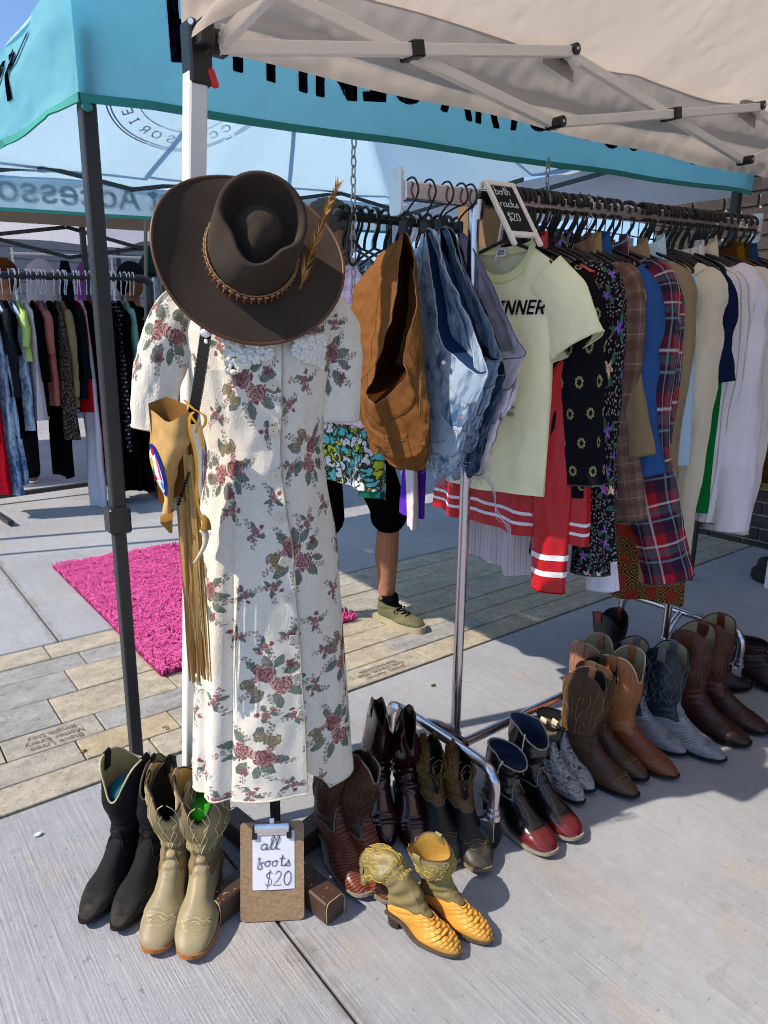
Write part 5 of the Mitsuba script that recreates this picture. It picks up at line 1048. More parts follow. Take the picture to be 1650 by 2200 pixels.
# one hanger, shared by all: local x across, z up, the bar's centre at the origin
a = np.linspace(-.35, math.pi * 1.06, 22)
hookp = np.vstack([np.stack([.0275 * np.cos(a), 0 * a, .0275 * np.sin(a) + .006], 1)[::-1] * [-1, 1, 1], [[.026, 0, -.018], [.020, 0, -.045], [.004, 0, -.070], [0, 0, -.092], [0, 0, -.108]]])
hook_m = cat(tube(cr(hookp, 34), .0054, 7))
arm = [tube(cr([(0, 0, -.104), (s * .07, 0, -.122), (s * .150, 0, -.150), (s * .196, 0, -.178), (s * .202, 0, -.192), (s * .190, 0, -.198)], 16), .0048, 6) for s in (1, -1)]
arm_m = cat(arm[0], arm[1], tube([(-.19, 0, -.198), (.19, 0, -.198)], .0042, 8))
HK, AR = mikit.ply(hook_m, 'plastic_hook', smooth=True), mikit.ply(arm_m, 'plastic_hook', smooth=True)
WH = mikit.ply(tube(cr(hookp, 36), .0016, 5), 'wire_white' if 'wire_white' in scene else mat('wire_white', prin([0.6, 0.58, 0.54], 0.3)), smooth=True)
def rackM(x, y, z, yaw=0.0, roll=0.0):
    """Local x towards the camera's side (-Y), y backwards along the bar (+X)."""
    c, s = math.cos(yaw), math.sin(yaw); cr_, sr_ = math.cos(roll), math.sin(roll)
    A = np.array([[0, 1, 0], [-1, 0, 0], [0, 0, 1.0]]) @ np.array([[c, -s, 0], [s, c, 0], [0, 0, 1.0]]) @ np.array([[cr_, 0, sr_], [0, 1, 0], [-sr_, 0, cr_]])
    M = np.eye(4); M[:3, :3] = A; M[:3, 3] = (x, y, z); return M
def hanger(x, yaw=0.0, roll=0.0, wire=False, arms=True, y=RY, zb=None, scale=1.0, label=None, group='black hangers hooked over the chrome rack bar'):
    k = thing('clothes_hanger', label or ('thin pale wire hanger hooked over the chrome rack bar' if wire else 'black plastic hanger hooked over the chrome rack bar'), 'hanger', group if not wire else 'pale wire hangers on the chrome rack bar')
    M = rackM(x, y, (zbar(x) if zb is None else zb) + .002, yaw, roll) @ np.diag([scale, scale, scale, 1.0])
    scene[key('hook', k)] = {**(WH if wire else HK), 'to_world': T(M.tolist())}
    if arms: scene[key('shoulder_bar', k)] = {**AR, 'to_world': T((M @ np.diag([.86, 1, 1, 1.0])).tolist())}
    return k
class Garment:
    """Body of a hanging garment. Local x across (+ = near side), -y front, z up; shoulders start at zs below the bar."""
    def __init__(g, sw=.20, hw=.23, zs=-.108, L=.78, th=.026, th2=.03, nw=.07, nf=.075, nb=.012, slope=.095, fold=.012, kf=26., sway=(0, 0), seed=0, waist=1.0, hemc=0.0):
        g.__dict__.update(locals())
    def pos(g, al, v, off=0.0):
        al, v = np.broadcast_arrays(np.asarray(al, float), np.asarray(v, float))
        c, s = np.cos(al), np.sin(al); front = s < 0
        w = (g.sw + (g.hw - g.sw) * v ** .8) * (1 - (1 - g.waist) * np.sin(np.pi * np.clip(v, 0, 1))); x = w * np.sign(c) * abs(c) ** .75
        th = .006 + (g.th + (g.th2 - g.th) * v) * (1 - np.exp(-v * 9)); y = (th + off) * np.sign(s) * abs(s) ** .8
        xa = abs(x); nd = np.where(xa < g.nw, np.where(front, g.nf, g.nb) * np.sqrt(np.clip(1 - (xa / g.nw) ** 2, 0, 1)), 0)
        zt = g.zs - g.slope * np.clip(xa - g.nw * .6, 0, 1) / max(g.sw - g.nw * .6, .01) - nd * (1 - 0)
        zh = g.zs - g.L + g.hemc * (x / g.hw) ** 2; z = zt * (1 - v) + zh * v
        ph = g.seed * 1.7
        y = y + v ** .8 * g.fold * (np.sin(x * g.kf + ph) + .6 * np.sin(x * g.kf * 1.9 + ph * 2 + v * 2)) + .018 * nz(np.stack([x * 6, np.where(front, 0, 3) + 0 * x, z * 5], -1), int(g.seed)) * np.clip(v * 3, 0, 1)
        return np.stack([x + g.sway[0] * v, y + g.sway[1] * v, z], -1)
    def mesh(g, n=120, m=70):
        al, v = np.meshgrid(np.linspace(0, 2 * np.pi, n + 1)[:-1], np.linspace(0, 1, m) ** 1.15, indexing='ij')
        P = g.pos(al, v).transpose(1, 0, 2); A = al.T
        u = np.where(A > np.pi, P[..., 0], .5 - P[..., 0])
        return grid(P, wrap=True), np.stack([u.reshape(-1), P[..., 2].reshape(-1)], 1)
    def front(g, x, z, off=.003):
        x, z = np.asarray(x, float), np.asarray(z, float); v = np.clip((g.zs - .05 - z) / (g.L - .05), .02, 1)
        w = g.sw + (g.hw - g.sw) * v ** .8; c = np.clip(x / w, -1, 1); c = np.sign(c) * abs(c) ** (1 / .75)
        return g.pos(2 * np.pi - np.arccos(c), v, off)[..., 1]
def slv(sd, g, L=.55, out=.035, r0=.072, r1=.05, dy=0.0, flat=.55, seed=0, swing=0.0, n=44, m=40):
    s = g.sw; z0 = g.zs - g.slope
    o2 = out - .032; q_ = .5 + .1 * math.sin(seed * 2.3)
    p = cr([(sd * (s - .062), 0, z0 - .030), (sd * (s - .018 + o2 * .5), dy * .1, z0 - .085), (sd * (s + o2), dy * .5 + .010 * math.sin(seed), z0 - .085 - (L - .1) * q_), (sd * (s + o2 + swing), dy + .012 * math.sin(seed * 1.7), z0 - L)], m)
    r = np.interp(np.linspace(0, 1, m), [0, .2, 1], [r0, r0 * 1.0, r1]); t = np.gradient(p, axis=0); t /= np.linalg.norm(t, axis=1, keepdims=True)
    dx = np.cross(np.broadcast_to([0, 1.0, 0], t.shape), t); dx /= np.linalg.norm(dx, axis=1, keepdims=True); dyv = np.cross(t, dx)
    th = np.linspace(0, 2 * np.pi, n + 1); ss = np.linspace(0, 1, m)[:, None]
    w = 1 + .26 * fb(stk(np.cos(th)[None] * 1.6, np.sin(th)[None] * 1.6, ss * L * 7 + seed), 3, seed) * 2 - (.16 * np.exp(-((ss - q_) / .05) ** 2) * (1 + np.cos(th)[None] * .5) if L > .3 else 0) + (.035 if L > .3 else 0) * np.sin(ss * 40 + 2 * np.cos(th)[None] + seed) * np.exp(-((ss - q_) / .13) ** 2)
    v = p[:, None] + (r[:, None] * w * np.cos(th)[None])[..., None] * dx[:, None] + (r[:, None] * flat * w * np.sin(th)[None])[..., None] * dyv[:, None]
    uv = stk(.07 * th[None], ss * L).reshape(-1, 2)
    return v, uv
def garment(label, cat_, x, mt, c, M=None, sleeve=None, collar=None, cuff=None, buttons=None, group=None, hang=True, yaw=0.0, roll=0.0, y=RY, zb=None, n=120, m=70, hang_group=None, name='hanging_garment', scol=None, amt=.12, smt=None, **kw):
    g = Garment(**kw); k = thing(name, label, cat_, group); z = (zbar(x) if zb is None else zb)
    yaw = yaw or (.20 if y == RY else .05) + .07 * math.sin(g.seed * 2.9); roll = roll or .025 * math.sin(g.seed * 4.1); M = rackM(x, y, z, yaw, roll)
    (v, f), uv = g.mesh(n, m); col = vcol(v, c, amt, 9, int(g.seed)) if c is not None else None
    put('body', move((v, f), M), mt, k, smooth=True, uv=uv, color=col)
    for sd in ((1, -1) if sleeve else ()):
        S = dict(sleeve)
        if sd < 0: S.update(L=S['L'] * .8, swing=-.07, out=-.03, dy=.03)
        S.setdefault('seed', int(g.seed) + (0 if sd > 0 else 5)); P, uv = slv(sd, g, **S)
        sk = put('sleeve', move(grid(P, flip=True), M), smt or mt, k, smooth=True, uv=uv, color=vcol(P.reshape(-1, 3), scol or c, amt, 9, 4) if (scol or c) is not None else None)
        put('sleeve_hem', move(tube(P[-1][:-1], .0022, 6, closed=True), M), 'cloth_plain', sk, smooth=True, color=np.broadcast_to(lin(c if c is not None else '#555555') * .8, (45 * 6 - 6 if False else 6 * (P.shape[1]), 3)).copy())
        if cuff:
            for t0, t1, cc in cuff:
                i0, i1 = int(t0 * (P.shape[0] - 1)), int(t1 * (P.shape[0] - 1)); ctr = P[i0:i1 + 1].mean(1, keepdims=True); Q = ctr + (P[i0:i1 + 1] - ctr) * 1.035
                put('cuff_stripe', move(grid(Q, flip=True), M), 'cloth', sk, smooth=True, color=np.broadcast_to(lin(cc), (Q.shape[0] * Q.shape[1], 3)).copy())
    if collar:
        cc, hgt, ff = collar; t = np.linspace(-2.6, 2.6, 60); ring_ = np.stack([g.nw * 1.02 * np.sin(t), -.026 * np.cos(t) - .006, g.zs - np.where(abs(t) < 1.57, g.nf * .45 * np.cos(np.clip(t, -1.57, 1.57)) ** .7, 0) + 0 * t], 1)
        o = np.stack([np.sin(t) * .35, -np.cos(t) * .35, 0 * t], 1)
        C = np.stack([ring_ - [0, 0, .006], ring_ + o * .006 + [0, 0, hgt], ring_ + o * .016 + [0, 0, hgt * .9], ring_ + o * .045 * ff + [0, 0, -hgt * .7 * ff]], 0); C = cr(C.reshape(4, -1), 16).reshape(16, 60, 3)
        put('collar', move(grid(C), M), mt if c is None or mt != 'knit' else 'cloth', k, smooth=True, uv=stk(t[None] * .07, np.linspace(0, .06, 16)[:, None]).reshape(-1, 2), color=None if c is None and cc is None else vcol(C.reshape(-1, 3), cc or c, amt, 20, 2))
    if buttons:
        for zz in np.arange(g.zs - g.nf - .03, g.zs - g.L + .05, -.085):
            b_ = cat(trimesh.creation.cylinder(.0055, .0025, sections=12, transform=trimesh.transformations.rotation_matrix(np.pi / 2, [1, 0, 0]))); put('button', move((b_[0] + V(.004, g.front(.004, zz, .003), zz), b_[1]), M), 'cloth_plain', k, color=np.broadcast_to(lin(buttons), (len(b_[0]), 3)).copy())
    if hang: hanger(x, yaw, roll, y=y, zb=zb, label='black hanger inside the ' + re.split(r',| with | behind | after | near | whose | showing | printed | past | peeking | hanging ', label)[0], **({'group': hang_group} if hang_group else {}))
    return k, g, M
LS = dict(L=.56, out=.03)
# -- yellow T-shirt at the front of the row
tee, tg, TM = garment('pale yellow crew-neck T-shirt with black lettering, first full garment on the rack', 'T-shirt', 1.545, 'cloth', '#f3f1c9', sleeve=dict(L=.200, out=.060, r0=.082, r1=.082, swing=.035, flat=.35), sw=.190, hw=.175, L=.705, zs=-.098, slope=.085, nw=.088, nf=.095, nb=.02, th=.03, fold=.008, seed=3, yaw=.16, waist=.97, name='t_shirt', hemc=.0)
t = np.linspace(0, 2 * np.pi, 61); nr = np.stack([.088 * np.cos(t), np.where(np.sin(t) < 0, -.014, .008) * abs(np.sin(t)) ** .5, tg.zs - np.where(np.sin(t) < 0, .095, .02) * abs(np.sin(t)) ** .9 ], 1)
C = np.stack([nr, nr + np.stack([.10 * np.cos(t) * .1, -.004 + 0 * t, -.010 + 0 * t], 1), nr + np.stack([.018 * np.cos(t), -.006 + 0 * t, np.where(np.sin(t) < 0, -.022, -.020)], 1)], 0)
put('neckband', move(grid(C), TM), 'cloth', tee, smooth=True, uv=stk(t[None] * .08, np.linspace(0, .02, 3)[:, None]).reshape(-1, 2), color=vcol(C.reshape(-1, 3), '#ebe8ae', .08, 20, 2))
lt = put('neck_label', move(grid(np.array([[(-.022, -.002, tg.zs - .024), (.012, -.003, tg.zs - .024)], [(-.021, -.006, tg.zs - .045), (.013, -.007, tg.zs - .045)]])), TM), 'paper_white', tee, label='small white neck label')
put('label_text', move(cat([cbox(w_, .0008, .0014, 0, (-.005, -.0052 - .0002 * i, tg.zs - .029 - .0035 * i)) for i, w_ in enumerate((.018, .020, .024, .022))]), TM), 'ink', lt, kind='stuff')
def tee_text(s, h, x0, z0, w=None, bold=True, shear=.18):
    m = meshkit.text_mesh(s, h, .0006, bold); m = trimesh.Trimesh(*trimesh.remesh.subdivide_to_size(m.vertices, m.faces, .03), process=False); v = np.array(m.vertices)
    if w: v[:, 0] *= w / v[:, 0].max()
    x = x0 + v[:, 0] + shear * v[:, 1]; z = z0 + v[:, 1]
    put('print', move((np.stack([x, tg.front(x, z, .0040) - v[:, 2], z], 1), np.array(m.faces)), TM), 'ink', tee)
tee_text('WINNER', .036, -.030, -.300, .185)
tee_text("'s Run", .013, .030, -.560, bold=False, shear=0); tee_text('1980', .013, .033, -.580, bold=False, shear=0)
bl = cat([trimesh.creation.icosphere(1, 1).apply_scale([a_, .001, b_]).apply_translation([x_, float(tg.front(x_, z_, .004)), z_]) for x_, z_, a_, b_ in ((.004, -.375, .004, .003), (.012, -.372, .003, .002), (.008, -.385, .006, .006), (.002, -.392, .004, .003), (.012, -.395, .003, .004))])
put('print', move(bl, TM), 'ink', tee, kind='stuff')
# -- behind it
garment('black short dress printed with small gold rings, behind the yellow T-shirt', 'dress', 1.60, 'medallion', None, sleeve=dict(L=.56, out=.060, r0=.080, r1=.065, swing=.02), sw=.20, hw=.25, L=.70, seed=4, th=.022)
rj, rg, RM = garment('red varsity jacket with white striped cuffs and hem', 'jacket', 1.635, 'satin', '#b30f1c', sleeve=dict(L=.885, out=.005, r0=.085, r1=.052, dy=-.05, swing=.03, flat=.62, m=90), cuff=((.928, .942, '#e6e0ea'), (.962, .976, '#e6e0ea')), sw=.205, hw=.30, L=.83, seed=5, yaw=.10, th=.035, th2=.05, fold=.016, collar=('#a00d18', .03, .6))
for v0, v1 in ((.905, .918), (.945, .958)):
    al, v = np.meshgrid(np.linspace(0, 2 * np.pi, 121)[:-1], np.linspace(v0, v1, 3), indexing='ij'); put('hem_stripe', move(grid(rg.pos(al, v, .0022).transpose(1, 0, 2), wrap=True), RM), 'cloth_plain', rj, smooth=True, color=np.broadcast_to(lin('#e6e0ea'), (360, 3)).copy())
garment('long black floral shirt dress with white pin dots, after the red jacket', 'dress', 1.735, 'floral_black', None, sleeve=dict(L=.86, out=.045, r0=.078, r1=.060, swing=.02, flat=.7), sw=.185, hw=.30, L=.93, seed=6, th=.028, collar=(None, .03, .9), hemc=.03)
garment('white ruffled striped blouse showing below the red jacket', 'blouse', 1.70, 'stripe_pink', None, sleeve=dict(L=.60, out=.0), sw=.19, hw=.25, L=1.0, seed=7, fold=.026, kf=40., hemc=.09)
garment('white cotton shirt with its cuff hanging below the black floral sleeve', 'shirt', 1.785, 'cloth', '#dcdded', sleeve=dict(L=.925, out=.005, r0=.060, r1=.050, swing=.085), cuff=((.90, 1.0, '#d9daea'),), sw=.20, hw=.22, L=.74, seed=8)
garment('brown plaid blazer with long lapels', 'blazer', 1.825, 'plaid_brown', None, sleeve=dict(L=.72, out=.035, r0=.080, r1=.058, swing=.05), sw=.185, hw=.24, L=.80, seed=9, th=.03, collar=(None, .03, 1.3))
garment('khaki tan overshirt behind the brown plaid blazer', 'shirt', 1.872, 'cloth', '#8a795c', sleeve=dict(L=.52, out=.030, r0=.070, r1=.056, swing=.075), sw=.18, hw=.24, L=.76, seed=10, collar=('#9a8450', .035, .8))
garment('blue denim work shirt with wide collar', 'shirt', 1.915, 'cloth', '#31558f', sleeve=dict(L=.58, out=.040, r0=.084, r1=.058, swing=.07, flat=.8), sw=.195, hw=.25, L=.80, seed=11, collar=('#31528c', .04, 1.3), buttons='#8a94a8')
garment('red and navy plaid flannel shirt with white lines', 'shirt', 2.005, 'plaid_red', None, sleeve=dict(L=.94, out=.035, r0=.080, r1=.078, swing=.10, flat=1.0), sw=.185, hw=.25, L=.86, seed=12, th=.03, collar=(None, .035, .8))
garment('green and white plaid shirt peeking out between the flannel and the beige blazer', 'shirt', 2.04, 'plaid_red', None, sleeve=dict(L=.50, out=.03, r0=.07, r1=.06), sw=.20, hw=.23, L=.7, seed=13)
garment('beige linen blazer with padded shoulder', 'blazer', 2.115, 'cloth', '#8f7f67', sleeve=dict(L=.985, out=.030, r0=.088, r1=.066, flat=1.1, swing=.075), sw=.185, hw=.25, L=.90, seed=14, th=.035, th2=.04, collar=('#8d7c64', .03, 1.3))
garment('pale blue shirt whose collar shows beside the cream sweater', 'shirt', 2.21, 'cloth', '#a9c3d8', sleeve=dict(L=.4, out=-.04, r0=.05, r1=.045), sw=.19, hw=.22, L=.7, seed=15, collar=('#b3cde2', .04, 1.0))
garment('cream ribbed knit sweater with long sleeves', 'sweater', 2.285, 'knit', '#d6cdb8', sleeve=dict(L=.965, out=.035, r0=.086, r1=.048, flat=1.0), cuff=((.91, 1.0, '#c9bfa8'),), sw=.19, hw=.24, L=.72, seed=16, th=.035, nf=.05)
garment('navy T-shirt after the cream sweater', 'T-shirt', 2.375, 'cloth', '#16203c', sleeve=dict(L=.34, out=.03, r0=.086, r1=.084, swing=.02, flat=.5), sw=.185, hw=.22, L=.70, seed=17)
garment('long rust and gold paisley dress with its hem below the sweater', 'dress', 2.33, 'paisley', None, sw=.17, hw=.18, L=1.25, seed=18, fold=.02)
garment('bright green shirt showing as a thin strip', 'shirt', 2.405, 'cloth', '#0d6a30', sleeve=dict(L=.95, out=-.030, r0=.05, r1=.05), sw=.21, hw=.24, L=.9, seed=19)
garment('white shirt with brown pinstripes and rolled cuff', 'shirt', 2.455, 'stripe_white', None, sleeve=dict(L=.85, out=.030, r0=.082, r1=.066, flat=.9, swing=-.01), sw=.19, hw=.25, L=.8, seed=20, buttons='#a09a94', collar=(None, .035, .8))
garment('white blouse with lace collar and gathered sleeves', 'blouse', 2.545, 'cloth', '#dcd9e4', sleeve=dict(L=.89, out=.035, r0=.084, r1=.078, flat=1.0, swing=.02), cuff=((.86, 1.0, '#dad7e2'),), sw=.19, hw=.25, L=.82, seed=21, collar=('#c9c0a8', .04, 1.2))
garment('ivory sweatshirt near the far end of the rack', 'sweatshirt', 2.615, 'cloth', '#cdc8bf', sleeve=dict(L=.92, out=.05, r0=.08, r1=.06), sw=.22, hw=.26, L=.82, seed=22, th=.035)
garment('dark brown corduroy jacket near the far end of the rack', 'jacket', 2.68, 'knit', '#4a2c18', sleeve=dict(L=.70, out=.075, r0=.085, r1=.066), sw=.22, hw=.26, L=.8, seed=23, th=.04, collar=('#4a2a15', .035, 1.2))
garment('burnt orange jacket behind the dark brown corduroy one', 'jacket', 2.73, 'cloth', '#8a4a14', sleeve=dict(L=.7, out=.08, r0=.085, r1=.066), sw=.22, hw=.26, L=.8, seed=24, th=.04, collar=('#6a5212', .035, 1.2))
garment('olive brown jacket hanging past the orange one', 'jacket', 2.78, 'cloth', '#3d3114', sleeve=dict(L=.74, out=.08, r0=.085, r1=.066), sw=.22, hw=.26, L=.86, seed=25, th=.04, collar=('#40330f', .035, 1.2))
garment('navy jacket with red lining near the end of the rack', 'jacket', 2.84, 'cloth', '#1b2c50', sleeve=dict(L=.72, out=.08, r0=.085, r1=.066), sw=.22, hw=.26, L=.84, seed=26, th=.04, collar=('#24406a', .035, 1.2))
garment('mustard yellow shirt near the end of the rack', 'shirt', 2.89, 'cloth', '#a88018', sleeve=dict(L=.7, out=.08), sw=.22, hw=.25, L=.8, seed=27)
garment('khaki coat, last garment on the rack by the brick wall', 'coat', 2.93, 'cloth', '#8a7648', sw=.20, hw=.24, L=.9, seed=28, th=.04)
for x in (1.575, 1.62, 1.665, 1.69, 1.72, 1.75, 1.782, 1.82, 1.855, 1.955, 2.19, 2.225, 2.245, 2.29, 2.33, 2.36, 2.40, 2.445, 2.465, 2.505, 2.525, 2.57, 2.59, 2.64, 2.66): hanger(x + rng.uniform(-.004, .004), rng.uniform(-.12, .12), rng.uniform(-.03, .03))
for x in (1.702, 1.79, 1.875, 1.90): hanger(x, rng.uniform(-.1, .1), 0, wire=True, arms=False)

# -- shorts clipped by one corner at the near end of the bar
BROWN=[[(1.17,1.422,1.646),(1.17,1.438,1.574),(1.17,1.44,1.511),(1.17,1.468,1.429),(1.17,1.499,1.372),(1.17,1.54,1.282),(1.17,1.569,1.234),(1.17,1.516,1.216),(1.17,1.441,1.258),(1.17,1.397,1.297),(1.17,1.411,1.336),(1.17,1.39,1.4),(1.17,1.37,1.453),(1.17,1.371,1.524),(1.17,1.385,1.6)],[(1.225,1.5,1.65),(1.225,1.618,1.59),(1.225,1.723,1.502),(1.225,1.733,1.392),(1.225,1.723,1.286),(1.225,1.693,1.179),(1.225,1.635,1.104),(1.225,1.546,1.068),(1.225,1.444,1.07),(1.225,1.379,1.11),(1.225,1.369,1.184),(1.225,1.386,1.279),(1.225,1.408,1.395),(1.225,1.422,1.509),(1.225,1.443,1.6)],[(1.275,1.572,1.292),(1.275,1.68,1.246),(1.275,1.702,1.176),(1.275,1.69,1.107),(1.275,1.678,1.059),(1.275,1.643,1.036),(1.275,1.598,1.022),(1.275,1.523,1.019),(1.275,1.462,1.026),(1.275,1.433,1.047),(1.275,1.424,1.1),(1.275,1.431,1.137),(1.275,1.448,1.173),(1.275,1.469,1.222),(1.275,1.51,1.27)]]
BLUE=[[(1.265,1.452,1.661),(1.265,1.431,1.58),(1.265,1.412,1.514),(1.265,1.397,1.453),(1.265,1.389,1.409),(1.265,1.368,1.367),(1.265,1.31,1.334),(1.265,1.262,1.31),(1.265,1.216,1.303),(1.265,1.214,1.322),(1.265,1.269,1.421),(1.265,1.311,1.477),(1.265,1.375,1.561),(1.265,1.399,1.622),(1.265,1.423,1.653)],[(1.305,1.505,1.657),(1.305,1.545,1.614),(1.305,1.539,1.542),(1.305,1.526,1.444),(1.305,1.508,1.345),(1.305,1.489,1.245),(1.305,1.472,1.169),(1.305,1.441,1.108),(1.305,1.374,1.091),(1.305,1.314,1.136),(1.305,1.269,1.225),(1.305,1.261,1.283),(1.305,1.311,1.374),(1.305,1.367,1.465),(1.305,1.434,1.583)],[(1.345,1.523,1.293),(1.345,1.526,1.227),(1.345,1.523,1.161),(1.345,1.521,1.094),(1.345,1.515,1.041),(1.345,1.499,1.002),(1.345,1.48,0.986),(1.345,1.441,1.003),(1.345,1.404,1.02),(1.345,1.376,1.032),(1.345,1.365,1.05),(1.345,1.353,1.103),(1.345,1.356,1.153),(1.345,1.377,1.201),(1.345,1.454,1.271)]]
DARK=[[(1.325,1.473,1.673),(1.325,1.451,1.59),(1.325,1.431,1.522),(1.325,1.416,1.46),(1.325,1.408,1.415),(1.325,1.386,1.371),(1.325,1.327,1.337),(1.325,1.279,1.312),(1.325,1.232,1.305),(1.325,1.231,1.325),(1.325,1.287,1.426),(1.325,1.329,1.484),(1.325,1.395,1.57),(1.325,1.419,1.633),(1.325,1.444,1.665)],[(1.355,1.513,1.667),(1.355,1.553,1.623),(1.355,1.546,1.55),(1.355,1.532,1.45),(1.355,1.514,1.349),(1.355,1.494,1.247),(1.355,1.477,1.17),(1.355,1.445,1.108),(1.355,1.379,1.091),(1.355,1.319,1.136),(1.355,1.275,1.226),(1.355,1.267,1.286),(1.355,1.318,1.378),(1.355,1.374,1.472),(1.355,1.442,1.591)],[(1.39,1.522,1.297),(1.39,1.525,1.231),(1.39,1.522,1.164),(1.39,1.519,1.096),(1.39,1.512,1.042),(1.39,1.496,1.003),(1.39,1.477,0.986),(1.39,1.439,1.004),(1.39,1.402,1.021),(1.39,1.375,1.033),(1.39,1.363,1.051),(1.39,1.352,1.104),(1.39,1.355,1.155),(1.39,1.376,1.204),(1.39,1.453,1.275)]]
NAVY=[[(1.375,1.491,1.682),(1.375,1.469,1.597),(1.375,1.449,1.528),(1.375,1.433,1.464),(1.375,1.425,1.418),(1.375,1.403,1.373),(1.375,1.343,1.338),(1.375,1.294,1.313),(1.375,1.247,1.305),(1.375,1.245,1.325),(1.375,1.302,1.429),(1.375,1.346,1.489),(1.375,1.412,1.577),(1.375,1.437,1.641),(1.375,1.462,1.673)],[(1.4,1.525,1.675),(1.4,1.565,1.63),(1.4,1.558,1.555),(1.4,1.544,1.454),(1.4,1.525,1.351),(1.4,1.505,1.248),(1.4,1.487,1.169),(1.4,1.455,1.106),(1.4,1.388,1.088),(1.4,1.328,1.134),(1.4,1.284,1.226),(1.4,1.277,1.287),(1.4,1.328,1.38),(1.4,1.385,1.476),(1.4,1.453,1.597)],[(1.43,1.526,1.298),(1.43,1.528,1.231),(1.43,1.525,1.164),(1.43,1.522,1.095),(1.43,1.515,1.04),(1.43,1.499,1.001),(1.43,1.48,0.984),(1.43,1.442,1.002),(1.43,1.405,1.019),(1.43,1.378,1.031),(1.43,1.366,1.049),(1.43,1.355,1.103),(1.43,1.359,1.154),(1.43,1.38,1.204),(1.43,1.457,1.276)]]
LILAC=[[(1.415,1.484,1.674),(1.415,1.452,1.591),(1.415,1.421,1.506),(1.415,1.39,1.433),(1.415,1.36,1.379),(1.415,1.34,1.358),(1.415,1.304,1.337),(1.415,1.259,1.339),(1.415,1.226,1.345),(1.415,1.22,1.357),(1.415,1.245,1.381),(1.415,1.294,1.444),(1.415,1.346,1.518),(1.415,1.409,1.6),(1.415,1.46,1.659)],[(1.445,1.518,1.671),(1.445,1.511,1.597),(1.445,1.495,1.485),(1.445,1.478,1.37),(1.445,1.464,1.267),(1.445,1.454,1.188),(1.445,1.441,1.123),(1.445,1.416,1.086),(1.445,1.371,1.098),(1.445,1.323,1.162),(1.445,1.279,1.238),(1.445,1.262,1.303),(1.445,1.287,1.362),(1.445,1.37,1.482),(1.445,1.466,1.606)],[(1.475,1.502,1.223),(1.475,1.506,1.182),(1.475,1.507,1.127),(1.475,1.504,1.071),(1.475,1.495,1.023),(1.475,1.48,1.004),(1.475,1.456,0.997),(1.475,1.431,0.997),(1.475,1.413,1.004),(1.475,1.401,1.031),(1.475,1.393,1.073),(1.475,1.375,1.128),(1.475,1.377,1.168),(1.475,1.416,1.203),(1.475,1.473,1.225)]]

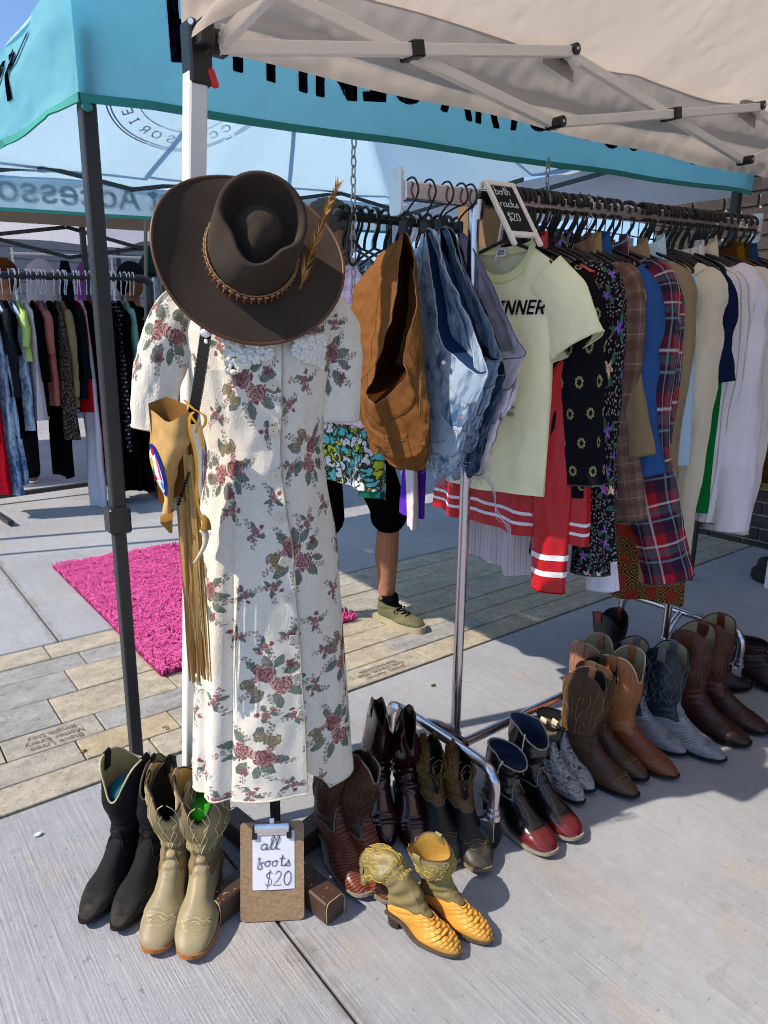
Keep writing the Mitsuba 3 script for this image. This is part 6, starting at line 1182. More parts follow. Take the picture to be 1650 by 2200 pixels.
def shorts(label, Ls, mt, c, hookx, lining, edge, m=90, n=150, extra=None, deep=1.0):
    W, M_, H = (cr(np.vstack([np.array(q), np.array(q[:1])]), n + 1)[:-1] for q in Ls)
    W = W + .006 * np.stack([fb(W * 28, 3, 21), fb(W * 28, 3, 22), fb(W * 28, 3, 23)], 1) * 2
    for fr in (.36, .80):
        q_ = np.arange(n) / n; H = H + np.stack([0 * q_, 0 * q_, .055 * np.exp(-((q_ - fr) / .035) ** 2)], 1)
    t = np.linspace(0, 1, m)[:, None, None]
    top = W + (M_ - W) * .04
    S = np.where(t < .5, W + (M_ - W) * np.sin(t * np.pi) ** .8, M_ + (H - M_) * np.clip(t * 2 - 1, 0, 1) ** 1.25)
    k = thing('shorts', label, 'shorts')
    nr = fb(np.stack([S[..., 0] * 14, S[..., 1] * 14, S[..., 2] * 9], -1), 3, 5)[..., None]
    nw = np.abs(fb(np.stack([S[..., 0] * 26 + 4, S[..., 1] * 26, S[..., 2] * 20], -1), 3, 9))[..., None]
    d = S - S.mean(1, keepdims=True); d /= np.linalg.norm(d, axis=-1, keepdims=True) + 1e-9
    S = S + d * (nr * .050 - nw * .042) * np.sin(np.clip(t, 0.02, 1) * np.pi * .9) ** .5
    uv = stk(np.linspace(0, .9, n)[None], np.linspace(0, .55, m)[:, None]).reshape(-1, 2)
    col = vcol(S.reshape(-1, 3), c, .3, 30, 3) if c else None
    b_ = put('body', grid(S, wrap=True), mt, k, smooth=True, uv=uv, color=col)
    I = W + (S[6] - W) * -.0 + (W.mean(0) - W) * np.linspace(.02, .5 * deep, 14)[:, None, None] + V(.10, .06, 0) * deep * np.linspace(0, 1, 14)[:, None, None]
    put('lining', grid(I, wrap=True, flip=True), 'cloth', k, smooth=True, color=vcol(I.reshape(-1, 3), lining, .2, 20, 1), uv=np.zeros((14 * n, 2)) + stk(np.linspace(0, .9, n)[None], np.linspace(0, .2, 14)[:, None]).reshape(-1, 2))
    put('waistband_edge', tube(W, .0017, 6, closed=True), 'cloth_plain', k, smooth=True, color=np.broadcast_to(lin(edge), (6 * (n + 1), 3)).copy())
    band = int(m * .085); 
    put('waistband_seam', tube(S[band] + d[band] * .0050, .0013, 5, closed=True), 'cloth_plain', k, smooth=True, color=np.broadcast_to(lin(edge) * .6, (5 * (n + 1), 3)).copy())
    def patch_(nm, r0, r1, i0, i1, off, **kw):
        ii = np.arange(i0, i1 + 1) % n; Q = S[r0:r1 + 1][:, ii] + d[r0:r1 + 1][:, ii] * off; e = S[r0:r1 + 1][:, ii]
        Q = np.concatenate([e[:1], Q, e[-1:]], 0); Q = np.concatenate([np.concatenate([e[:1, :1], e[:, :1], e[-1:, :1]]), Q, np.concatenate([e[:1, -1:], e[:, -1:], e[-1:, -1:]])], 1) if i1 - i0 < n - 1 else Q
        u_ = stk(np.linspace(0, .9 * (i1 - i0) / n, Q.shape[1])[None] + .13, np.linspace(0, .55 * (r1 - r0) / m, Q.shape[0])[:, None]).reshape(-1, 2)
        return put(nm, grid(Q), mt, k, smooth=35 if False else True, uv=u_, color=vcol(Q.reshape(-1, 3), c, .3, 30, 7) if c else None)
    patch_('waistband', 0, band, 0, n - 1, .0042)
    patch_('hem_band', m - 8, m - 2, 0, n - 1, .0045)
    for i0, i1, r0_, r1_ in ((int(.38 * n), int(.54 * n), int(.20 * m), int(.44 * m)), (int(.60 * n), int(.74 * n), int(.16 * m), int(.40 * m))):
        p_ = patch_('pocket', r0_, r1_, i0, i1, .0050)
        for rr in (r0_ + 1, r0_ + 3): put('pocket_stitching', tube(np.array([S[rr, i % n] + d[rr, i % n] * .0062 for i in range(i0 + 1, i1)]), .0010, 4), 'cloth_plain', p_, smooth=True, color=np.broadcast_to(lin(edge), (4 * (i1 - i0 - 1) + 2, 3)).copy())
    for i in np.linspace(0, n, 6)[:-1].astype(int) + 12:
        q = S[:band + 2, i % n] + d[:band + 2, i % n] * .007; q2 = S[:band + 2, (i + 3) % n] + d[:band + 2, (i + 3) % n] * .007
        put('belt_loop', cat(grid(np.stack([q, q2], 1)), grid(np.stack([q, q2], 1) + d[:band + 2, [i % n, i % n]] * .002)), mt, k, smooth=True, uv=np.zeros((4 * (band + 2), 2)) + rng.uniform(0, 1, 2), color=vcol(np.zeros((4 * (band + 2), 3)), c, .1) if c else None)
    for j in (.30, .62): # side seams
        i = int(j * n); put('side_seam', tube(S[band:, i] + d[band:, i] * .0012, .0014, 5), 'cloth_plain', k, smooth=True, color=np.broadcast_to(lin(edge) * .55, (5 * (m - band) + 2, 3)).copy())
    for i0, i1, r0_, r1_ in ((int(.34 * n), int(.50 * n), .25, .46), (int(.56 * n), int(.72 * n), .22, .40)):
        ii = np.linspace(i0, i1, 30); rr_ = r0_ + (r1_ - r0_) * np.sin(np.linspace(0, np.pi, 30)) ** .7
        q = np.array([S[int(r * (m - 1)), int(i)] + d[int(r * (m - 1)), int(i)] * .002 for r, i in zip(rr_, ii)]); put('pocket_seam', tube(cr(q[::4], 30), .0016, 5), 'cloth_plain', k, smooth=True, color=np.broadcast_to(lin(edge) * .7, (152, 3)).copy())
    put('hem', tube(S[-1], .0026, 6, closed=True), 'cloth_plain', k, smooth=True, color=np.broadcast_to(lin(edge) * .8, (6 * (n + 1), 3)).copy())
    hk = thing('clothes_hanger', 'thin black wire hanger holding shorts at the near end of the bar', 'hanger', 'black wire hangers holding the shorts')
    zb_ = zbar(hookx); top_ = W[np.argmax(W[:, 2])]
    p_ = [(hookx, RY + .020, zb_ - .012), (hookx, RY + .028, zb_ + .006), (hookx, RY + .012, zb_ + .029), (hookx, RY - .012, zb_ + .029), (hookx, RY - .028, zb_ + .004), (hookx, RY - .020, zb_ - .018), tuple((V(hookx, RY - .020, zb_ - .018) + top_ + V(0, 0, .03)) / 2), tuple(top_ + V(0, 0, .02)), tuple(top_ + V(.004, .004, -.02))]
    put('hook', tube(cr(p_, 70), .0026, 8), 'plastic_hook', hk, smooth=True)
    put('clip', cbox(.012, .030, .030, .003, tuple(top_ + V(.002, .002, .004))), 'plastic_hook' if not extra else 'steel', hk, smooth=30)
    return k, S, d
shorts('brown canvas shorts hung by one corner, beside the floral dress', BROWN, 'cloth', '#7c5330', 1.205, '#3c2010', '#876a48')
kb, Sb, db = shorts('light blue denim cutoff shorts with frayed hem and copper rivets', BLUE, 'denim', None, 1.262, '#24395e', '#a8b0b8')
shorts('mid blue denim shorts behind the light blue pair', [[(a + .012, b_ + .006, 1.70 + (c - 1.70) * .93) for a, b_, c in q] for q in DARK], 'denim', None, 1.322, '#141d30', '#8a8f8a')
shorts('faded navy denim shorts in front of the lilac pair', [[(a, b_ + .010, 1.68 + (c - 1.68) * 1.02) for a, b_, c in q] for q in NAVY], 'denim_dark', None, 1.372, '#1a2438', '#8d9490')
kl, Sl, dl = shorts('pale lilac denim shorts with distressed frayed hem, next to the yellow T-shirt', LILAC, 'cloth', '#d8d3df', 1.405, '#c9c7de', '#6f6c86', deep=.3)
for q in ((1.255, 1.355, 1.328), (1.252, 1.276, 1.197)):
    put('rivet', tube([V(*q) - V(.006, .008, 0), V(*q) - V(-.003, -.003, 0)], .0052, 12), mat('copper', {'type': 'roughconductor', 'material': 'Cu', 'alpha': 0.25}) if 'copper' not in scene else 'copper', kb, smooth=40)
def fray(S, d, par, c, cnt, Lm, lo=.35, hi=.80):
    ms = []
    for _ in range(cnt):
        i = int(rng.uniform(lo, hi) * S.shape[1]); p0 = S[-1, i]; Lf = Lm * rng.uniform(.3, 1) ** 2
        ms.append(tube(cr([p0, p0 + V(rng.normal(0, .005), rng.normal(0, .006), -Lf * .5), p0 + V(rng.normal(0, .010), rng.normal(0, .012), -Lf)], 7), .0006, 3))
    m_ = cat(ms); put('frayed_threads', m_, 'cloth_plain', par, color=np.broadcast_to(lin(c), (len(m_[0]), 3)).copy(), kind='stuff')
fray(Sb, db, kb, '#a9b6c6', 160, .035); fray(Sl, dl, kl, '#c3becb', 60, .06)
p0 = V(1.47, 1.405, 1.0)
put('hanging_thread', cat([tube(cr([p0 + V(.004 * i, -.004 * i, 0), p0 + V(.01, -.03 - .004 * i, -.035), p0 + V(.02, -.045, -.09 - .01 * i), p0 + V(.03, -.07 - .006 * i, -.135), p0 + V(.035, -.085, -.165 - .01 * i)], 30), .0011, 4) for i in range(4)]), 'cloth_plain', kl, smooth=True, color=np.broadcast_to(lin('#c9c4cc'), (4 * 122, 3)).copy(), kind='stuff')

# ---------------------------------------------------------------- inside the turquoise tent and beyond
import manifold3d as m3
# pink shag rug
rg_ = thing('rug', 'hot pink shaggy rug lying across the pavers', 'rug')
put('backing', cbox(1.0, 1.69, .012, .004, (1.43, 3.515, .008)), mat('rug_back', diff([0.30, 0.03, 0.12])), rg_)
N = 46000
px_, py_ = rng.uniform(.925, 1.94, N), rng.uniform(2.655, 4.38, N); keep = (px_ < 1.62) | (rng.random(N) < .35); px_, py_ = px_[keep], py_[keep]; N = len(px_)
clump = fb(np.stack([px_ * 22, py_ * 22, 0 * px_], -1), 2, 3); an = fb(np.stack([px_ * 40, py_ * 40, 1 + 0 * px_], -1), 2, 8) * 14 + rng.normal(0, .7, N)
h = .020 + .020 * (clump + .5) * rng.uniform(.5, 1.2, N); ln_ = rng.uniform(.006, .016, N); w = .0028
b0 = np.stack([px_, py_, np.full(N, .012)], -1); dr_ = np.stack([np.cos(an), np.sin(an), 0 * an], -1); pp_ = np.stack([-np.sin(an), np.cos(an), 0 * an], -1) * w
mid = b0 + dr_ * (ln_ * .4)[:, None] + np.stack([0 * h, 0 * h, h * .85], -1); tp_ = b0 + dr_ * ln_[:, None] * 1.3 + np.stack([0 * h, 0 * h, h * .8], -1)
v = np.stack([b0 - pp_, b0 + pp_, mid - pp_, mid + pp_, tp_], 1); f = np.array([[0, 1, 3], [0, 3, 2], [2, 3, 4]])[None] + (np.arange(N) * 5)[:, None, None]
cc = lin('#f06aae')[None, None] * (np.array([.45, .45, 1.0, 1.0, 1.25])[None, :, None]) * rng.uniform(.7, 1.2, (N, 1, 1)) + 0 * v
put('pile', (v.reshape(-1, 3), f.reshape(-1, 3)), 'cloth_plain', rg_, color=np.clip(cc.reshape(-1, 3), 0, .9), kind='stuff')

# a person in black shorts behind the rack
def bones(pairs, edge=.022, it=12, rnd=16):
    ms = []
    for a, ra, b_, rb_ in pairs:
        s1 = m3.Manifold.sphere(ra, rnd).translate(a); s2 = m3.Manifold.sphere(rb_, rnd).translate(b_); ms.append(m3.Manifold.batch_hull([s1, s2]))
    m = ms[0]
    for q_ in ms[1:]: m = m + q_
    m = m.refine_to_length(edge).to_mesh(); t_ = trimesh.Trimesh(m.vert_properties[:, :3], m.tri_verts, process=True)
    trimesh.smoothing.filter_taubin(t_, iterations=it); return t_
SK = '#a3745c'
pn = thing('person', 'person in black shorts and olive sneakers standing behind the rack', 'person')
A1, K1, H1 = V(2.055, 2.575, .10), V(2.035, 2.545, .52), V(1.935, 2.665, .95)
A2, K2, H2 = V(1.70, 2.86, .10), V(1.79, 2.72, .52), V(1.765, 2.76, .95)
NK, HD = V(1.80, 2.735, 1.60), V(1.822, 2.70, 1.80)
S1, S2 = V(1.99, 2.66, 1.50), V(1.63, 2.86, 1.50); E1, W1, E2, W2 = V(2.08, 2.62, 1.22), V(2.10, 2.45, 1.02), V(1.55, 2.82, 1.22), V(1.56, 2.66, 1.02)
bd_ = bones([(A1, .036, K1 * .55 + A1 * .45 + V(.006, .018, .02), .058), (K1 * .55 + A1 * .45 + V(.006, .018, .02), .058, K1, .052), (K1, .054, H1, .085), (A1 + V(0, 0, -.05), .024, A1 + V(.03, -.13, -.065), .020), (A1, .034, A1 + V(0, .002, -.05), .026),
             (A2, .036, K2 * .6 + A2 * .4, .056), (K2 * .6 + A2 * .4, .056, K2, .052), (K2, .054, H2, .085), (A2, .036, A2 + V(-.02, -.17, -.06), .03), (H1, .09, H2, .09), ((H1 + H2) / 2, .12, (S1 + S2) / 2 - V(0, 0, .15), .125), ((S1 + S2) / 2 - V(0, 0, .15), .125, NK - V(0, 0, .08), .09), (S1, .065, S2, .065), (NK - V(0, 0, .08), .062, NK, .056), (NK, .056, HD, .06),
             (S1, .058, E1, .042), (E1, .042, W1, .028), (S2, .058, E2, .042), (E2, .042, W2, .028)] +
            [(W + V(0, -.02, -.02), .022, W + V(.0, -.075, -.055) + V(o, 0, 0), .011) for W in (W1, W2) for o in (-.03, -.010, .010, .03)] + [(W + V(0, -.02, -.02), .02, W + V(.045, -.05, -.03), .011) for W in (W1, W2)] +
            [(HD + V(0, 0, .035), .093, HD + V(.012, -.035, -.06), .066), (HD + V(0, .025, .03), .092, HD + V(0, 0, .06), .088), (HD + V(.012, -.05, -.085), .045, HD + V(.006, -.02, -.07), .055), (HD + V(.034, -.107, -.015), .013, HD + V(.026, -.09, .02), .010), (HD + V(.088, -.012, .0), .018, HD + V(.09, -.01, -.03), .014), (HD + V(-.088, .012, .0), .018, HD + V(-.088, .014, -.03), .014)], .016)
put('body', bd_, 'cloth', pn, smooth=True, color=vcol(np.array(bd_.vertices), SK, .14, 14, 3))
hr_ = m3.Manifold.batch_hull([m3.Manifold.sphere(.114, 24).translate(HD + V(-.004, .016, .046)), m3.Manifold.sphere(.098, 24).translate(HD + V(-.008, .040, -.03))]) - m3.Manifold.batch_hull([m3.Manifold.sphere(.085, 16).translate(HD + V(.035, -.145, -.045)), m3.Manifold.sphere(.07, 16).translate(HD + V(.045, -.13, -.2))])
hm = hr_.refine_to_length(.012).to_mesh(); hv = np.array(hm.vert_properties[:, :3]); hv = hv + (hv - HD) * (fb(hv * 60, 3, 4) * .10)[:, None]
put('hair', (hv, hm.tri_verts), 'cloth', pn, smooth=True, color=vcol(hv, '#5d5348', .35, 70, 4))
put('eyes', cat([trimesh.creation.icosphere(2, .011).apply_translation(HD + V(.03, -.10, .02) + s_ * V(.033, .012, 0)) for s_ in (1, -1)]), 'ink', pn, smooth=True, kind='stuff')
put('mouth', tube(cr([HD + V(.005, -.108, -.058), HD + V(.03, -.113, -.060), HD + V(.052, -.100, -.058)], 10), .005, 8), 'cloth_plain', pn, smooth=True, color=np.broadcast_to(lin('#8f5348'), (82, 3)).copy())
so = bones([(H1 + V(0, 0, .02), .112, K1 + V(.0, .0, .07), .088), (K1 + V(0, 0, .07), .088, K1 + V(0, 0, .035), .090), (H2 + V(0, 0, .02), .112, K2 + V(0, 0, .06), .090), (K2 + V(0, 0, .06), .09, K2 + V(0, 0, .02), .092), (H1 + V(0, 0, .06), .105, H2 + V(0, 0, .06), .105)], .022, 6)
put('shorts', so, 'cloth', pn, smooth=True, color=vcol(np.array(so.vertices), '#0b0b0e', .2, 12, 2), label='black knee-length shorts')
to = bones([((H1 + H2) / 2 + V(0, 0, .06), .135, (S1 + S2) / 2 - V(0, 0, .15), .138), ((S1 + S2) / 2 - V(0, 0, .15), .138, NK - V(0, 0, .10), .085), (S1, .074, S2, .074), (S1, .07, S1 * .5 + E1 * .5, .062), (S2, .07, S2 * .5 + E2 * .5, .062)], .022, 8)
put('shirt', to, 'cloth', pn, smooth=True, color=vcol(np.array(to.vertices), '#2b2c30', .2, 12, 2))
def sneaker(A, d):
    b = Boot(L=.285, H=.20, heel=.016, top=.11, toe='round', calf=.80, dipf=.0, dipb=.0, seed=80, wrinkle=.003, instep=.92); ang = math.atan2(d[1], d[0]) - math.pi / 2
    M = frame(A[0] - d[0] * .055, A[1] - d[1] * .055, .006, ang); k = tag(key('shoe', pn), 'olive green mesh sneaker with cream sole')
    th = np.linspace(-np.pi, np.pi, 61)[:-1]; S = .47 + .04 * np.cos(th)[None] + (.53 - .04 * np.cos(th)[None]) * np.linspace(0, 1, 60)[:, None]; P = b.P(S, th[None] + 0 * S)
    put('upper', move(grid(P, wrap=True), M), 'cloth', k, smooth=True, color=vcol(P.reshape(-1, 3), '#6b6a50', .18, 60, 2))
    put('sock', move(grid(b.P(.40 + .12 * np.linspace(0, 1, 12)[:, None] + 0 * th[None], th[None] + 0 * np.zeros((12, 1)), -.004), wrap=True), M), 'cloth_plain', k, smooth=True, color=np.broadcast_to(lin('#0e0e10'), (720, 3)).copy())
    sl = np.linspace(.56, 1.0, 40); By, Bz, W = np.interp(sl, b.grid_s, b.B[:, 0]), np.interp(sl, b.grid_s, b.B[:, 1]), np.interp(sl, b.grid_s, b.W) + .005; By = By + np.linspace(-.008, .006, 40)
    sec = np.stack([np.stack([-W, By, 0 * By + .030 - .008 * np.sin(np.linspace(0, 3, 40))], -1), np.stack([W, By, 0 * By + .030 - .008 * np.sin(np.linspace(0, 3, 40))], -1), np.stack([W, By, 0 * By - .004], -1), np.stack([-W, By, 0 * By - .004], -1)], 1)
    put('sole', move(cat(grid(sec, wrap=True), (sec[0], np.array([[0, 2, 1], [0, 3, 2]])), (sec[-1], np.array([[0, 1, 2], [0, 2, 3]]))), M), 'matte', k, smooth=30 if False else False, color=np.broadcast_to(lin('#a79f86'), (len(sec) * 4 + 8, 3)).copy())
    put('laces', move(cat([tube(cr(b.P(np.linspace(.50 + .04 * q, .54 + .04 * q, 8), np.linspace(-.6, .6, 8) * (-1) ** q, .004), 16), .0028, 5) for q in range(5)] + [tube(cr([b.P(np.array(.52), np.array(.1), .004), b.P(np.array(.53), np.array(s_ * .8), .02), b.P(np.array(.58), np.array(s_ * 1.0), .008)], 16), .0026, 5) for s_ in (1, -1)]), M), 'cloth_plain', k, smooth=True, color=np.broadcast_to(lin('#101012'), (7 * 82, 3)).copy())
sneaker(A1 + V(.0, .0, 0), V(.20, -.98)); sneaker(A2, V(-.1, -.99))

# second rack of children's clothes inside the tent
mk = thing('hanging_rail', 'black clothes rail of colourful small clothes hung by chain inside the turquoise tent', 'clothes rail')
put('top_bar', tube([(1.51, 2.2, 1.80), (2.95, 2.2, 1.835)], .017, 10), 'black_metal', mk, smooth=40)
for x in (1.515, 2.94): put('end_knob', trimesh.creation.icosphere(2, .022).apply_translation([x, 2.2, 1.80 + .024 * (x - 1.51)]), 'black_plastic', mk, smooth=True)
cols = [('gingham', None, 'pink gingham child shirt, first on the second rack', .58), ('controllers', None, "black child's pants printed with white, teal and lime shapes", .83), ('cloth', '#b3123a', 'crimson child top', .55), ('cloth', '#6c4f38', 'brown child top', .6), ('denim', None, 'pale denim child dress', .62), ('cloth', '#8d7468', 'dusty taupe child top', .5), ('stripe_pink', None, 'white striped child blouse', .52), ('cloth', '#b86a70', 'rose child top', .5), ('tropical', None, 'green leaf-print child shirt', .55), ('cloth', '#5fa81a', 'lime green child top', .55), ('tropical', None, 'teal and navy leaf-print child shirt', .6), ('cloth', '#0f6a58', 'deep green child top', .55), ('cloth', '#b9a79a', 'pale pink child top', .5), ('cloth', '#0b6670', 'teal child top', .55), ('cloth', '#7a4f2c', 'brown child jacket', .55), ('cloth', '#c0cc18', 'neon yellow child top', .5), ('cloth', '#a5603c', 'terracotta child top', .5), ('floral_black', None, 'dark flowered child dress', .7), ('cloth', '#b31f5e', 'magenta child top', .5), ('cloth', '#1f4f80', 'blue child top', .6)]
for i, (mt, c, lb, L) in enumerate(cols):
    garment(lb + (' on the second rack' if 'rack' not in lb else ''), 'clothing', 1.545 + .052 * i + (.02 if i > 1 else 0), mt, c, sleeve=dict(L=.22, out=.05, r0=.06, r1=.055, swing=.03, n=20, m=16) if i not in (1, 4, 17) else None, y=2.2, zb=1.80 + .02 * i * .06, zs=-.155, sw=.165 if i != 1 else .17, hw=.17 if i != 1 else .165, L=L, seed=30 + i, hang_group='black hangers on the second rack', n=60, m=30, name='childrens_garment', nw=.055, nf=.04)
for i in range(26): hanger(1.53 + .05 * i + rng.uniform(-.01, .01), rng.uniform(-.2, .2), 0, y=2.2, zb=1.80 + .0012 * i, arms=False, label='black hanger crowded on the second rack', group='black hangers on the second rack')
for x in (1.66, 1.72, 1.85, 1.87, 2.12, 2.135, 2.15, 2.17): 
    k = hanger(x, .1, 0, wire=True, y=2.2, zb=1.80, arms=False, label='thin pale wire hanger on the second rack', group='black hangers on the second rack'); labels[k]['group'] = 'pale wire hangers on the second rack'
for i in range(3):
    garment(['purple jersey top whose sleeve shows left of the chrome post', 'white cotton top whose corner shows beside the purple one', 'red and green print cloth hanging under the brown shorts'][i], 'clothing', (1.60, 1.575, 1.70)[i], ('cloth', 'cloth', 'tropical')[i], ('#5a2fb0', '#cfc8cc', None)[i], y=(1.86, 1.865, 2.24)[i], zb=1.78, sw=(.05, .02, .06)[i], hw=(.062, .035, .08)[i], L=(.87, .90, .88)[i], zs=-.15, th=.010, th2=.013, seed=60 + i, hang=False, n=60, m=30, name='hanging_garment', fold=.02)

def chain(label, x, y, z0, n, c, s=1.0):
    k = thing('hanging_chain', label, 'chain')
    for i in range(n):
        a = np.linspace(0, 2 * np.pi, 17)[:-1]; q = np.stack([.0085 * np.cos(a), 0 * a, .018 * np.sin(a)], 1) * s
        if i % 2: q = q[:, [1, 0, 2]]
        put('link', tube(q + V(x + rng.normal(0, .001), y, z0 - i * .029 * s), .0028 * s, 6, closed=True), c, k, smooth=True)
    return k
chain('grey plastic chain hanging beside the feather, inside the tent', 1.478, 2.06, 2.06, 20, mat('chain_grey', prin([0.42, 0.43, 0.45], 0.4)))
chain('short grey chain hung from the tent truss above the rack', 2.30, 1.93, 2.035, 5, 'chain_grey')
hk = thing('s_hook', 'black S hook clipped on the hanging chain', 'hook'); scene[hk] = mikit.ply(tube(cr([(1.47, 2.05, 1.70), (1.50, 2.05, 1.67), (1.47, 2.05, 1.62), (1.445, 2.05, 1.66), (1.46, 2.05, 1.76), (1.48, 2.05, 1.80)], 40), .005, 8), 'black_plastic', smooth=True)
bx_ = thing('cardboard_box', 'brown cardboard box hanging behind the chalkboard sign', 'box')
put('front_face', cbox(.006, .20, .28, .001, (1.62, 1.60, 1.66)), mat('cardboard', diff([0.22, 0.14, 0.08])), bx_); put('side_face', cbox(.12, .006, .28, .001, (1.684, 1.497, 1.66)), 'cardboard', bx_); put('flap', cbox(.10, .19, .004, .001, (1.68, 1.60, 1.803)), 'cardboard', bx_)
wg = thing('wire_grid_panel', 'black wire grid display panel at the right end of the turquoise tent', 'display panel')
for i in range(13): put('wire', tube([(3.05 + .075 * i, 2.35, 1.0), (3.05 + .075 * i, 2.35, 2.08)], .0035, 6), 'black_metal', wg, smooth=True)
for i in range(13): put('wire', tube([(3.05, 2.35, 1.15 + .0765 * i), (3.95, 2.35, 1.15 + .0765 * i)], .0035, 6), 'black_metal', wg, smooth=True)
fw = thing('tent_weight', 'round black tent weight on the ground at the right edge', 'weight')
pts_ = [(0.001, 0), (.115, 0), (.125, .012), (.125, .05), (.115, .062), (.10, .066), (.098, .11), (.088, .122), (.05, .124), (.001, .124)]
scene[fw] = mikit.ply(trimesh.creation.revolve(np.array(pts_), sections=40).apply_translation([4.28, 1.68, 0]), 'rubber', smooth=40)

# far black rack on the left
fk = thing('garment_rack', 'long black garment rack full of clothes in the left background', 'clothes rack')
FY = 5.9
put('top_bar', tube([(.2, FY, 1.74), (2.15, FY, 1.80)], .028, 12), 'black_metal', fk, smooth=40)
put('post', tube(cr([(2.10, FY, 1.80), (2.19, FY, 1.77), (2.20, FY, 1.6), (2.16, FY, .05)], 24), .03, 12), 'black_metal', fk, smooth=40)
put('base_bar', tube([(.3, 6.35, .05), (1.95, 6.35, .09)], .022, 10), 'black_metal', fk, smooth=40)
put('base_foot', beam((.93, 5.55, .03), (.86, 6.4, .03), .04, .03), 'black_metal', fk, smooth=30); put('base_foot', beam((2.14, 5.55, .03), (2.14, 6.3, .03), .04, .03), 'black_metal', fk, smooth=30)
far = [(.95, 'cloth', '#8f1020', 'red lace dress at the far left edge', 1.40, .16, 0), (1.02, 'denim', None, 'long blue jeans skirt on the far rack', 1.42, .13, 0), (1.07, 'denim', None, 'pale blue flared jeans on the far rack', 1.35, .13, 0), (1.12, 'cloth', '#0a0a0c', 'black top between the flared jeans and the green-topped dress, far rack', 1.0, .15, .3), (1.16, 'denim', None, 'faded blue dress with green top on the far rack', .95, .14, 0), (1.20, 'cloth', '#b3cf7a', 'yellow-green patterned top on the far rack', .45, .14, .25), (1.24, 'stripe_pink', None, 'white top with embroidered hem on the far rack', .88, .16, 0), (1.30, 'cloth', '#0a0a0c', 'black top left of the dusty pink top on the far rack', .85, .15, .5), (1.34, 'cloth', '#a5625c', 'dusty pink long-sleeved top on the far rack', .78, .15, .3), (1.37, 'denim', None, 'small blue denim piece in front of the pink top', .55, .09, 0), (1.42, 'cloth', '#0b0b0c', 'long black trousers left of the leopard-print skirt on the far rack', 1.35, .13, 0), (1.46, 'leopard', None, 'long leopard-print skirt on the far rack', 1.05, .17, 0), (1.50, 'knit', '#8f7d5c', 'tan cable-knit cardigan on the far rack', .80, .15, .62), (1.54, 'cloth', '#0a0a0d', 'black jacket just right of the tan cardigan on the far rack', .6, .15, .5), (1.58, 'cloth', '#10141c', 'blue-black jacket above the dark red top on the far rack', .75, .15, .5), (1.61, 'cloth', '#a01420', 'dark red top below the black jackets on the far rack', .85, .14, 0), (1.64, 'cloth', '#c9c9d6', 'long white gathered skirt on the far rack', 1.62, .12, 0), (1.68, 'cloth', '#0a0a0d', 'black jacket between the long white skirt and the bright red dress', .8, .15, .5), (1.73, 'cloth', '#b30c1c', 'long bright red dress on the far rack', 1.35, .12, 0), (1.78, 'cloth', '#0b0b0d', None, 1.5, .16, .5), (1.83, 'cloth', '#0b0b0d', None, 1.5, .16, .5), (1.88, 'dots', None, 'black dress with white polka dots on the far rack', 1.2, .15, 0), (1.93, 'cloth', '#0b0b0d', 'long black dress between the polka dots and the mint top', 1.52, .18, .5), (1.98, 'cloth', '#6fa08f', 'mint green top on the far rack', .9, .12, .6), (2.03, 'cloth', '#0b0b0d', 'long black dress at the right end of the far rack', 1.55, .17, .5), (.88, 'cloth', '#1b2740', 'navy top at the far left edge of the far rack', .9, .15, .5), (1.09, 'cloth', '#22252a', 'charcoal top between the jeans on the far rack', .7, .14, .4)]
for i, (x, mt, c, lb, L, w_, sl_) in enumerate(far):
    z = 1.74 + .03 * (x - .2)
    garment(lb or 'black garment hanging on the far black rack', 'clothing', x, mt, c, y=FY, zb=z, zs=-.16, sw=min(w_ + .03, .18), hw=w_ + .03, L=L, sleeve=dict(L=sl_, out=.03, r0=.065, r1=.05, n=20, m=16) if sl_ else None, seed=90 + i, n=60, m=34, hang=False, group=None if lb else 'black garments on the far rack', name='distant_garment', fold=.02, roll=rng.uniform(-.04, .04))
WH2 = mikit.ply(tube(cr(hookp, 30), .0034, 5), mat('hook_silver', prin([0.75, 0.75, 0.78], 0.3)), smooth=True)
for i in range(36):
    x = 1.0 + 1.08 * i / 36 + rng.uniform(-.02, .02); k = thing('clothes_hanger', 'silver wire hanger on the far black rack', 'hanger', 'silver hangers on the far black rack'); 
    scene[key('hook', k)] = {**WH2, 'to_world': T((rackM(x, FY, 1.74 + .03 * (x - .2) + .004, rng.uniform(-.3, .3)) @ np.diag([1.25, 1.2, 1.25, 1.0])).tolist())}
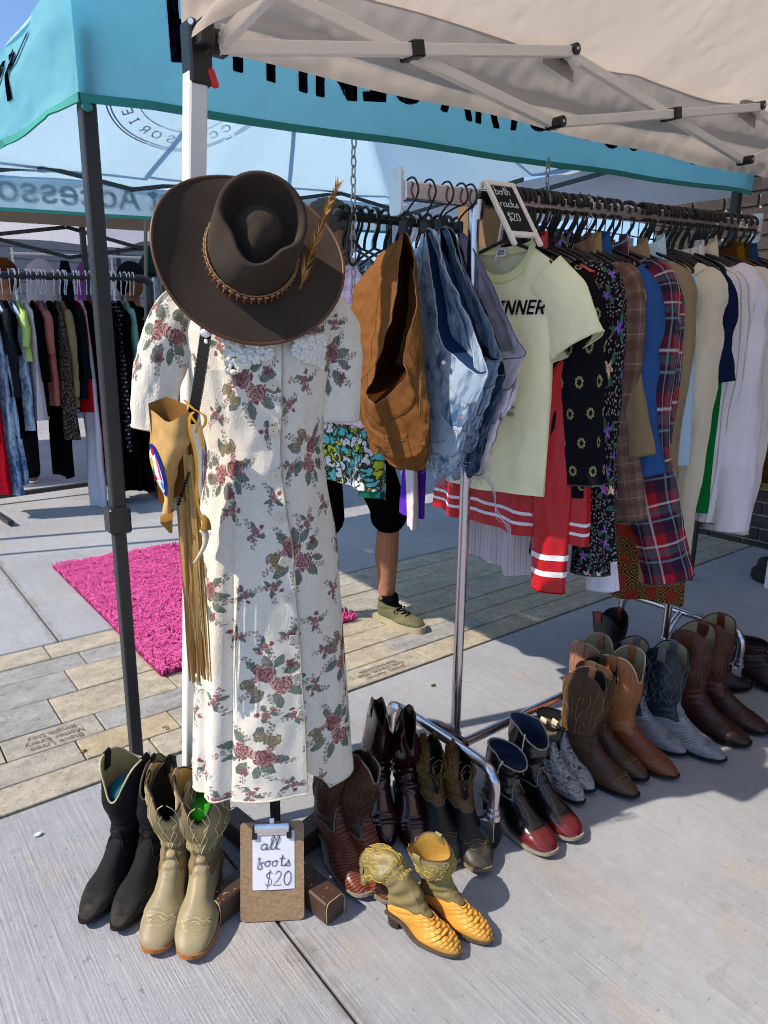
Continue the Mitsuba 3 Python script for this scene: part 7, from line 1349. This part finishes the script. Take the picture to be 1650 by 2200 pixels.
def bust(label, x, y, z, skin, hair, shirt, cap=None, face=(0, -1)):
    k = thing('person', label, 'person'); f = V(face[0], face[1], 0) / np.hypot(*face); s = V(-f[1], f[0], 0); H = V(x, y, z)
    b = bones([(H, .095, H + f * .035 - V(0, 0, .09), .062), (H - V(0, 0, .08), .058, H - V(0, 0, .24), .06), (H - V(0, 0, .30) + s * .17, .07, H - V(0, 0, .30) - s * .17, .07), (H - V(0, 0, .30), .10, H - V(0, 0, .85), .12), (H - V(0, 0, .85) + s * .09, .09, H - V(0, 0, z - .06) + s * .10, .05), (H - V(0, 0, .85) - s * .09, .09, H - V(0, 0, z - .06) - s * .10, .05), (H - V(0, 0, .30) + s * .19, .055, H - V(0, 0, .62) + s * .26, .04), (H - V(0, 0, .30) - s * .19, .055, H - V(0, 0, .62) - s * .26, .04), (H + f * .10 - V(0, 0, .02), .012, H + f * .09, .012)], .03, 8, 12)
    put('body', b, 'cloth', k, smooth=True, color=vcol(np.array(b.vertices), skin, .1, 10, 1))
    t_ = bones([(H - V(0, 0, .31) + s * .17, .082, H - V(0, 0, .31) - s * .17, .082), (H - V(0, 0, .32), .115, H - V(0, 0, .85), .135)], .03, 6, 12); put('shirt', t_, 'cloth', k, smooth=True, color=vcol(np.array(t_.vertices), shirt, .15, 10, 2))
    tr = bones([(H - V(0, 0, .82) + s * .08, .11, H - V(0, 0, z - .10) + s * .10, .07), (H - V(0, 0, .82) - s * .08, .11, H - V(0, 0, z - .10) - s * .10, .07)], .04, 4, 12); put('trousers', tr, 'cloth', k, smooth=True, color=vcol(np.array(tr.vertices), '#17181c', .15, 10, 2))
    hh = m3.Manifold.batch_hull([m3.Manifold.sphere(.108, 20).translate(H - f * .015 + V(0, 0, .03)), m3.Manifold.sphere(.085, 20).translate(H - f * .05 - V(0, 0, .06))]) - m3.Manifold.sphere(.09, 16).translate(H + f * .125 - V(0, 0, .05)); hm_ = hh.refine_to_length(.02).to_mesh()
    put('hair', (np.array(hm_.vert_properties[:, :3]), hm_.tri_verts), 'cloth', k, smooth=True, color=vcol(hm_.vert_properties[:, :3], hair, .3, 60, 3))
    if cap: 
        c_ = m3.Manifold.sphere(.116, 24).translate(H + V(0, 0, .035)).trim_by_plane((0, 0, 1), z + .04) + m3.Manifold.cylinder(.012, .075, .075, 24).scale((1.2, 1.2, 1)).translate(H + f * .12 + V(0, 0, .036)); cm = c_.to_mesh(); put('cap', (np.array(cm.vert_properties[:, :3]), cm.tri_verts), 'cloth_plain', k, smooth=40, color=None) if False else put('cap', trimesh.Trimesh(cm.vert_properties[:, :3], cm.tri_verts), 'black_plastic' if cap is True else cap, k, smooth=40)
bust('person in a black cap behind the far rack, beside the olive easel legs', 2.30, 6.6, 1.84, '#7d5440', '#120e0c', '#0e0e10', cap=mat('cap_black', diff([0.012, 0.012, 0.014])), face=(.8, -.6))
bust('brown-haired person behind the far rack at the left edge', 1.38, 7.2, 1.86, '#a87458', '#4a2c18', '#3a2a24', face=(-.9, -.4))
es = thing('easel', 'tall olive wooden easel standing behind the far rack', 'easel')
for a_, b_ in (((2.32, 6.2, 2.35), (2.14, 6.15, 0)), ((2.34, 6.2, 2.35), (2.56, 6.15, 0)), ((2.62, 6.3, 2.4), (2.70, 6.6, 0)), ((2.15, 6.18, 1.5), (2.50, 6.18, 1.45))): put('slat', beam(a_, b_, .03, .018), mat('olive_wood', prin([0.16, 0.17, 0.12], 0.6)) if 'olive_wood' not in scene else 'olive_wood', es)
ub = thing('umbrella', 'dark green half-folded umbrella canopy behind the easel', 'umbrella')
th = np.linspace(0, 2 * np.pi, 33); R = np.linspace(.01, .42, 12)[:, None]; put('canopy', grid(np.stack([2.72 + R * np.cos(th) * .8, 6.9 + R * np.sin(th) * .6 + 0 * R, 2.25 - .30 * (R / .42) ** 2 + .03 * np.cos(th * 8) * R + .35 * R * np.cos(th)], -1)), mat('dark_green', two(diff([0.012, 0.03, 0.028]))), ub, smooth=True); put('pole', tube([(2.72, 6.9, 2.26), (2.66, 6.9, 0)], .012, 8), 'black_metal', ub)
ln = thing('clothes_rail', 'thin rail with hanging tops under the distant tent', 'rail')
put('rail', tube([(1.70, 8.4, 2.145), (3.2, 8.4, 2.20)], .012, 8), 'white_paint', ln); [put('post', tube([(x, 8.4, 2.2), (x, 8.4, 0)], .012, 8), 'white_paint', ln) for x in (1.72, 2.72, 3.18)]
for x, c, lb, w_, L in ((1.98, '#b5b2b6', 'white sleeveless tank top hanging under the distant tent', .19, .62), (2.22, '#14121a', 'dark patterned top between the white and purple tops', .08, .55), (2.42, '#8a3f94', 'purple top hanging under the distant tent', .11, .6)):
    garment(lb, 'clothing', x, 'cloth', c, y=8.4, zb=2.14, zs=-.02, sw=w_ * .8, hw=w_, L=L, seed=int(x * 50), hang=False, yaw=-1.3, n=50, m=24, name='distant_garment', nw=.07)
# small litter on the slabs
for x, y, lb, m_ in ((.30, 1.95, 'crumpled white scrap on the slab at the left edge', 'paper_white'), (1.79, 1.93, 'tiny dark twig on the sunlit slab', 'dirt'), (.52, 2.30, 'dead leaf scrap on the pavers', 'cardboard')):
    k = thing('litter', lb, 'litter'); q = trimesh.creation.icosphere(2, .009); v = np.array(q.vertices) * [1.3, .8, .45]; v = v * (1 + .5 * fb(v * 200, 2, 5))[:, None] + [x, y, .005]; scene[k] = mikit.ply((v, q.faces), m_)
